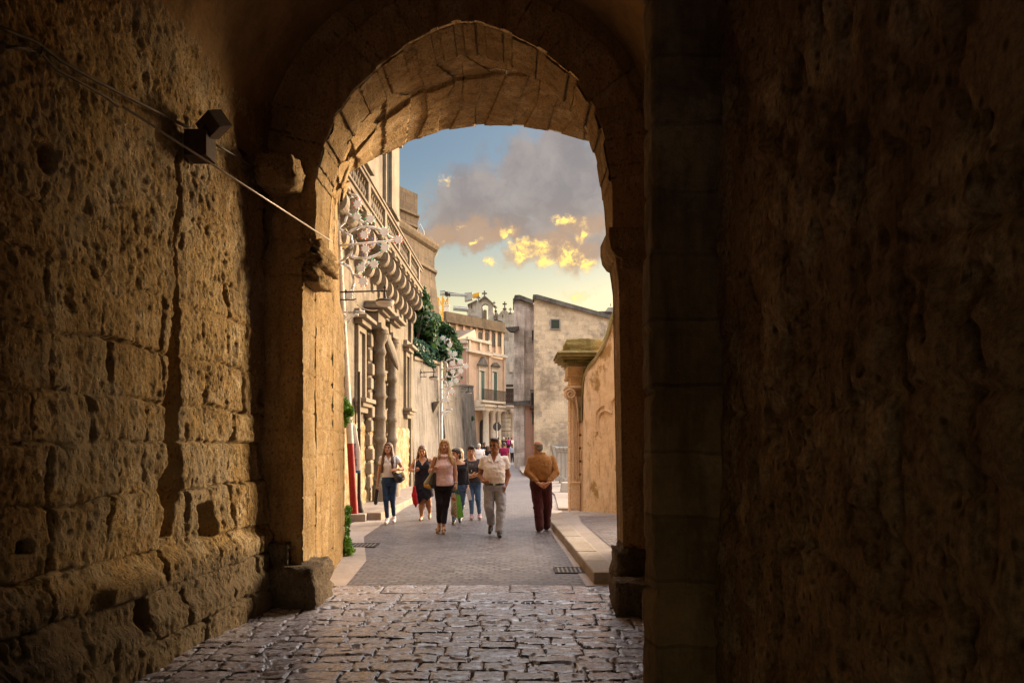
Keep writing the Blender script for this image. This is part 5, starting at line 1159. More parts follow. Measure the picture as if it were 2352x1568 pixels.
# red and cream pole leaning against the facade, with its festive light frame
PD = 14.8
def lp(px, py, D=PD, dy=0.0): q = at(735 + px*0.2563, 344.5 + py*0.2563, D); return Vector((q.x, D + dy, q.z))
def star(m, c, r, n=9, th=0.02):
    m.lathe([(r, -th), (r, th)], c, 18, M=Matrix.Rotation(R(90), 3, 'X'))
    for k in range(n):
        a = 2*math.pi*k/n; d = Vector((math.cos(a), 0, math.sin(a))); m.tube([Vector(c) + d*r*0.95, Vector(c) + d*r*1.32], [0.016, 0.010], 5)
def curve3(pts, n=16):
    P = smooth_curve([(p[0], p[1]) for p in pts], n); return [lp(x, y) for x, y in P]
MED = [(195, 390, 30), (185, 515, 30), (340, 490, 30), (335, 605, 28), (455, 622, 31), (400, 765, 30), (580, 740, 33), (410, 890, 30), (585, 875, 32), (705, 808, 31), (370, 1060, 30), (485, 1025, 30), (390, 1180, 33), (265, 1305, 30), (210, 1500, 26)]
ARCS = [[(150, 705), (250, 715), (300, 790), (300, 900), (250, 985), (155, 1005)], [(150, 705), (215, 680), (250, 590), (252, 500), (215, 415)], [(252, 440), (270, 405), (315, 398), (355, 425), (362, 490)],
        [(150, 500), (195, 492), (240, 530)], [(262, 740), (300, 705), (400, 680), (500, 690), (585, 740)], [(362, 690), (368, 650), (340, 612)], [(258, 570), (340, 625), (430, 668)], [(300, 590), (345, 520)],
        [(265, 950), (350, 975), (450, 972), (540, 930), (600, 880)], [(155, 1005), (235, 1010), (285, 1070), (305, 1140), (305, 1220), (275, 1300)], [(308, 1125), (360, 1080), (445, 1000)], [(392, 978), (398, 1020), (372, 1055)],
        [(330, 1110), (390, 1180)], [(440, 700), (448, 735), (410, 760)], [(400, 975), (425, 940), (412, 895)], [(215, 1455), (400, 1448)], [(250, 1545), (270, 1500), (310, 1475), (345, 1478)], [(480, 690), (530, 725), (650, 790)], [(190, 520), (240, 560)]]
def luminaria(label, mapper, s, group):
    t = thing('light_frame', label, 'festive light', mapper(170, 855), group)
    m = MB()
    for a in ARCS:
        P = [mapper(x, y) for x, y in smooth_curve(a, 14)]; m.tube(P, 0.031*s, 6, flat=0.45)
    m.tube([mapper(150, 857), mapper(700, 808)], 0.026*s, 6, flat=0.5); m.build('scrollwork', M['white_paint'], t, True)
    proto = {}
    rr = random.Random(5)
    for i, (x, y, r) in enumerate(MED):
        c = mapper(x, y); mm = MB(); star(mm, (c.x, c.y-0.03, c.z), r*0.0026*s, 9, 0.015); mm.build('medallion', M['white_paint'], t, 40)
        kind = ['bulb_green', 'bulb_green', 'bulb_red', 'bulb_green', 'bulb_green', 'bulb_red', 'bulb_green', 'bulb_red', 'bulb_green', 'bulb_red', 'bulb_green', 'bulb_green', 'bulb_red', 'bulb_white', 'bulb_white'][i]
        for k in range(5):
            a = rr.random()*0.8 + k*1.256; d = Vector((math.cos(a), 0, math.sin(a))); p = c + d*r*0.0036*s + Vector((0, -0.05, 0))
            key = (kind, 'o')
            if key not in proto:
                b = MB(); b.lathe([(0.003, -0.022*s), (0.009*s, -0.012*s), (0.010*s, 0.004*s), (0.005*s, 0.022*s)], ORG[t.name], 7); o_ = b.build('bulb', M[kind], t, True); proto[key] = o_
            else: o_ = proto[key].copy(); col.objects.link(o_); o_.parent = t
            o_.location = p - ORG[t.name]; o_.rotation_euler = (0, math.pi/2 - a, 0)
    for kind, pts in (('bulb_yellow', [(200, 835), (240, 835), (200, 872), (240, 872), (195, 965)]), ('bulb_blue', [(470, 800), (515, 800), (520, 850), (380, 940), (300, 945), (475, 850)])):
        for (x, y) in pts:
            key = (kind, 'o')
            if key not in proto:
                b = MB(); b.lathe([(0.003, -0.022*s), (0.009*s, -0.012*s), (0.010*s, 0.004*s), (0.005*s, 0.022*s)], ORG[t.name], 7); o_ = b.build('bulb', M[kind], t, True); proto[key] = o_
            else: o_ = proto[key].copy(); col.objects.link(o_); o_.parent = t
            o_.location = mapper(x, y) + Vector((0, -0.04, 0)) - ORG[t.name]
    return t
lf = luminaria('big white festive light frame of scrolls and star medallions beside the palazzo', lambda x, y: lp(x, y), 1.0, None)
rp_ = thing('leaning_pole', 'tall cream pole with red painted foot leaning against the palazzo', 'pole', (-3.36, PD, 0))
def polept(f): return Vector((-3.36 + (-3.78 + 3.36)*f, PD + 0.08, 0.0 + 7.3*f))
m = MB(); m.tube([polept(0.0), polept(0.225)], [0.085, 0.075], 12); m.build('painted_foot', M['red_paint'], rp_, 50)
m = MB(); m.tube([polept(0.2252), polept(0.6), polept(1.0)], [0.074, 0.065, 0.055], 12); m.build('shaft', M['wood_pole'], rp_, 50)
m = MB()
for i in range(22): p = polept(0.45 + i*0.024); m.tube([p + Vector((-0.065, -0.03, 0)), p + Vector((0.075, -0.03, 0.005))], 0.009, 5)
m.build('rung', M['white_paint'], rp_, None)
# second frame further up the street: white slim post and half arch
SD = 30.2
def l2(x, y):
    q = at(1013 + (x-150)/560*58, 848 + (y-855)/480*74, SD); return Vector((q.x, SD, q.z))
lf2 = luminaria('smaller white festive light frame on a slim white post by the dark wall', l2, 1.25, None)
pp = thing('slim_post', 'slim white post carrying the farther festive light frame', 'post', (at(1014, 1017, SD).x, SD, 0))
a = at(1012, 775, SD); m = MB(); m.tube([(a.x+0.05, SD+.06, 0.0), (a.x+0.03, SD+.06, 3.0), (a.x, SD+.06, a.z)], 0.06, 8); m.build('shaft', M['white_paint'], pp, 50)
m = MB(); P = [at(1014 + 22*(1-math.cos(k*0.2)), 940 - 45*math.sin(k*0.2), SD) for k in range(8)]; m.tube([at(1014, 990, SD)] + P, 0.03, 6); m.tube([at(1014, 893, SD), at(1038, 893, SD)], 0.035, 6); m.build('bracket', M['white_paint'], pp, 50)
# cable strung between lamp and posts
def sag(a, b, s, n=12): a = Vector(a); b = Vector(b); return [a + (b-a)*k/n - Vector((0, 0, s*4*(k/n)*(1-k/n))) for k in range(n+1)]
def cable(label, pts, r, mat='cable', cat='cable'): m = MB(); m.tube(pts, r, 6); o = m.build('cable', M[mat], None, True); tag(o, label, cat); return o
cable('thin cable sagging along the garden wall to the slim white post', sag(at(944, 868, 26), at(1008, 915, SD), 0.25), 0.012)
cable('thin cable sagging from the slim white post across the dark wall', sag(at(1016, 905, SD), at(1074, 890, 38), 0.5), 0.014)
cable('dark cable dropping down the joint between palazzo and garden wall', [at(920, 755, 24.3), at(932, 800, 24.4), at(942, 850, 24.6), at(945, 920, 24.7)], 0.014)
cable('thin pale wire from the festive frame to the carved portal', sag(at(820, 700, 14.7), at(866, 712, 16.4), 0.05), 0.008)
# banner on a black lamp post
bp = thing('lamp_post', 'slim black cast iron post on the kerb behind the red pole', 'post', (at(828, 1017, 15.15).x, 15.15, 0.15))
x = at(828, 1017, 15.15).x; m = MB(); m.lathe([(0.13, 0.14), (0.13, 0.2), (0.095, 0.26), (0.08, 0.36), (0.055, 0.42), (0.042, 0.5), (0.036, 1.9), (0.05, 1.93), (0.036, 1.97), (0.03, 3.2)], (x-.03, 15.15, 0), 14); m.build('shaft', M['iron'], bp, 50)
m = MB(); m.tube([(x-.11, 15.15, 1.95), (x-.11, 15.15, 3.2)], 0.014, 6); m.tube([(x-.03, 15.15, 1.95), (x-.11, 15.15, 1.95)], 0.012, 6); m.build('rail', M['iron'], bp, True)
bn = thing('banner', 'white hanging banner with blue lettering and blue bottom band by the red pole', 'banner', (-3.3, 14.95, 1.1))
def bpt(px, py): return at(1320*0.5742 + px*0.2196, 1650*0.5742 + py*0.2197, 14.95)
m = MB(); front = [bpt(203, 130), bpt(268, 120), bpt(290, 280), bpt(314, 400), bpt(314, 600), bpt(248, 610), bpt(228, 540), bpt(212, 330)]
m.add(front + [v + Vector((0, 0.02, 0)) for v in front], [tuple(range(8)), tuple(range(15, 7, -1))] + [(i, 8+i, 8+(i+1) % 8, (i+1) % 8) for i in range(8)]); m.build('cloth', M['banner_white'], bn, None)
m = MB(); q = [bpt(248, 608), bpt(314, 600), bpt(315, 626), bpt(252, 633)]; m.add(q + [v + Vector((0, 0.02, 0)) for v in q], [(0, 1, 2, 3), (7, 6, 5, 4), (0, 4, 5, 1), (1, 5, 6, 2), (2, 6, 7, 3), (3, 7, 4, 0)]); m.build('band', M['banner_blue'], bn, None)
m = MB(); off = Vector((0, -0.006, 0))
m.tube([bpt(x, y) + off for x, y in ((248, 228), (238, 222), (228, 232), (226, 248), (236, 258), (248, 258))], 0.022, 6, flat=0.3); m.tube([bpt(x, y) + off for x, y in ((222, 285), (236, 288), (250, 282))], 0.014, 6, flat=0.3)
m.tube([bpt(x, y) + off for x, y in ((216, 192), (218, 170), (234, 166), (238, 180), (224, 184), (238, 194))], 0.016, 6, flat=0.3); m.build('lettering', M['ink_blue'], bn, True)
m = MB()
for i in range(20):
    y = 325 + i*11 + (14 if i > 12 else 0); x0 = 222 + (y-325)*0.09; x1 = 262 + (y-325)*0.06 + random.uniform(0, 14); m.tube([bpt(x0, y+3) + off, bpt(x1, y) + off], 0.0065 if i > 1 else 0.010, 4, flat=0.4)
m.build('text_lines', M['ink_grey'], bn, True)
# round road sign seen from behind
sg = thing('road_sign', 'round road sign seen from its dark back before the white columns', 'sign', (at(1141, 1017, 60).x, 60, 0))
q = at(1141.5, 979.5, 60); m = MB(); m.lathe([(0.36, -0.02), (0.36, 0.02)], (q.x, 60, q.z), 24, M=Matrix.Rotation(R(90), 3, 'X')); m.build('disc', M['sign_back'], sg, 50)
m = MB(); m.tube([(q.x, 59.92, 0.0), (q.x, 59.92, q.z+0.3)], 0.045, 8); m.build('pole', M['galv'], sg, 50)
# ------------------------------------------------------------------ fittings inside the passage
fl = thing('floodlight', 'pair of rusty box floodlights fixed to the left passage wall', 'floodlight', (wallX(5.6), 5.6, 4.15))
FD = 5.62
def ft(x, y, D=FD): return at(x, y, D)
m = MB(); a = ft(430, 358); b = ft(476, 298); m.box((a.x-0.02, FD-0.02, a.z), (b.x, FD+0.17, b.z)); m.build('junction_box', M['rust'], fl, None, 0.006)
c = ft(484, 279); Q = Matrix.Translation(Vector((c.x, FD+0.06, c.z))) @ Euler((R(28), R(-22), R(-32))).to_matrix().to_4x4()
m = MB(); m.box((-0.095, -0.08, -0.075), (0.095, 0.08, 0.075), M=Q); m.build('lamp_head', M['rust'], fl, None, 0.006)
m = MB(); m.box((-0.08, 0.0805, -0.06), (0.08, 0.085, 0.06), M=Q); m.build('lens', M['dark_glass'], fl, None)
m = MB(); m.tube([ft(462, 300), ft(470, 290)], 0.02, 6); m.build('bracket', M['rust'], fl, True)
def wc(pts, out=0.035):
    """points given as image columns on the left wall's plane"""
    P = []
    for x, y in pts:
        k = (x-1176)/1600; D = (wallX(0)) / (k - 0.095); P.append(at(x, y, D) + Vector((out, 0, 0)))
    return P
cable('thick dark cable drooping along the upper left passage wall to the floodlight', wc([(-30, 60), (0, 72), (60, 95), (120, 140), (200, 185), (300, 235), (380, 275), (432, 300)], 0.055), 0.012)
cable('second looped cable running below the thick one on the left passage wall', wc([(-30, 100), (0, 108), (40, 112), (75, 122), (110, 160), (160, 185), (230, 225), (255, 245)], 0.05), 0.010)
cable('twin orange lit cable from the floodlight to the corbel by the arch', wc([(474, 328), (505, 345), (545, 368), (580, 388), (602, 400)], 0.05), 0.011)
cable('thin cable loop hanging from the bracket at the far upper left', wc([(82, 90), (75, 108), (70, 130), (60, 112), (20, 108), (-10, 110)], 0.06), 0.006)
a = wc([(255, 245)], 0.08)[0]; b = at(764, 556, 7.35)
m = MB(); m.tube([a, a*0.5 + b*0.5, b], 0.0085, 7); tag(m.build('conduit', M['steel_rod'], None, True), 'long straight pale rod slanting down the left wall through the arch', 'rod')
# ------------------------------------------------------------------ people: bodies and clothes grown from distance fields
def surfnet(F, org, h):
    S = F < 0; n = np.array(F.shape) - 1
    corners = [(i, j, k) for i in (0, 1) for j in (0, 1) for k in (0, 1)]
    sl = lambda c: tuple(slice(c[a], c[a] + n[a]) for a in range(3))
    cnt = sum(S[sl(c)].astype(np.int8) for c in corners); act = (cnt > 0) & (cnt < 8)
    idx = np.full(act.shape, -1, np.int64); ii = np.argwhere(act); idx[act] = np.arange(len(ii))
    if len(ii) == 0: return np.zeros((0, 3)), np.zeros((0, 4), int)
    Vv = {c: F[ii[:, 0]+c[0], ii[:, 1]+c[1], ii[:, 2]+c[2]] for c in corners}
    acc = np.zeros((len(ii), 3)); num = np.zeros(len(ii))
    for c in corners:
        for a in range(3):
            if c[a]: continue
            d = list(c); d[a] = 1; d = tuple(d); f0, f1 = Vv[c], Vv[d]; x = (f0 < 0) != (f1 < 0)
            t = np.where(x, f0 / np.where(x, f0 - f1, 1), 0)
            p = np.array(c, float)[None] + 0*acc; p[:, a] += t; acc += p * x[:, None]; num += x
    P = (ii + acc / num[:, None]) * h + np.array(org)
    Q = []
    for a in range(3):
        b, c = (a+1) % 3, (a+2) % 3
        s0 = [slice(None)]*3; s1 = [slice(None)]*3; s0[a] = slice(0, -1); s1[a] = slice(1, None)
        A = S[tuple(s0)]; B = S[tuple(s1)]; e = np.argwhere(A != B)
        e = e[(e[:, b] > 0) & (e[:, c] > 0) & (e[:, b] < n[b]) & (e[:, c] < n[c])]
        if not len(e): continue
        def cell(db, dc): q = e.copy(); q[:, b] -= db; q[:, c] -= dc; return idx[q[:, 0], q[:, 1], q[:, 2]]
        q = np.stack([cell(1, 1), cell(0, 1), cell(0, 0), cell(1, 0)], 1); fl = ~A[e[:, 0], e[:, 1], e[:, 2]]
        q[fl] = q[fl][:, ::-1]; Q.append(q)
    return P, np.concatenate(Q)
class Fld:
    def __init__(s, lo, hi, h):
        s.h = h; s.lo = np.array(lo, float); n = np.ceil((np.array(hi) - s.lo) / h).astype(int) + 1
        s.ax = [(s.lo[a] + np.arange(n[a]) * h).astype(np.float32) for a in range(3)]; s.F = np.full(n, 0.3, np.float32)
    def sub(s, lo, hi):
        r = []
        for a in range(3):
            i0 = max(0, int((lo[a] - s.lo[a]) / s.h) - 1); i1 = min(s.F.shape[a], int((hi[a] - s.lo[a]) / s.h) + 3)
            if i1 <= i0: return None
            r.append(slice(i0, i1))
        X, Y, Z = np.meshgrid(*[s.ax[a][r[a]] for a in range(3)], indexing='ij', sparse=True)
        return tuple(r), X, Y, Z
    def comb(s, r, d, k, op='u'):
        f = s.F[r]
        if op == 'u':
            if k > 0: hh = np.clip(0.5 + 0.5*(f-d)/k, 0, 1); s.F[r] = f + (d-f)*hh - k*hh*(1-hh)
            else: s.F[r] = np.minimum(f, d)
        else: s.F[r] = np.maximum(f, -d)
    def cone(s, a, b, r1, r2, k=0.02, op='u'):
        a = np.array(a, float); b = np.array(b, float); m = max(r1, r2) + k + 0.03
        q = s.sub(np.minimum(a, b) - m, np.maximum(a, b) + m)
        if q is None: return s
        r, X, Y, Z = q; d = b - a; L = max(float(d @ d), 1e-9)
        t = np.clip(((X-a[0])*d[0] + (Y-a[1])*d[1] + (Z-a[2])*d[2]) / L, 0, 1)
        D = np.sqrt((X-a[0]-t*d[0])**2 + (Y-a[1]-t*d[1])**2 + (Z-a[2]-t*d[2])**2) - (r1 + (r2-r1)*t)
        s.comb(r, D, k, op); return s
    def ell(s, c, ra, k=0.02, Rm=None, op='u'):
        c = np.array(c, float); m = max(ra) + k + 0.03; q = s.sub(c - m, c + m)
        if q is None: return s
        r, X, Y, Z = q; x, y, z = X-c[0], Y-c[1], Z-c[2]
        if Rm is not None: x, y, z = [Rm[0][i]*x + Rm[1][i]*y + Rm[2][i]*z for i in range(3)]
        g = np.sqrt((x/ra[0])**2 + (y/ra[1])**2 + (z/ra[2])**2); D = (g - 1) * min(ra) * (0.6 + 0.4*np.minimum(g, 1))
        s.comb(r, D.astype(np.float32), k, op); return s
    def loft(s, L, k=0.02, inf=0.0, pw=2.4):
        """L: rows (z, cx, cy, a, b)"""
        L = np.array(sorted(L), float); z = L[:, 0]; mx = max(L[:, 3].max(), L[:, 4].max()) + inf + 0.06
        q = s.sub((L[:, 1].min()-mx, L[:, 2].min()-mx, z[0]-0.08), (L[:, 1].max()+mx, L[:, 2].max()+mx, z[-1]+0.08))
        if q is None: return s
        r, X, Y, Z = q; zz = Z.ravel()
        zf = np.linspace(z[0], z[-1], 90); kern = np.ones(9)/9
        def itp(c):
            y = np.interp(zf, z, L[:, c]); y = np.convolve(np.pad(y, 4, 'edge'), kern, 'valid'); return np.interp(zz, zf, y)[None, None, :]
        cx, cy, a, b = itp(1), itp(2), itp(3) + inf, itp(4) + inf
        g = (np.abs((X-cx)/a)**pw + np.abs((Y-cy)/b)**pw) ** (1/pw); D = (g-1) * np.minimum(a, b)
        e = np.maximum(z[0] - inf - Z, Z - z[-1] - inf); D = np.where(e > 0, np.sqrt(np.maximum(D, 0)**2 + e**2) + np.minimum(np.maximum(D, -0.05), 0)*0, np.maximum(D, e)); s.comb(r, D.astype(np.float32), k); return s
    def XYZ(s): return np.meshgrid(*s.ax, indexing='ij', sparse=True)
    def cut(s, fn): s.F = np.maximum(s.F, fn(*s.XYZ()).astype(np.float32)); return s
    def noise(s, fn): s.F = (s.F + fn(*s.XYZ())).astype(np.float32); return s
    def mesh(s): s.F[[0, -1]] = 0.3; s.F[:, [0, -1]] = 0.3; s.F[:, :, [0, -1]] = 0.3; return surfnet(s.F, s.lo, s.h)
V3 = lambda *a: np.array(a, float)
def unit(v): v = np.array(v, float); return v / (np.linalg.norm(v) + 1e-9)
SKIN = {}
def skin(name, c):
    t = NT('skin_' + name, 0.55, 0.35); p = t.pos(True)
    t.b.inputs['Subsurface Weight'].default_value = 0.12; t.b.inputs['Subsurface Radius'].default_value = (0.02, 0.008, 0.004); t.b.inputs['Subsurface Scale'].default_value = 0.5
    k = t.mix(t.ramp(t.noise(p, 11, 4, 0.6), [(0.35, 0.0), (0.7, 1.0)]), c, (c[0]*0.86, c[1]*0.74, c[2]*0.68)); return t.done(k, t.bump(t.noise(p, 90, 3, 0.6), 0.15, 0.004))
for k_, c_ in dict(fair=(0.50, 0.27, 0.165), tan=(0.40, 0.185, 0.095), deep=(0.31, 0.13, 0.062), pale=(0.55, 0.33, 0.23)).items(): SKIN[k_] = skin(k_, c_)
M['lips'] = plain('lips', (0.28, 0.075, 0.055), 0.45, 0.15, 30); M['eye'] = plain('eye', (0.035, 0.024, 0.02), 0.2, 0.2, 30); M['brow'] = plain('brow', (0.08, 0.045, 0.025), 0.8, 0.2, 40)
def hairmat(name, a, b):
    t = NT('hair_' + name, 0.45, 0.35); p = t.pos(True, (70, 70, 5)); t.b.inputs['Sheen Weight'].default_value = 0.04
    k = t.mix(t.ramp(t.noise(p, 1.0, 5, 0.7), [(0.35, 0.0), (0.65, 1.0)]), a, b); return t.done(k, t.bump(t.noise(p, 1.2, 4, 0.7), 0.7, 0.01))
H = dict(brown=hairmat('brown', (0.13, 0.052, 0.022), (0.055, 0.022, 0.011)), dark=hairmat('dark', (0.05, 0.024, 0.015), (0.02, 0.011, 0.008)), blond=hairmat('blond', (0.50, 0.30, 0.12), (0.30, 0.165, 0.06)),
         grey=hairmat('grey', (0.20, 0.17, 0.14), (0.10, 0.085, 0.07)), salt=hairmat('salt', (0.115, 0.07, 0.045), (0.05, 0.03, 0.02)), white=hairmat('white', (0.55, 0.50, 0.45), (0.38, 0.34, 0.30)))
def hand(out, wr, d, nrm, curl=0.5, side=1, s=1.0):
    """a palm, four bent fingers and a thumb at the wrist; d along the hand, nrm out of the palm, side picks the thumb's side"""
    wr = V3(*wr); d = unit(d); nrm = unit(np.array(nrm) - d*np.dot(nrm, d)); w = np.cross(d, nrm) * side; n0 = nrm.copy()
    lo = wr - 0.2*s; hi = wr + 0.2*s; f = Fld(lo, hi, 0.0048*s)
    f.cone(wr - d*0.03*s, wr + d*0.01*s, 0.025*s, 0.024*s, 0.01)
    for q, (o, L) in enumerate(((0.030, 0.068), (0.010, 0.074), (-0.010, 0.070), (-0.028, 0.055))):
        kn = wr + d*0.088*s + w*o*s - d*abs(o-0.005)*0.25*s; f.cone(wr + d*0.012*s + w*o*0.55*s, kn, 0.017*s, 0.0125*s, 0.010)
        p = kn; dd = d.copy(); nrm = n0.copy()
        for j, (l, r) in enumerate(((0.46, 0.0098), (0.31, 0.0090), (0.23, 0.0082))):
            a = curl * (0.75, 1.0, 0.6)[j]; dd = unit(dd*math.cos(a) + nrm*math.sin(a)); nrm2 = unit(nrm - dd*np.dot(nrm, dd))
            e = p + dd*L*l*s*1.02; f.cone(p, e, r*s, r*s*0.95, 0.003); p = e; nrm = nrm2
    nrm = n0; t0 = wr + d*0.025*s + w*0.026*s; t1 = t0 + unit(d*0.7 + w*0.65 + nrm*0.35)*0.042*s; t2 = t1 + unit(d*0.9 + w*0.15 + nrm*0.5)*0.032*s
    f.cone(t0, t1, 0.014*s, 0.0115*s, 0.008); f.cone(t1, t2, 0.0115*s, 0.009*s, 0.004); out.append(f.mesh())
class Person:
    def __init__(s, label, X, D, H_=1.7, face=-1, z0=None, group=None, detail=1.0):
        s.z0 = float(gz(D)) if z0 is None else z0; s.o = Vector((X, D, s.z0)); s.H = H_; s.face = face; s.k = detail
        s.t = thing('person', label, 'person', s.o, group); s.amp = 0; s.seed = 1
    def emit(s, name, f, mat, smooth=True, parent=None):
        V, Q = f.mesh() if isinstance(f, Fld) else f
        if len(Q) == 0: return None
        if s.amp:
            A, B, C, E = (V[Q[:, i]] for i in range(4)); fnn = np.cross(C - A, E - B); N_ = np.zeros_like(V)
            for i in range(4): np.add.at(N_, Q[:, i], fnn)
            N_ /= np.linalg.norm(N_, axis=1)[:, None] + 1e-9; x, y, z = V.T; sd_ = s.seed*3.7
            w = 1 - np.abs(fbm(x*7 + 2.2*z + sd_, z*9 - 2*x + y*3, y*7 + sd_, 3, 5)) * 2.2       # ridged folds
            V = V + N_ * (s.amp * (1.5*np.clip(w, -1, 1) - 0.7 + 1.1*fbm(x*17 + sd_, z*11, y*17, 3, 9)))[:, None]; s.amp = 0
        o = np_mesh(name, V, Q, mat, None, smooth); o.parent = parent or s.t; ORG[o.name] = s.o; return o
    # --- skeleton from joints; every limb (a, b, r1, r2)
    def build(s, torso, limbs, head, skinmat, neck=None, hands=(), feet=(), yaw=0.0, tilt=0.0, face_paint=True, hs=1.0, roll=0.0):
        s.torso = torso; s.limbs = limbs; s.headc = V3(*head); s.yaw = yaw
        lo = V3(-0.75, -0.75, -0.03); hi = V3(0.75, 0.75, s.H + 0.05); f = Fld(lo, hi, 0.0145/s.k)
        f.loft(torso, 0.02, -0.004)
        for (a, b, r1, r2) in limbs: f.cone(a, b, r1, r2, 0.03)
        for (a, b, r1, r2) in feet: f.cone(a, b, r1, r2, 0.02)
        nb = neck or (torso[-1][1], torso[-1][2] + 0.01, torso[-1][0] - 0.01); hc = s.headc
        f.cone(nb, hc + V3(0, 0.012*(-s.face)*-1, -0.05), 0.060*hs, 0.056*hs, 0.03)
        parts = [f.mesh()]
        # head
        c, sn = math.cos(R(yaw)), math.sin(R(yaw)); fw = V3(-sn, s.face*c, 0) if s.face < 0 else V3(sn, c, 0); fw = unit(fw)
        fw = unit(fw*math.cos(R(tilt)) + V3(0, 0, 1)*math.sin(R(tilt))); rt = unit(np.cross(fw, V3(0, 0, 1))); up = np.cross(rt, fw)
        if roll: rt, up = rt*math.cos(R(roll)) + up*math.sin(R(roll)), up*math.cos(R(roll)) - rt*math.sin(R(roll))
        s.fw, s.rt, s.up = fw, rt, up; Rm = np.stack([rt, fw, up], 1); s.Rm = Rm; P = lambda x, y, z: hc + (rt*x + fw*y + up*z)*hs
        s.P = P; g = Fld(hc - 0.17, hc + 0.17, 0.0058/min(1, s.k)); e = lambda r: tuple(q*hs for q in r)
        g.ell(P(0, -0.012, 0.03), e((0.074, 0.092, 0.083)), 0.0, Rm); g.ell(P(0, 0.018, -0.03), e((0.062, 0.068, 0.078)), 0.03, Rm)
        g.cone(P(0, 0.035, -0.075), P(0, 0.060, -0.088), 0.036*hs, 0.022*hs, 0.03); g.cone(P(0.05, 0.0, -0.055), P(0.02, 0.05, -0.085), 0.02*hs, 0.02*hs, 0.03); g.cone(P(-0.05, 0.0, -0.055), P(-0.02, 0.05, -0.085), 0.02*hs, 0.02*hs, 0.03)
        g.cone(P(0, -0.015, -0.06), P(0, -0.03, -0.16), 0.055*hs, 0.056*hs, 0.02)
        for sx in (-1, 1):
            g.ell(P(sx*0.031, 0.086, 0.004), e((0.018, 0.012, 0.011)), 0.0, Rm, 'c'); g.ell(P(sx*0.031, 0.070, 0.003), e((0.015, 0.014, 0.012)), 0.004, Rm)
            g.ell(P(sx*0.076, -0.01, -0.005), e((0.011, 0.02, 0.032)), 0.008, Rm); g.cone(P(sx*0.014, 0.078, 0.024), P(sx*0.046, 0.066, 0.024), 0.010*hs, 0.008*hs, 0.012); g.ell(P(sx*0.042, 0.055, -0.025), e((0.02, 0.018, 0.02)), 0.02, Rm)
        g.cone(P(0, 0.080, 0.012), P(0, 0.101, -0.030), 0.009*hs, 0.0145*hs, 0.010); g.ell(P(0.012, 0.088, -0.034), e((0.01, 0.01, 0.008)), 0.006, Rm); g.ell(P(-0.012, 0.088, -0.034), e((0.01, 0.01, 0.008)), 0.006, Rm)
        g.ell(P(0, 0.078, -0.056), e((0.024, 0.012, 0.006)), 0.006, Rm); g.ell(P(0, 0.076, -0.066), e((0.020, 0.013, 0.007)), 0.006, Rm)
        parts.append(g.mesh()); mats = [skinmat, M['lips'], M['eye'], M['brow']]
        for hd in hands: hand(parts, *hd)
        Vs, Qs, mi = [], [], []; b = 0
        for i, (V, Q) in enumerate(parts):
            m_ = np.zeros(len(Q), int)
            if i == 1 and face_paint:
                C = (V[Q].mean(1) - hc) / hs; x, y, z = C @ rt, C @ fw, C @ up; fr = y > 0.04
                m_[fr & (((np.abs(x))/0.023)**2 + ((z+0.061)/0.0085)**2 < 1)] = 1
                m_[fr & (((np.abs(x)-0.031)/0.0145)**2 + ((z-0.003)/0.0070)**2 < 1)] = 2
                m_[fr & (((np.abs(x)-0.033)/0.021)**2 + ((z-0.026)/0.0050)**2 < 1)] = 3
            Vs.append(V); Qs.append(Q + b); mi.append(m_); b += len(V)
        o = np_mesh('body', np.concatenate(Vs), np.concatenate(Qs), mats, None, True, np.concatenate(mi)); o.parent = s.t; ORG[o.name] = s.o; s.body = o
        return s
    def fld(s, h=0.0125, lo=None, hi=None): return Fld(lo if lo is not None else (-0.75, -0.75, -0.03), hi if hi is not None else (0.75, 0.75, s.H + 0.08), h/s.k)
    def wr(s, f, amp=0.004, fr=1.0, seed=0):
        s.amp = amp; s.seed = seed; return f
    def top(s, mat, sleeves, hem, inf=0.012, cut=None, amp=0.004, name='shirt', top_cut=None, loft=None, seed=0, extra=None, k=0.02):
        f = s.fld(); f.loft(loft or s.torso, 0.02, inf)
        for (a, b, r1, r2) in sleeves: f.cone(a, b, r1, r2, k)
        if extra: extra(f)
        s.wr(f, amp, 1.0, seed); f.cut(lambda X, Y, Z: hem(X, Y) - Z + 0*X*Y if callable(hem) else hem - Z + 0*X + 0*Y)
        if cut: f.cut(cut)
        return s.emit(name, f, mat)
    def trousers(s, mat, legs, pelvis, waist, amp=0.004, name='trousers', seed=1, hems=None, inf=0.0):
        f = s.fld(); f.loft(pelvis, 0.02, inf)
        for (a, b, r1, r2) in legs: f.cone(a, b, r1, r2, 0.03)
        s.wr(f, amp, 1.4, seed); f.cut(lambda X, Y, Z: Z - waist + 0*X + 0*Y)
        if hems is not None: f.cut(lambda X, Y, Z: hems - Z + 0*X + 0*Y)
        return s.emit(name, f, mat)
    def hair(s, mat, fn, cut=None, name='hair', h=0.0075):
        hc = s.headc; f = Fld(hc - V3(0.26, 0.26, 0.62), hc + V3(0.26, 0.26, 0.2), h/min(1, s.k)); fn(f); f.noise(lambda X, Y, Z: 0.0030*np.sin(150*X + 40*np.sin(9*Z) + 110*Y) + 0.002*np.sin(260*X - 190*Y + 8*Z)); 
        if cut: f.cut(cut)
        return s.emit(name, f, mat)
    def loc(s, X, Y, Z):
        c = s.headc; x, y, z = X-c[0], Y-c[1], Z-c[2]; r, f, u = s.rt, s.fw, s.up
        return x*r[0]+y*r[1]+z*r[2], x*f[0]+y*f[1]+z*f[2], x*u[0]+y*u[1]+z*u[2]
    def skull(s, f, inf=0.012, k=0.01): f.ell(s.P(0, -0.014, 0.034), (0.074+inf, 0.092+inf, 0.083+inf), k, s.Rm)
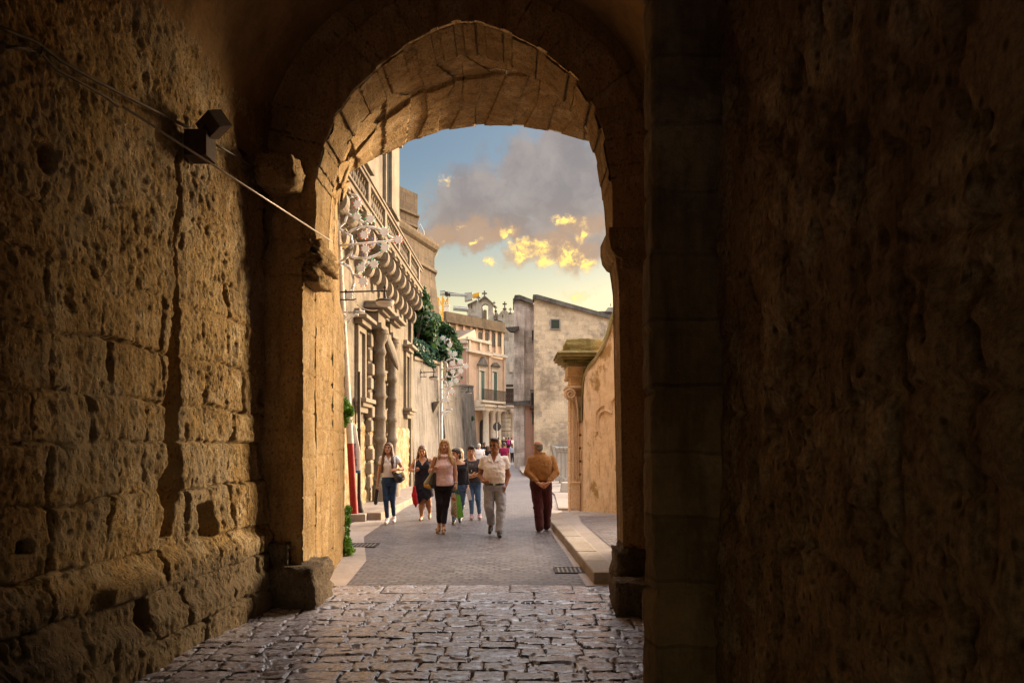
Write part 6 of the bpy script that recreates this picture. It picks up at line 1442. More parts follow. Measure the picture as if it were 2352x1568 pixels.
    def shoe(s, name, mat, heel, toe, w=0.045, h=0.05, sole=None, solemat=None, lift=0.0, rise=0.0):
        heel = V3(*heel); toe = V3(*toe); lo = np.minimum(heel, toe) - 0.14; hi = np.maximum(heel, toe) + 0.2; f = Fld(lo, hi, 0.008/s.k); d = toe - heel
        f.cone(heel, heel + d*0.4, w*0.78, w*0.86, 0.01); f.cone(heel + d*0.4, toe, w*0.95, w*0.72, 0.02); f.cone(heel + V3(0, 0, h*0.5), heel + d*0.3 + V3(0, 0, h*0.7), w*0.8, w*0.85, 0.02)
        if rise: f.cone(heel + d*0.12, heel + d*0.12 + V3(0, 0, rise), w*0.85, w*0.85, 0.02)
        zb = min(heel[2], toe[2]) - w*0.55
        nn = np.array([-d[2]*d[0], -d[2]*d[1], d[0]**2 + d[1]**2]); nn = unit(nn); f.cut(lambda X, Y, Z: -((X-heel[0])*nn[0] + (Y-heel[1])*nn[1] + (Z-heel[2])*nn[2]) - w*0.62)
        o = s.emit(name, f, mat)
        if solemat:
            g = Fld(lo, hi, 0.008/s.k); g.cone(heel, heel + d*0.4, w*0.84, w*0.92, 0.01); g.cone(heel + d*0.4, toe, w*1.0, w*0.78, 0.02)
            g.cut(lambda X, Y, Z: np.abs((X-heel[0])*nn[0] + (Y-heel[1])*nn[1] + (Z-heel[2])*nn[2] + w*0.62) - 0.014); s.emit('sole', g, solemat, True, o)
        return o
    def mb(s, name, m, mat, smooth=40, parent=None, bevel=0.0):
        o = m.build(name, mat, None, smooth, bevel); o.parent = parent or s.t; ORG[o.name] = s.o; return o
# ------------------------------------------------------------------ the walkers
def mp(sc, cx, gy): return lambda px, py, y=0.0: (( px-cx)*sc, y, (gy-py)*sc)
CL = {}
def cm(name, c, c2=None, **k):
    if name not in CL: CL[name] = cloth(name, c, c2, **k)
    return CL[name]
cm('white_shirt', (0.80, 0.74, 0.74), (0.68, 0.62, 0.62)); cm('dark_jeans', (0.018, 0.034, 0.08), (0.035, 0.065, 0.135)); cm('black_cloth', (0.020, 0.015, 0.020), (0.012, 0.010, 0.013)); cm('pink_blouse', (0.78, 0.54, 0.54), (0.66, 0.45, 0.45))
cm('polo_white', (0.84, 0.76, 0.72), (0.70, 0.62, 0.58)); cm('grey_trouser', (0.36, 0.36, 0.41), (0.28, 0.28, 0.32)); cm('tan_jacket', (0.30, 0.135, 0.040), (0.20, 0.085, 0.025)); cm('maroon_cord', (0.070, 0.016, 0.018), (0.04, 0.010, 0.012))
cm('grey_sweater', (0.062, 0.050, 0.052), (0.038, 0.031, 0.033)); cm('blue_jeans', (0.085, 0.15, 0.27), (0.04, 0.07, 0.14)); cm('cream_top', (0.60, 0.50, 0.28)); cm('magenta', (0.26, 0.012, 0.06)); cm('sky_shirt', (0.34, 0.40, 0.52)); cm('navy', (0.022, 0.02, 0.04))
cm('purple', (0.09, 0.012, 0.045)); cm('hot_pink', (0.45, 0.03, 0.19)); cm('red_cloth', (0.42, 0.010, 0.012), (0.30, 0.008, 0.010)); cm('beige', (0.42, 0.34, 0.26))
M['shoe_white'] = plain('shoe_white', (0.62, 0.55, 0.54), 0.6, 0.2, 20); M['shoe_black'] = plain('shoe_black', (0.016, 0.013, 0.012), 0.35, 0.3, 20, spec=0.5); M['shoe_brown'] = plain('shoe_brown', (0.06, 0.020, 0.014), 0.45, 0.3, 20); M['shoe_tan'] = plain('shoe_tan', (0.30, 0.15, 0.07), 0.5, 0.3, 20)
M['shoe_pink'] = plain('shoe_pink', (0.42, 0.25, 0.28), 0.6, 0.3, 20); M['leather_black'] = plain('leather_black', (0.02, 0.018, 0.024), 0.38, 0.3, 16, spec=0.5); M['leather_tan'] = plain('leather_tan', (0.50, 0.36, 0.17), 0.5, 0.25, 16); M['silver'] = plain('silver', (0.62, 0.6, 0.58), 0.25, 0.1, 16, 0.8)
M['bag_grey'] = plain('bag_grey', (0.33, 0.29, 0.21), 0.6, 0.3, 24); M['bag_yellow'] = plain('bag_yellow', (0.55, 0.30, 0.04), 0.6, 0.25, 24); M['paper'] = plain('paper', (0.62, 0.55, 0.58), 0.7, 0.08, 8); M['bag_green'] = plain('bag_green', (0.075, 0.23, 0.012), 0.5, 0.25, 10); M['bag_paper'] = plain('bag_paper', (0.56, 0.50, 0.40), 0.6, 0.12, 10); M['ink_red'] = plain('ink_red', (0.50, 0.03, 0.05), 0.6, 0.1, 9); M['ink_brown'] = plain('ink_brown', (0.10, 0.065, 0.05), 0.6, 0.1, 9)

def strands(f, s, left, right, r0=0.03, r1=0.018):
    for pts in (left, right):
        for a, b in zip(pts[:-1], pts[1:]): f.cone(a, b, r0, r1 if b is pts[-1] else r0, 0.015)

# 1 woman in white shirt and jeans
D = 14.27; q = mp(0.1501*D/1600, 300, 1345); X = (849.8 + 300*0.1501 - 1176)/1600*D
w1 = Person('young woman with very long brown hair, white shirt and dark jeans', X, D, 1.68)
T = [(.80, 0, 0, .10, .085), (.84, 0, 0, .155, .115), (.90, 0, 0, .15, .11), (.985, -.012, 0, .125, .09), (1.1, -.005, 0, .135, .10), (1.2, 0, -.012, .145, .112), (1.3, 0, 0, .155, .09), (1.355, 0, 0, .135, .07), (1.40, -.012, 0, .06, .05)]
aL = [(-.155, 0, 1.335), (-.215, .02, 1.055), (-.242, -.03, .81)]; aR = [(.145, 0, 1.335), (.262, .03, 1.12), (.185, -.15, 1.115)]
lL = [(-.082, 0, .85), q(250, 960, -.05), q(270, 1238, -.06)]; lR = [(.085, 0, .85), q(345, 960, -.02), q(352, 1215, .10)]
w1.build(T, [(aL[0], aL[1], .043, .035), (aL[1], aL[2], .035, .024), (aR[0], aR[1], .043, .036), (aR[1], aR[2], .035, .024)] + [(l[0], l[1], .066, .046) for l in (lL, lR)] + [(l[1], l[2], .045, .032) for l in (lL, lR)], (-.024, -.01, 1.540), SKIN['fair'],
         hands=[((-.242, -.03, .80), (0.0, -.05, -1), (1, .3, 0), 0.75, 1), ((.185, -.15, 1.115), (-1, -.25, -.1), (0, .6, -.8), 0.35, 1)], tilt=9, yaw=6, hs=0.95)
sl = [(aL[0], tuple(V3(*aL[0])*0.55 + V3(*aL[1])*0.45), .058, .056), (aR[0], tuple(V3(*aR[0])*0.55 + V3(*aR[1])*0.45), .058, .058)]
def slcut(p, fr, tol=0.0):
    """plane that ends a sleeve square to the arm"""
    a, b = V3(*p[0]), V3(*p[1]); d = unit(b-a); e = a + (b-a)*fr; r = 0.10
    def fn(X, Y, Z):
        t = (X-e[0])*d[0] + (Y-e[1])*d[1] + (Z-e[2])*d[2]; near = np.sqrt((X-e[0]-t*d[0])**2 + (Y-e[1]-t*d[1])**2 + (Z-e[2]-t*d[2])**2) < r
        side = (X-0)*np.sign(e[0]) > abs(e[0]) - 0.075
        return np.where(near & side, t, -1.0)
    return fn
def vneck(x0, y0, zt, zb, w, front=-1):
    """V or scoop opening: half width w at zt, closing at zb, on the front side"""
    return lambda X, Y, Z: np.minimum(np.minimum(w*np.clip((Z-zb)/(zt-zb), 0, 1.6) - np.abs(X-x0), (Y-y0)*front + 0*X), Z-zb)
def both(*fs): return lambda X, Y, Z: np.maximum.reduce([np.broadcast_to(f(X, Y, Z), np.broadcast(X, Y, Z).shape) for f in fs])
w1.top(cm('white_shirt', None), sl, 0.955, 0.014, both(slcut(aL, .42), slcut(aR, .42), vneck(-.012, 0, 1.42, 1.28, .05), lambda X, Y, Z: Z - 1.405 + 0*X + 0*Y), name='shirt', seed=1)
m = MB()
for sx in (-1, 1): m.add([(-.012+sx*.012, -.112, 1.285), (-.012+sx*.055, -.085, 1.39), (-.012+sx*.085, -.075, 1.355), (-.012+sx*.05, -.122, 1.285), (-.012+sx*.012, -.120, 1.285), (-.012+sx*.055, -.093, 1.39), (-.012+sx*.085, -.083, 1.355), (-.012+sx*.05, -.130, 1.285)], [(0, 1, 2, 3), (7, 6, 5, 4), (0, 4, 5, 1), (1, 5, 6, 2), (2, 6, 7, 3), (3, 7, 4, 0)])
m.box((-.016, -.135, .96), (.006, -.121, 1.27)); w1.mb('collar', m, cm('white_shirt', None))
w1.trousers(cm('dark_jeans', None), [(l[0], l[1], .080, .056) for l in (lL, lR)] + [(l[1], l[2], .055, .039) for l in (lL, lR)], [r for r in T if r[0] < 1.0], 0.985, .003, 'jeans', inf=0.008)
w1.shoe('shoe', M['shoe_white'], q(272, 1300, -.03), q(264, 1318, -.19), .044, .05, solemat=M['shoe_white'], rise=.06); w1.shoe('shoe', M['shoe_white'], q(352, 1292, .13), q(362, 1312, -.02), .044, .05, solemat=M['shoe_white'], rise=.06)
def h1(f):
    w1.skull(f, .014); strands(f, w1, [w1.P(.062, .0, .02), w1.P(.085, .015, -.13), (-.125, -.09, 1.24), (-.135, -.11, 1.06)], [w1.P(-.062, .0, .02), w1.P(-.085, .015, -.13), (.075, -.10, 1.26), (.085, -.125, 1.11)], .034, .02); f.cone(w1.P(0, -.06, 0), w1.P(0, -.075, -.2), .07, .07, .03)
    f.cone(w1.P(.07, -.02, -.02), (-.13, -.03, 1.3), .03, .035, .02); f.cone(w1.P(-.07, -.02, -.02), (.10, -.03, 1.3), .03, .035, .02)
def facecut(s, zf=0.062, w=0.052, yb=0.0):
    def fn(X, Y, Z):
        x, y, z = s.loc(X, Y, Z); return np.minimum(np.minimum(w + 0.010 - 0.35*np.maximum(z-0.02, 0) - np.abs(x), y - yb), np.minimum(zf - z - x*x*3, z + 0.16))
    return fn
w1.hair(H['brown'], h1, facecut(w1), h=.0085)
m = MB()
for sx in (-1, 1):
    P = [w1.P(sx*.032 + .021*math.cos(a), .094, .003 + .016*math.sin(a)) for a in np.linspace(0, 2*math.pi, 13)]; m.tube(P, .0028, 4)
m.tube([w1.P(-.011, .096, .004), w1.P(.011, .096, .004)], .0028, 4); w1.mb('glasses', m, M['brow'])
# her shoulder bag
def gear(name, label, cat, person, base, group=None): return thing(name, label, cat, person.o + Vector(base), group)
def wm(person, m, name, mat, parent, smooth=40, bevel=0.0): m.v = [tuple(Vector(v) + person.o) for v in m.v]; return m.build(name, mat, parent, smooth, bevel)
def wf(person, f, name, mat, parent):
    V, Q = f.mesh(); return np_mesh(name, V + np.array(person.o), Q, mat, parent, True)
b = gear('handbag', 'black and tan slouchy shoulder bag of the woman in the white shirt', 'handbag', w1, (.2, -.1, .9))
f = Fld((-.05, -.4, .75), (.42, .2, 1.2), .01); f.cone((.10, -.12, 1.05), (.21, -.10, .93), .035, .085, .03); f.cone((.21, -.10, .93), (.24, -.02, .95), .085, .085, .03); f.cone((.21, -.1, .95), (.27, -.06, 1.02), .075, .04, .03); wf(w1, f, 'pouch', M['leather_black'], b)
f = Fld((.1, -.4, .75), (.45, .2, 1.2), .01); f.ell((.29, -.08, 1.00), (.045, .075, .075), .0); wf(w1, f, 'side_panel', M['leather_tan'], b)
m = MB(); m.tube([(.13, -.12, 1.06), (.17, -.11, 1.2), (.14, -.04, 1.37), (.13, .02, 1.38)], .011, 6); wm(w1, m, 'strap', M['leather_black'], b, True)
b = gear('hand_case', 'long black case hanging from the hand of the woman in the white shirt', 'case', w1, (-.25, -.04, .4))
Q_ = Matrix.Translation(Vector((-.262, -.04, .555))) @ Euler((0, R(6), 0)).to_matrix().to_4x4()
m = MB(); m.box((-.036, -.03, -.155), (.036, .03, .16), M=Q_); wm(w1, m, 'body', M['leather_black'], b, None, .012)
m = MB(); m.tube([Q_ @ Vector((0.02, 0, .155)), Q_ @ Vector((.03, -.03, .22)), Q_ @ Vector((.0, -.03, .24))], .008, 6); wm(w1, m, 'handle', M['leather_black'], b, True); wm(w1, MB().box((-.02, -.012, -.17), (.02, .012, -.156), M=Q_), 'tip', M['silver'], b, None)

# 2 woman in black dress
D = 15.08; q = mp(0.1501*D/1600, 820, 1300); X = (849.8 + 820*0.1501 - 1176)/1600*D
w2 = Person('sturdy dark haired woman in a sleeveless black dress and sandals looking down', X, D, 1.6)
T = [(.68, 0, 0, .15, .13), (.80, 0, 0, .185, .15), (.95, -.005, 0, .172, .14), (1.05, -.01, -.005, .16, .135), (1.16, -.005, -.02, .165, .15), (1.25, -.005, 0, .155, .10), (1.30, -.005, 0, .13, .075), (1.345, -.015, 0, .065, .055)]
aL = [(-.16, 0, 1.262), (-.285, .03, 1.075), (-.18, -.16, 1.055)]; aR = [(.15, 0, 1.262), (.225, .03, 1.02), (.2, -.06, .82)]
lL = [(-.085, 0, .75), (-.035, -.04, .40), (-.035, -.06, .085)]; lR = [(.085, 0, .75), (.10, -.02, .41), (.113, .15, .15)]
w2.build(T, [(aL[0], aL[1], .058, .050), (aL[1], aL[2], .048, .030), (aR[0], aR[1], .058, .047), (aR[1], aR[2], .046, .030)] + [(l[0], l[1], .10, .066) for l in (lL, lR)] + [(tuple(V3(*l[1])*.6 + V3(*l[2])*.4), l[2], .066, .036) for l in (lL, lR)] + [(l[1], tuple(V3(*l[1])*.6 + V3(*l[2])*.4), .062, .066) for l in (lL, lR)], (-.03, -.02, 1.475), SKIN['tan'],
         hands=[((-.18, -.16, 1.055), (.75, -.55, .25), (0.2, .5, .8), 1.0, -1), ((.2, -.06, .82), (0, -.1, -1), (-1, 0, 0), .5, -1)], feet=[((-.035, -.05, .06), (-.05, -.19, .025), .034, .022), ((.113, .16, .11), (.12, .05, .045), .034, .022)], tilt=-10, yaw=-4)
Td = [(.30, .01, 0, .20, .155), (.55, .01, 0, .205, .16), (.70, .005, 0, .20, .158)] + T[1:]
w2.top(cm('black_cloth', None), [], lambda X, Y: .50 - .15*np.exp(-((X+.085)/.07)**2) - .09*np.exp(-((X-.10)/.05)**2) + 0*Y, .012, both(vneck(-.01, 0, 1.30, 1.17, .095), lambda X, Y, Z: np.minimum(Z - 1.25, np.maximum(np.abs(X+.01) - .115, .065 - np.abs(X+.01))) + 0*Y, lambda X, Y, Z: Z - 1.325 + 0*X + 0*Y, lambda X, Y, Z: np.minimum(np.abs(X+.01) - .155, Z - 1.15) + 0*Y), .006, 'dress', loft=Td, seed=3)
def h2(f): w2.skull(f, .011); f.cone(w2.P(.06, -.04, 0), (-.14, .0, 1.28), .035, .03, .02); f.cone(w2.P(-.06, -.03, 0), (.085, -.03, 1.24), .035, .028, .02); f.cone(w2.P(0, -.07, 0), w2.P(0, -.09, -.2), .06, .05, .03)
w2.hair(H['brown'], h2, facecut(w2, .068, .055), h=.0085)
for h_, t_ in (((-.035, -.03, .03), (-.05, -.19, .012)), ((.113, .17, .075), (.12, .04, .022))): w2.shoe('sandal', M['shoe_tan'], h_, t_, .036, .0)
b = gear('scarf_bag', 'red cloth bag hanging on a long white cord from the woman in black', 'bag', w2, (-.17, -.2, .35))
f = Fld((-.4, -.4, .2), (.1, .05, .85), .0095); f.cone((-.178, -.19, .70), (-.168, -.19, .55), .036, .056, .02); f.cone((-.168, -.19, .55), (-.145, -.19, .38), .056, .062, .02); f.cone((-.16, -.19, .45), (-.145, -.19, .30), .05, .020, .02)
f.noise(lambda X, Y, Z: .006*np.sin(70*X + 5*Z) + .0*Y); wf(w2, f, 'cloth', cm('red_cloth', None), b)
m = MB(); m.tube([(-.155, -.12, 1.30), (-.16, -.2, 1.15), (-.165, -.225, 1.07), (-.185, -.19, .73)], .009, 6); wm(w2, m, 'cord', M['white_paint'], b, True)

# 3 blonde woman
D = 12.9; q = mp(0.2685*D/1600, 790, 1035); X = (803.9 + 790*0.2685 - 1176)/1600*D
w3 = Person('blonde woman in a pale pink cowl neck blouse and black trousers carrying bags', X, D, 1.74)
T = [(.80, .02, 0, .115, .10), (.87, .02, 0, .178, .125), (.95, .02, 0, .168, .12), (1.08, .03, 0, .15, .105), (1.22, .035, -.018, .16, .13), (1.33, .035, 0, .17, .095), (1.385, .037, 0, .145, .072), (1.435, .04, 0, .062, .052)]
aL = [(-.13, 0, 1.365), (-.222, .05, 1.13), (-.15, -.16, 1.16)]; aR = [(.20, 0, 1.365), (.24, .03, 1.09), (.256, -.03, .90)]
lL = [(-.07, 0, .86), (-.043, -.06, .53), (-.054, -.02, .21)]; lR = [(.11, 0, .86), (.055, -.02, .51), (.034, -.12, .165)]
w3.build(T, [(aL[0], aL[1], .046, .040), (aL[1], aL[2], .038, .026), (aR[0], aR[1], .048, .038), (aR[1], aR[2], .037, .025)] + [(l[0], l[1], .074, .05) for l in (lL, lR)] + [(l[1], l[2], .048, .034) for l in (lL, lR)], (.043, -.02, 1.60), SKIN['fair'],
         hands=[((-.15, -.16, 1.16), (.5, -.75, .3), (.3, .5, .8), 1.0, -1), ((.256, -.03, .895), (.05, -.1, -1), (-1, .2, 0), 0.9, -1)], feet=[((-.054, .0, .16), (-.075, -.16, .045), .034, .024), ((.034, -.1, .12), (.045, -.26, .03), .034, .024)], yaw=4, tilt=-3)
def cowl(f): 
    for k in range(14): a0, a1 = k*2*math.pi/14, (k+1)*2*math.pi/14; r = lambda a: (.04 + .088*math.cos(a), -.012 + .085*math.sin(a), 1.432 - .03*(math.sin(a) < 0)*abs(math.sin(a))); f.cone(r(a0), r(a1), .026, .026, .018)
w3.top(cm('pink_blouse', None), [], .865, .020, both(lambda X, Y, Z: np.minimum(np.maximum(-(X+.122), X-.195), Z-1.02) + 0*Y, lambda X, Y, Z: Z - 1.47 + 0*X + 0*Y), .005, 'blouse', seed=5, extra=cowl)
w3.trousers(cm('black_cloth', None), [(l[0], l[1], .094, .066) for l in (lL, lR)] + [(l[1], l[2], .066, .052) for l in (lL, lR)], [r for r in T if r[0] < 1.0], .95, .004, 'trousers', inf=.008, hems=.175)
def h3(f): w3.skull(f, .015); strands(f, w3, [w3.P(.06, 0, .03), w3.P(.082, .02, -.08), (-.045, -.09, 1.41), (-.05, -.10, 1.36)], [w3.P(-.06, 0, .03), w3.P(-.084, .03, -.1), (.155, -.10, 1.38), (.195, -.10, 1.26)], .032, .02); f.cone(w3.P(-.075, .01, -.06), (.20, -.06, 1.30), .035, .03, .02); f.cone(w3.P(0, -.06, 0), w3.P(0, -.08, -.22), .07, .075, .03)
w3.hair(H['blond'], h3, facecut(w3, .072, .052), h=.0085)
for h_, t_ in (((-.054, .02, .10), (-.078, -.17, .022)), ((.034, -.08, .085), (.046, -.27, .02))):
    o = w3.shoe('sandal', M['shoe_tan'], h_, t_, .038, .0)
    m = MB(); a = V3(*h_)*.25 + V3(*t_)*.75 + V3(0, 0, .03); m.tube([a + V3(-.045, 0, -.012), a + V3(-.02, 0, .018), a + V3(.02, 0, .018), a + V3(.045, 0, -.012)], .013, 6); c = V3(*h_); m.tube([c + V3(-.036, -.04, .05), c + V3(0, -.065, .055), c + V3(.036, -.04, .05), c + V3(0, .045, .06), c + V3(-.036, -.04, .05)], .008, 5); m.box((h_[0]-.022, h_[1]-.015, 0.0), (h_[0]+.022, h_[1]+.035, h_[2])); w3.mb('strap', m, M['silver'], 40, o)
m = MB(); m.lathe([(.030, -.012), (.033, 0), (.030, .012)], (.254, -.028, .925), 12); w3.mb('bracelet', m, M['silver'])
b = gear('handbag', 'grey and yellow wedge shaped shoulder bag of the blonde woman', 'handbag', w3, (-.2, -.1, .8))
f = Fld((-.5, -.4, .7), (.05, .25, 1.3), .01); f.cone((-.17, -.10, 1.10), (-.26, -.04, .90), .035, .075, .03); f.cone((-.26, -.04, .90), (-.20, -.04, .88), .07, .07, .03); wf(w3, f, 'side', M['bag_grey'], b)
f = Fld((-.5, -.4, .7), (.05, .25, 1.3), .01); f.cone((-.15, -.09, 1.08), (-.165, -.08, .90), .045, .085, .02); wf(w3, f, 'pouch', M['leather_black'], b)
f = Fld((-.5, -.4, .7), (.05, .25, 1.3), .01); f.cone((-.30, -.08, .865), (-.225, -.09, .86), .035, .055, .02); wf(w3, f, 'bottom', M['bag_yellow'], b)
m = MB(); m.tube([(-.16, -.12, 1.12), (-.14, -.14, 1.2), (-.1, -.08, 1.38), (-.09, .03, 1.40), (-.14, .10, 1.2)], .010, 6); wm(w3, m, 'strap', M['leather_black'], b, True)
b = gear('shopping_bag', 'paper shopping bag with green side, red letters and dark arcs held by the blonde woman', 'shopping bag', w3, (.27, -.06, .33))
def sp(px, py, y): p = q(px, py); return Vector((p[0], y, p[2]))
ft_ = [sp(864, 885, -.08), sp(925, 910, -.16), sp(914, 712, -.13), sp(872, 700, -.06)]; sd_ = [ft_[1], sp(973, 902, -.02), sp(940, 714, -.02), ft_[2]]
bk_ = [sp(915, 885, .06), sp(900, 700, .06)]
m = MB(); m.add([ft_[0], ft_[1], ft_[2], ft_[3]], [(0, 1, 2, 3)]); m.add([v + Vector((0, .006, 0)) for v in ft_], [(3, 2, 1, 0)]); m.add([ft_[0], ft_[3], bk_[1], bk_[0]], [(0, 1, 2, 3)]); m.add([bk_[0], bk_[1], sd_[2], sd_[1]], [(0, 1, 2, 3)]); m.add([ft_[0], bk_[0], sd_[1], ft_[1]], [(0, 1, 2, 3)]); wm(w3, m, 'front', M['bag_paper'], b, None)
m = MB(); nrm = (sd_[1]-sd_[0]).cross(sd_[3]-sd_[0]).normalized()*-.004; m.add([v - nrm for v in sd_] + [v + nrm for v in sd_], [(0, 1, 2, 3), (7, 6, 5, 4), (0, 4, 5, 1), (1, 5, 6, 2), (2, 6, 7, 3), (3, 7, 4, 0)]); wm(w3, m, 'side', M['bag_green'], b, None)
def fpt(u, v): return ft_[0]*(1-u)*(1-v) + ft_[1]*u*(1-v) + ft_[2]*u*v + ft_[3]*(1-u)*v
fnm = (ft_[1]-ft_[0]).cross(ft_[3]-ft_[0]).normalized(); fnm = fnm if fnm.y < 0 else -fnm
m = MB()
for k in range(6):
    rr_ = .30 + .13*k; P = []
    for i in range(12): a = R(8 + 72*i/11); u, v = 1 - rr_*math.cos(a)*0.95, -0.35 + rr_*math.sin(a)*.95 + .12; P.append((u, v))
    P = [fpt(u, v) + fnm*.004 for u, v in P if 0.02 < u < .98 and 0.02 < v < .95]
    if len(P) > 2: m.tube(P, .006, 4, flat=.4)
wm(w3, m, 'arc_print', M['ink_brown'], b, True)
m = MB()
def glyph(cu, k):
    c = [(cu + .075*math.cos(a), .775 + .045*math.sin(a)) for a in np.linspace(R(20), R(380), 12)]
    if k == 'a': return [c, [(cu+.075, .82), (cu+.075, .725)]]
    if k == 't': return [[(cu, .86), (cu, .74), (cu+.05, .725)], [(cu-.06, .825), (cu+.06, .825)]]
    return [c]
for cu, k in ((.30, 'a'), (.50, 't'), (.70, 'o')):
    for st in glyph(cu, k): m.tube([fpt(u, v) + fnm*.004 for u, v in st], .0062, 5, flat=.5)
wm(w3, m, 'lettering', M['ink_red'], b, True)
m = MB(); hnd = Vector((.262, -.05, .815)); m.tube([ft_[3]*.6 + ft_[2]*.4, hnd + Vector((-.01, -.02, 0)), ft_[2]*.85 + ft_[3]*.15], .005, 5); wm(w3, m, 'handle', M['bag_green'], b, True); m = MB(); m.tube([bk_[1], hnd + Vector((.01, .02, 0)), sd_[2]], .005, 5); wm(w3, m, 'handle', M['bag_green'], b, True)

# 4 man in white polo
D = 12.5; q = mp(0.2685*D/1600, 1235, 1045); X = (803.9 + 1235*0.2685 - 1176)/1600*D
m1 = Person('man in sunglasses, white polo shirt and grey trousers, one hand in his pocket', X, D, 1.76)
T = [(.81, .01, 0, .13, .11), (.88, .005, 0, .182, .14), (.95, 0, 0, .172, .135), (1.05, 0, -.02, .175, .145), (1.2, 0, -.015, .183, .142), (1.32, 0, 0, .192, .11), (1.38, 0, 0, .16, .08), (1.44, 0, 0, .07, .06)]
aL = [(-.185, 0, 1.36), (-.262, .05, 1.07), (-.185, -.17, .965)]; aR = [(.185, 0, 1.36), (.248, .07, 1.07), (.205, -.03, .89)]
lL = [(-.095, 0, .86), (-.092, -.06, .50), (-.062, .10, .22)]; lR = [(.095, 0, .86), (.125, -.06, .49), (.092, -.16, .11)]
m1.build(T, [(aL[0], aL[1], .052, .044), (aL[1], aL[2], .044, .030), (aR[0], aR[1], .052, .044), (aR[1], aR[2], .044, .030)] + [(l[0], l[1], .10, .065) for l in (lL, lR)] + [(l[1], l[2], .06, .04) for l in (lL, lR)], (0, -.03, 1.605), SKIN['deep'],
         hands=[((-.185, -.17, .965), (.65, -.6, -.1), (.2, .6, .5), 1.0, -1), ((.205, -.03, .89), (-.2, -.3, -1), (-1, 0, .2), .4, -1)], yaw=22, tilt=-2)
sl = [(aL[0], tuple(V3(*aL[0])*.42 + V3(*aL[1])*.58), .070, .074), (aR[0], tuple(V3(*aR[0])*.42 + V3(*aR[1])*.58), .070, .074)]
m1.top(cm('polo_white', None), sl, .925, .016, both(slcut(aL, .56), slcut(aR, .56), vneck(-.008, 0, 1.46, 1.295, .062), lambda X, Y, Z: Z - 1.43 + 0*X + 0*Y), .006, 'polo_shirt', seed=7)
m = MB()
for sx in (-1, 1): m.add([(-.01+sx*.016, -.118, 1.325), (-.0+sx*.062, -.06, 1.455), (sx*.088, -.02, 1.46), (sx*.112, -.068, 1.40), (-.01+sx*.075, -.122, 1.345), (-.01+sx*.018, -.132, 1.318), (sx*.072, -.07, 1.452), (sx*.098, -.03, 1.452), (sx*.122, -.076, 1.392), (-.01+sx*.085, -.135, 1.337)], [(0, 1, 2, 3, 4), (9, 8, 7, 6, 5), (0, 5, 6, 1), (1, 6, 7, 2), (2, 7, 8, 3), (3, 8, 9, 4), (4, 9, 5, 0)])
m1.mb('collar', m, cm('polo_white', None))
m1.trousers(cm('grey_trouser', None), [(l[0], l[1], .108, .086) for l in (lL, lR)] + [(l[1], l[2], .084, .070) for l in (lL, lR)], [r for r in T if r[0] < 1.0], .945, .006, 'trousers', seed=4, inf=.012)
m = MB(); N_ = 28; V = []
for z in (.915, .955):
    for k in range(N_): a = 2*math.pi*k/N_; cs, sn_ = math.cos(a), math.sin(a); V.append((.003 + .192*abs(cs)**(2/2.4)*np.sign(cs), .158*abs(sn_)**(2/2.4)*np.sign(sn_), z - .012*(sn_ < -.3)))
m.add(V, [(k, (k+1) % N_, N_+(k+1) % N_, N_+k) for k in range(N_)]); o = m1.mb('belt', m, M['leather_black'], True)
sm = o.modifiers.new('s', 'SOLIDIFY'); sm.thickness = .008
m = MB(); m.box((-.02, -.172, .905), (.025, -.158, .945)); m1.mb('buckle', m, M['silver'], None)
def h4(f): m1.skull(f, .010); f.ell(m1.P(.0, .035, .118), (.066, .055, .026), .02, m1.Rm); f.ell(m1.P(-.04, -.0, .10), (.045, .07, .03), .02, m1.Rm); f.ell(m1.P(0, -.06, -.03), (.066, .045, .05), .02, m1.Rm)
def shortcut(s, zf=.072, back=-.055):
    def fn(X, Y, Z):
        x, y, z = s.loc(X, Y, Z); low = np.minimum(np.minimum(.035 - z, y + .015), .2 + 0*x); face_ = np.minimum(y - .03, zf - z); nb = -.075 - z
        return np.maximum(np.maximum(low, face_), nb)
    return fn
m1.hair(H['salt'], h4, shortcut(m1))
m = MB()
for sx in (-1, 1): P = [m1.P(sx*.032 + .023*math.cos(a), .090, .004 + .018*math.sin(a)) for a in np.linspace(0, 2*math.pi, 13)[:-1]]; Pb = [m1.P(sx*.032 + .023*math.cos(a), .080, .004 + .018*math.sin(a)) for a in np.linspace(0, 2*math.pi, 13)[:-1]]; m.add(P + Pb, [tuple(range(12)), tuple(range(23, 11, -1))] + [(i, 12+i, 12+(i+1) % 12, (i+1) % 12) for i in range(12)])
m.tube([m1.P(-.012, .094, .008), m1.P(.012, .094, .008)], .003, 4)
for sx in (-1, 1): m.tube([m1.P(sx*.054, .085, .008), m1.P(sx*.076, .02, .008)], .003, 4)
m1.mb('sunglasses', m, M['dark_glass'])
m1.shoe('shoe', M['shoe_black'], (-.065, .12, .135), (-.082, -.03, .055), .046, .05, solemat=M['shoe_black']); m1.shoe('shoe', M['shoe_black'], (.09, -.13, .045), (.105, -.34, .032), .047, .05, solemat=M['shoe_black'])

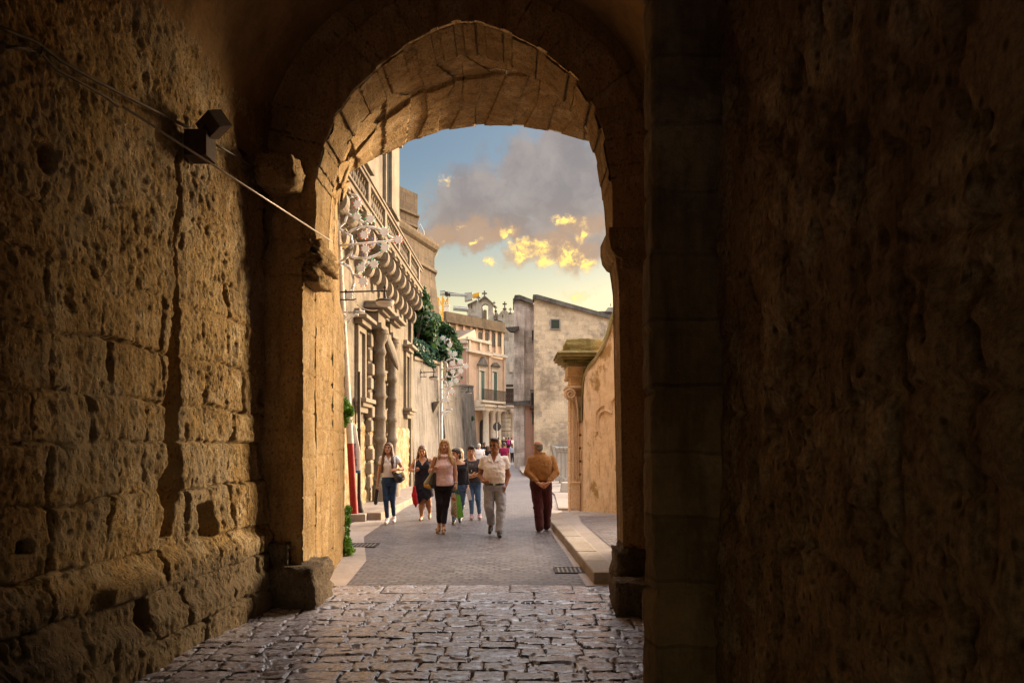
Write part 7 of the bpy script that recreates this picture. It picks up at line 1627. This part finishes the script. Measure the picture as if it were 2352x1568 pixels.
# 5 old man from behind
D = 13.07; q = mp(0.2685*D/1600, 1640, 1010); X = (803.9 + 1640*0.2685 - 1176)/1600*D
m2 = Person('balding man from behind in tan jacket and maroon trousers, hands clasped behind him', X, D, 1.70, face=1)
T = [(.80, -.02, 0, .15, .13), (.88, -.02, 0, .185, .15), (.97, -.02, 0, .18, .15), (1.08, -.01, 0, .180, .16), (1.22, -.005, 0, .178, .15), (1.33, 0, 0, .18, .12), (1.385, -.01, 0, .155, .09), (1.45, -.04, .01, .075, .065)]
aL = [(-.20, .01, 1.345), (-.268, -.06, 1.10), (-.065, -.235, .905)]; aR = [(.195, .01, 1.345), (.262, -.06, 1.095), (.105, -.235, .91)]
lL = [(-.10, 0, .86), (-.068, -.04, .46), (-.045, -.12, .10)]; lR = [(.075, 0, .86), (.105, .04, .48), (.095, .10, .105)]
m2.build(T, [(aL[0], aL[1], .055, .047), (aL[1], aL[2], .045, .030), (aR[0], aR[1], .055, .047), (aR[1], aR[2], .045, .030)] + [(l[0], l[1], .10, .065) for l in (lL, lR)] + [(l[1], l[2], .06, .04) for l in (lL, lR)], (-.075, .02, 1.575), SKIN['tan'],
         hands=[((-.06, -.24, .90), (.85, -.25, -.45), (.1, 1, -.2), .55, 1), ((.10, -.255, .905), (-.75, -.15, -.6), (-.1, 1, .1), .8, -1)], yaw=-38, tilt=-6)
sl = [(aL[0], aL[1], .070, .066), (aL[1], tuple(V3(*aL[1])*.12 + V3(*aL[2])*.88), .064, .045), (aR[0], aR[1], .070, .066), (aR[1], tuple(V3(*aR[1])*.12 + V3(*aR[2])*.88), .064, .045)]
def collar(f):
    for k in range(12): a0, a1 = k*2*math.pi/12, (k+1)*2*math.pi/12; r = lambda a: (-.038 + .082*math.cos(a), .008 + .078*math.sin(a), 1.445 + .012*math.sin(a)); f.cone(r(a0), r(a1), .020, .020, .008)
def hemband(f): f.loft([(.93, -.02, 0, .182, .152), (.965, -.02, 0, .186, .156)], .004, .004)
m2.top(cm('tan_jacket', None), sl, lambda X, Y: .948 + 0*X + 0*Y, .026, None, .0055, 'jacket', seed=2, extra=lambda f: (collar(f), hemband(f)), k=.012)
m2.trousers(cm('maroon_cord', None), [(l[0], l[1], .122, .094) for l in (lL, lR)] + [(l[1], (l[2][0], l[2][1], .085), .092, .074) for l in (lL, lR)], [r for r in T if r[0] < 1.0], .975, .007, 'trousers', seed=6, inf=.012)
def h5(f): m2.skull(f, .008); f.ell(m2.P(0, -.055, -.035), (.068, .05, .05), .02, m2.Rm)
def baldcut(X, Y, Z):
    x, y, z = m2.loc(X, Y, Z); return np.maximum(np.maximum(z - .055 + .25*np.maximum(0, -y-.04), np.minimum(y - .02, .3)), np.maximum(-.082 - z, np.minimum(.02 - z, y + .02)))
m2.hair(H['grey'], h5, baldcut)
for h_, t_ in (((-.048, -.15, .05), (-.07, .07, .036)), ((.095, .07, .055), (.10, .28, .036))): m2.shoe('shoe', M['shoe_brown'], h_, t_, .047, .05, solemat=M['shoe_black'])

# 6 dark haired woman half hidden behind the blonde
D = 14.27; q = mp(0.2685*D/1600, 910, 940); X = (803.9 + 910*0.2685 - 1176)/1600*D
w4 = Person('dark haired woman in a black top half hidden behind the blonde, holding a folded paper', X, D, 1.58)
T = [(.68, .05, 0, .12, .11), (.78, .05, 0, .165, .12), (.9, .05, 0, .15, .11), (1.0, .05, 0, .145, .11), (1.12, .05, -.01, .155, .12), (1.2, .05, 0, .16, .09), (1.26, .04, 0, .13, .07), (1.305, .01, 0, .06, .05)]
aL = [(-.095, 0, 1.22), (-.13, .02, .95), (-.11, -.08, .75)]; aR = [(.185, 0, 1.22), (.205, .03, .94), (.242, -.05, .755)]
lL = [(-.03, 0, .76), (-.03, -.05, .42), (-.04, -.10, .10)]; lR = [(.12, 0, .76), (.10, .03, .42), (.06, .20, .15)]
w4.build(T, [(a[0], a[1], .043, .036) for a in (aL, aR)] + [(a[1], a[2], .036, .024) for a in (aL, aR)] + [(l[0], l[1], .070, .047) for l in (lL, lR)] + [(l[1], l[2], .046, .034) for l in (lL, lR)], (-.005, -.01, 1.42), SKIN['fair'],
         hands=[((.242, -.05, .755), (.1, -.15, -1), (-1, .2, 0), .7, -1), ((-.11, -.08, .75), (0, -.2, -1), (1, 0, 0), .5, 1)], yaw=52, tilt=4)
sl = [(a[0], a[1], .054, .048) for a in (aL, aR)] + [(a[1], tuple(V3(*a[1])*.25 + V3(*a[2])*.75), .046, .038) for a in (aL, aR)]
w4.top(cm('black_cloth', None), sl, .80, .014, lambda X, Y, Z: np.minimum(Z - 1.21 - .6*(X-.05)**2, .13 - np.abs(X-.05)) + 0*Y, .005, 'top', seed=8)
w4.trousers(cm('blue_jeans', None), [(l[0], l[1], .10, .066) for l in (lL, lR)] + [(l[1], l[2], .064, .045) for l in (lL, lR)], [r for r in T if r[0] < .95], .86, .003, 'jeans', inf=.008)
def h6(f): w4.skull(f, .013); f.ell(w4.P(0, -.06, -.04), (.075, .055, .075), .02, w4.Rm); f.ell(w4.P(0, .05, .075), (.06, .05, .035), .02, w4.Rm)
w4.hair(H['dark'], h6, facecut(w4, .055, .06, .02))
for h_, t_ in (((-.04, -.07, .05), (-.045, -.25, .034)), ((.06, .23, .10), (.065, .08, .04))): w4.shoe('shoe', M['shoe_black'], h_, t_, .044, .05, solemat=M['shoe_white'])
b = gear('paper', 'folded white paper held by the woman in the black top', 'paper', w4, (.25, -.06, .5))
m = MB(); Q_ = Matrix.Translation(Vector((.262, -.085, .615))) @ Euler((R(6), R(-12), R(10))).to_matrix().to_4x4(); m.box((-.04, -.006, -.13), (.04, .006, .11), M=Q_); m.box((-.043, -.010, -.12), (.03, -.0065, .10), M=Q_); wm(w4, m, 'sheet', M['paper'], b, None)

# 7 grey sweater
D = 15.1; q = mp(0.2685*D/1600, 1050, 918); X = (803.9 + 1050*0.2685 - 1176)/1600*D
w6 = Person('short haired woman in a charcoal sweater and ripped blue jeans with folded arms', X, D, 1.60)
T = [(.76, .03, 0, .10, .085), (.80, .03, 0, .16, .12), (.9, .02, 0, .15, .115), (1.0, 0, 0, .142, .11), (1.12, -.01, -.012, .148, .12), (1.21, -.01, 0, .152, .09), (1.275, -.01, 0, .125, .07), (1.325, -.022, 0, .058, .05)]
aL = [(-.14, 0, 1.25), (-.172, .0, 1.0), (-.02, -.165, .955)]; aR = [(.125, 0, 1.25), (.168, 0, 1.0), (.0, -.16, .925)]
lL = [(-.055, 0, .80), (-.03, -.03, .43), (-.02, -.03, .14)]; lR = [(.105, 0, .80), (.114, .0, .43), (.142, .03, .15)]
w6.build(T, [(a[0], a[1], .043, .036) for a in (aL, aR)] + [(a[1], a[2], .036, .024) for a in (aL, aR)] + [(l[0], l[1], .070, .047) for l in (lL, lR)] + [(l[1], l[2], .046, .034) for l in (lL, lR)], (-.033, -.015, 1.468), SKIN['fair'],
         hands=[((-.02, -.165, .955), (1, -.1, .05), (0, 1, .3), .5, 1), ((.0, -.16, .925), (-1, -.1, 0), (0, 1, .3), .5, -1)], yaw=-10, tilt=-5, roll=6)
sl = [(a[0], a[1], .058, .052) for a in (aL, aR)] + [(a[1], tuple(V3(*a[1])*.2 + V3(*a[2])*.8), .050, .038) for a in (aL, aR)]
w6.top(cm('grey_sweater', None), sl, .795, .016, lambda X, Y, Z: np.minimum(Z - 1.262 - 1.2*(X+.015)**2, .098 - np.abs(X+.015)) + 0*Y, .006, 'sweater', seed=9)
w6.trousers(cm('blue_jeans', None), [(l[0], l[1], .084, .058) for l in (lL, lR)] + [(l[1], l[2], .057, .043) for l in (lL, lR)], [r for r in T if r[0] < .95], .86, .003, 'jeans', inf=.008)
def h7(f): w6.skull(f, .014); f.ell(w6.P(.01, .04, .10), (.068, .06, .035), .02, w6.Rm); f.ell(w6.P(0, -.055, -.02), (.074, .055, .065), .02, w6.Rm)
w6.hair(H['dark'], h7, facecut(w6, .050, .058, .01))
m = MB(); m.tube([(-.07, -.05, 1.30), (-.05, -.125, 1.18), (-.02, -.15, 1.06), (.01, -.125, 1.18), (.03, -.05, 1.30)], .0035, 5); m.lathe([(.004, -.02), (.012, 0), (.004, .02)], (-.02, -.155, 1.045), 8); w6.mb('necklace', m, M['silver'])
for h_, t_ in (((-.02, -.0, .05), (-.025, -.17, .036)), ((.143, .06, .05), (.155, -.11, .036))): w6.shoe('shoe', M['shoe_pink'], h_, t_, .045, .05, solemat=M['shoe_white'], rise=.07)
m = MB(); m.tube([(.10, -.06, 1.27), (.115, -.12, 1.12), (.15, -.10, .95)], .016, 6, flat=.4); w6.mb('bag_strap', m, cm('maroon_cord', None), True)

# ---- people farther up the street, smaller in the picture
def walker(label, X, D, Hh, face, top, legs, hair, skin_, build=1.0, yaw=0, style='short', sleeve=.5, phase=1, shoe='shoe_black', shorts=False, longhair=False, group=None, k=.72, lean=0.0, z0=None):
    p = Person(label, X, D, Hh, face=face, group=group, detail=k, z0=z0); s = Hh/1.7; B = build
    T = [(z*s, 0, 0, a*s*B, b*s*B) for z, a, b in ((.80, .13, .11), (.88, .17, .125), (.97, .16, .12), (1.1, .155, .12), (1.22, .165, .13), (1.33, .175, .10), (1.38, .15, .075), (1.435, .065, .055))]
    f = -face; st = .09*phase
    A = [[(sx*.18*s*B, 0, 1.36*s), (sx*.225*s*B, .02, 1.09*s), (sx*.23*s*B, .06*face*sx*phase, .86*s)] for sx in (-1, 1)]
    Lg = [[(sx*.088*s, 0, .86*s), (sx*.085*s, st*sx*.6 + .03*face, .47*s), (sx*.08*s, st*sx*1.3, (.10 + .05*(sx*phase*face < 0))*s)] for sx in (-1, 1)]
    p.build(T, [(a[0], a[1], .046*s, .038*s) for a in A] + [(a[1], a[2], .038*s, .026*s) for a in A] + [(l[0], l[1], .09*s, .055*s) for l in Lg] + [(l[1], l[2], .055*s, .036*s) for l in Lg], (lean, .015*face, 1.585*s), SKIN[skin_],
            hands=[((a[2][0], a[2][1], a[2][2]), (0, 0, -1), (-np.sign(a[2][0]), 0, 0), .5, 1, s) for a in A], yaw=yaw)
    sl = [(a[0], tuple(V3(*a[0])*(1-sleeve) + V3(*a[1])*sleeve), .062*s, .058*s) for a in A]
    if sleeve > .9: sl += [(a[1], tuple(V3(*a[1])*.15 + V3(*a[2])*.85), .052*s, .04*s) for a in A]
    p.top(cm(top, None), sl, .90*s, .015, lambda X, Y, Z: np.minimum(Z - 1.42*s, 1.0) + 0*X + 0*Y, .005, 'shirt', seed=int(D))
    p.trousers(cm(legs, None), [(l[0], l[1], .108*s, .078*s) for l in Lg] + [(l[1], l[2], .076*s, .056*s) for l in Lg], [r for r in T if r[0] < 1.0*s], .93*s, .004, 'trousers', inf=.01, hems=.5*s if shorts else None)
    def hf(f):
        p.skull(f, .013); f.ell(p.P(0, -.055, -.03), (.074, .055, .06), .02, p.Rm)
        if longhair: f.cone(p.P(0, -.05, 0), p.P(0, -.08, -.2), .085, .075, .03); f.cone(p.P(.05, -.02, 0), p.P(.06, -.03, -.2), .05, .04, .02); f.cone(p.P(-.05, -.02, 0), p.P(-.06, -.03, -.2), .05, .04, .02)
    p.hair(H[hair], hf, facecut(p, .06, .055, .02) if longhair else shortcut(p))
    for l in Lg: p.shoe('shoe', M[shoe], (l[2][0], l[2][1] - .04*face, max(.05, l[2][2]-.06)), (l[2][0], l[2][1] + .16*face, .036), .045, .05)
    return p
xx = lambda px, D: (803.9 + .2685*px - 1176)/1600*D
w5 = walker('fair haired person in a cream top mostly hidden behind the dark haired woman', xx(938, 17.5), 17.5, 1.50, -1, 'cream_top', 'blue_jeans', 'blond', 'pale', longhair=True, k=.9)
f1 = walker('white haired old man in a white t shirt walking away by the dark wall', xx(1103, 33), 33, 1.62, 1, 'white_shirt', 'beige', 'white', 'fair', 1.15, sleeve=.6, phase=-1)
f2 = walker('person in a dark printed t shirt walking down behind the white haired man', xx(1148, 45), 45, 1.70, -1, 'navy', 'blue_jeans', 'dark', 'deep', sleeve=.6)
m = MB(); m.box((-.13, -.165, 1.17), (.13, -.152, 1.25), taper=.0); m.box((-.10, -.165, 1.06), (.11, -.152, 1.12)); f2.mb('shirt_print', m, M['white_paint'], None)
walker('person in a navy cap half hidden by the white haired man', xx(1098, 41), 41, 1.66, -1, 'navy', 'dark_jeans', 'dark', 'tan')
fb_ = walker('person with a dark shoulder bag passing behind the man in the polo', xx(1176, 39), 39, 1.48, 1, 'black_cloth', 'dark_jeans', 'brown', 'fair', longhair=True)
f3 = walker('man in a magenta t shirt and pale trousers walking away beyond the polo man', xx(1318, 36), 36, 1.68, 1, 'magenta', 'beige', 'salt', 'fair', 1.12, yaw=-30, sleeve=.6, shorts=False)
f4 = walker('woman in a light blue shirt and black trousers walking away at the house corner', xx(1389, 58), 58, 1.60, 1, 'sky_shirt', 'black_cloth', 'brown', 'fair', sleeve=.95, longhair=True)
for px, Dd, fc, tp, hr, lb, lg in ((1270, 61.8, 1, 'cream_top', 'dark', 'dark haired person in a cream top at the left of the far group', 'beige'), (1314, 62.6, 1, 'black_cloth', 'white', 'white haired person in a black coat in the far group', 'black_cloth'), (1337, 63.0, 1, 'purple', 'brown', 'person in dark purple between the black coat and the pink backpack', 'navy'),
                                   (1357, 61.9, 1, 'purple', 'dark', 'person wearing a bright pink backpack in the far group', 'black_cloth'), (1384, 62.8, 1, 'white_shirt', 'salt', 'person in a white t shirt and red cap at the right of the far group', 'beige')):
    p = walker(lb, xx(px, Dd), Dd, 1.60, fc, tp, lg, hr, 'fair', 1.0, sleeve=.95 if tp != 'white_shirt' else .5, k=.62, z0=.56)
    if 'wearing a bright' in lb: g = gear('backpack', 'bright pink backpack on the back of a far walker', 'backpack', p, (0, -.2, 1.1)); f = Fld((-.3, -.5, .9), (.3, .1, 1.5), .02); f.cone((0, -.2, 1.06), (0, -.2, 1.28), .12, .11, .05); wf(p, f, 'pack', cm('hot_pink', None), g); [wm(p, MB().tube([(sx*.08, -.16, 1.3), (sx*.09, .02, 1.41)], .02, 5), 'strap', cm('hot_pink', None), g) for sx in (-1, 1)]
    if 'red cap' in lb: f = Fld(p.headc - .2, p.headc + .2, .014); f.ell(p.P(0, -.005, .06), (.098, .112, .078), .0, p.Rm); f.cone(p.P(0, .09, .06), p.P(0, .16, .055), .04, .03, .02); f.cut(lambda X, Y, Z: p.headc[2] + .045 - Z + 0*X + 0*Y); p.emit('cap', f, cm('red_cloth', None))
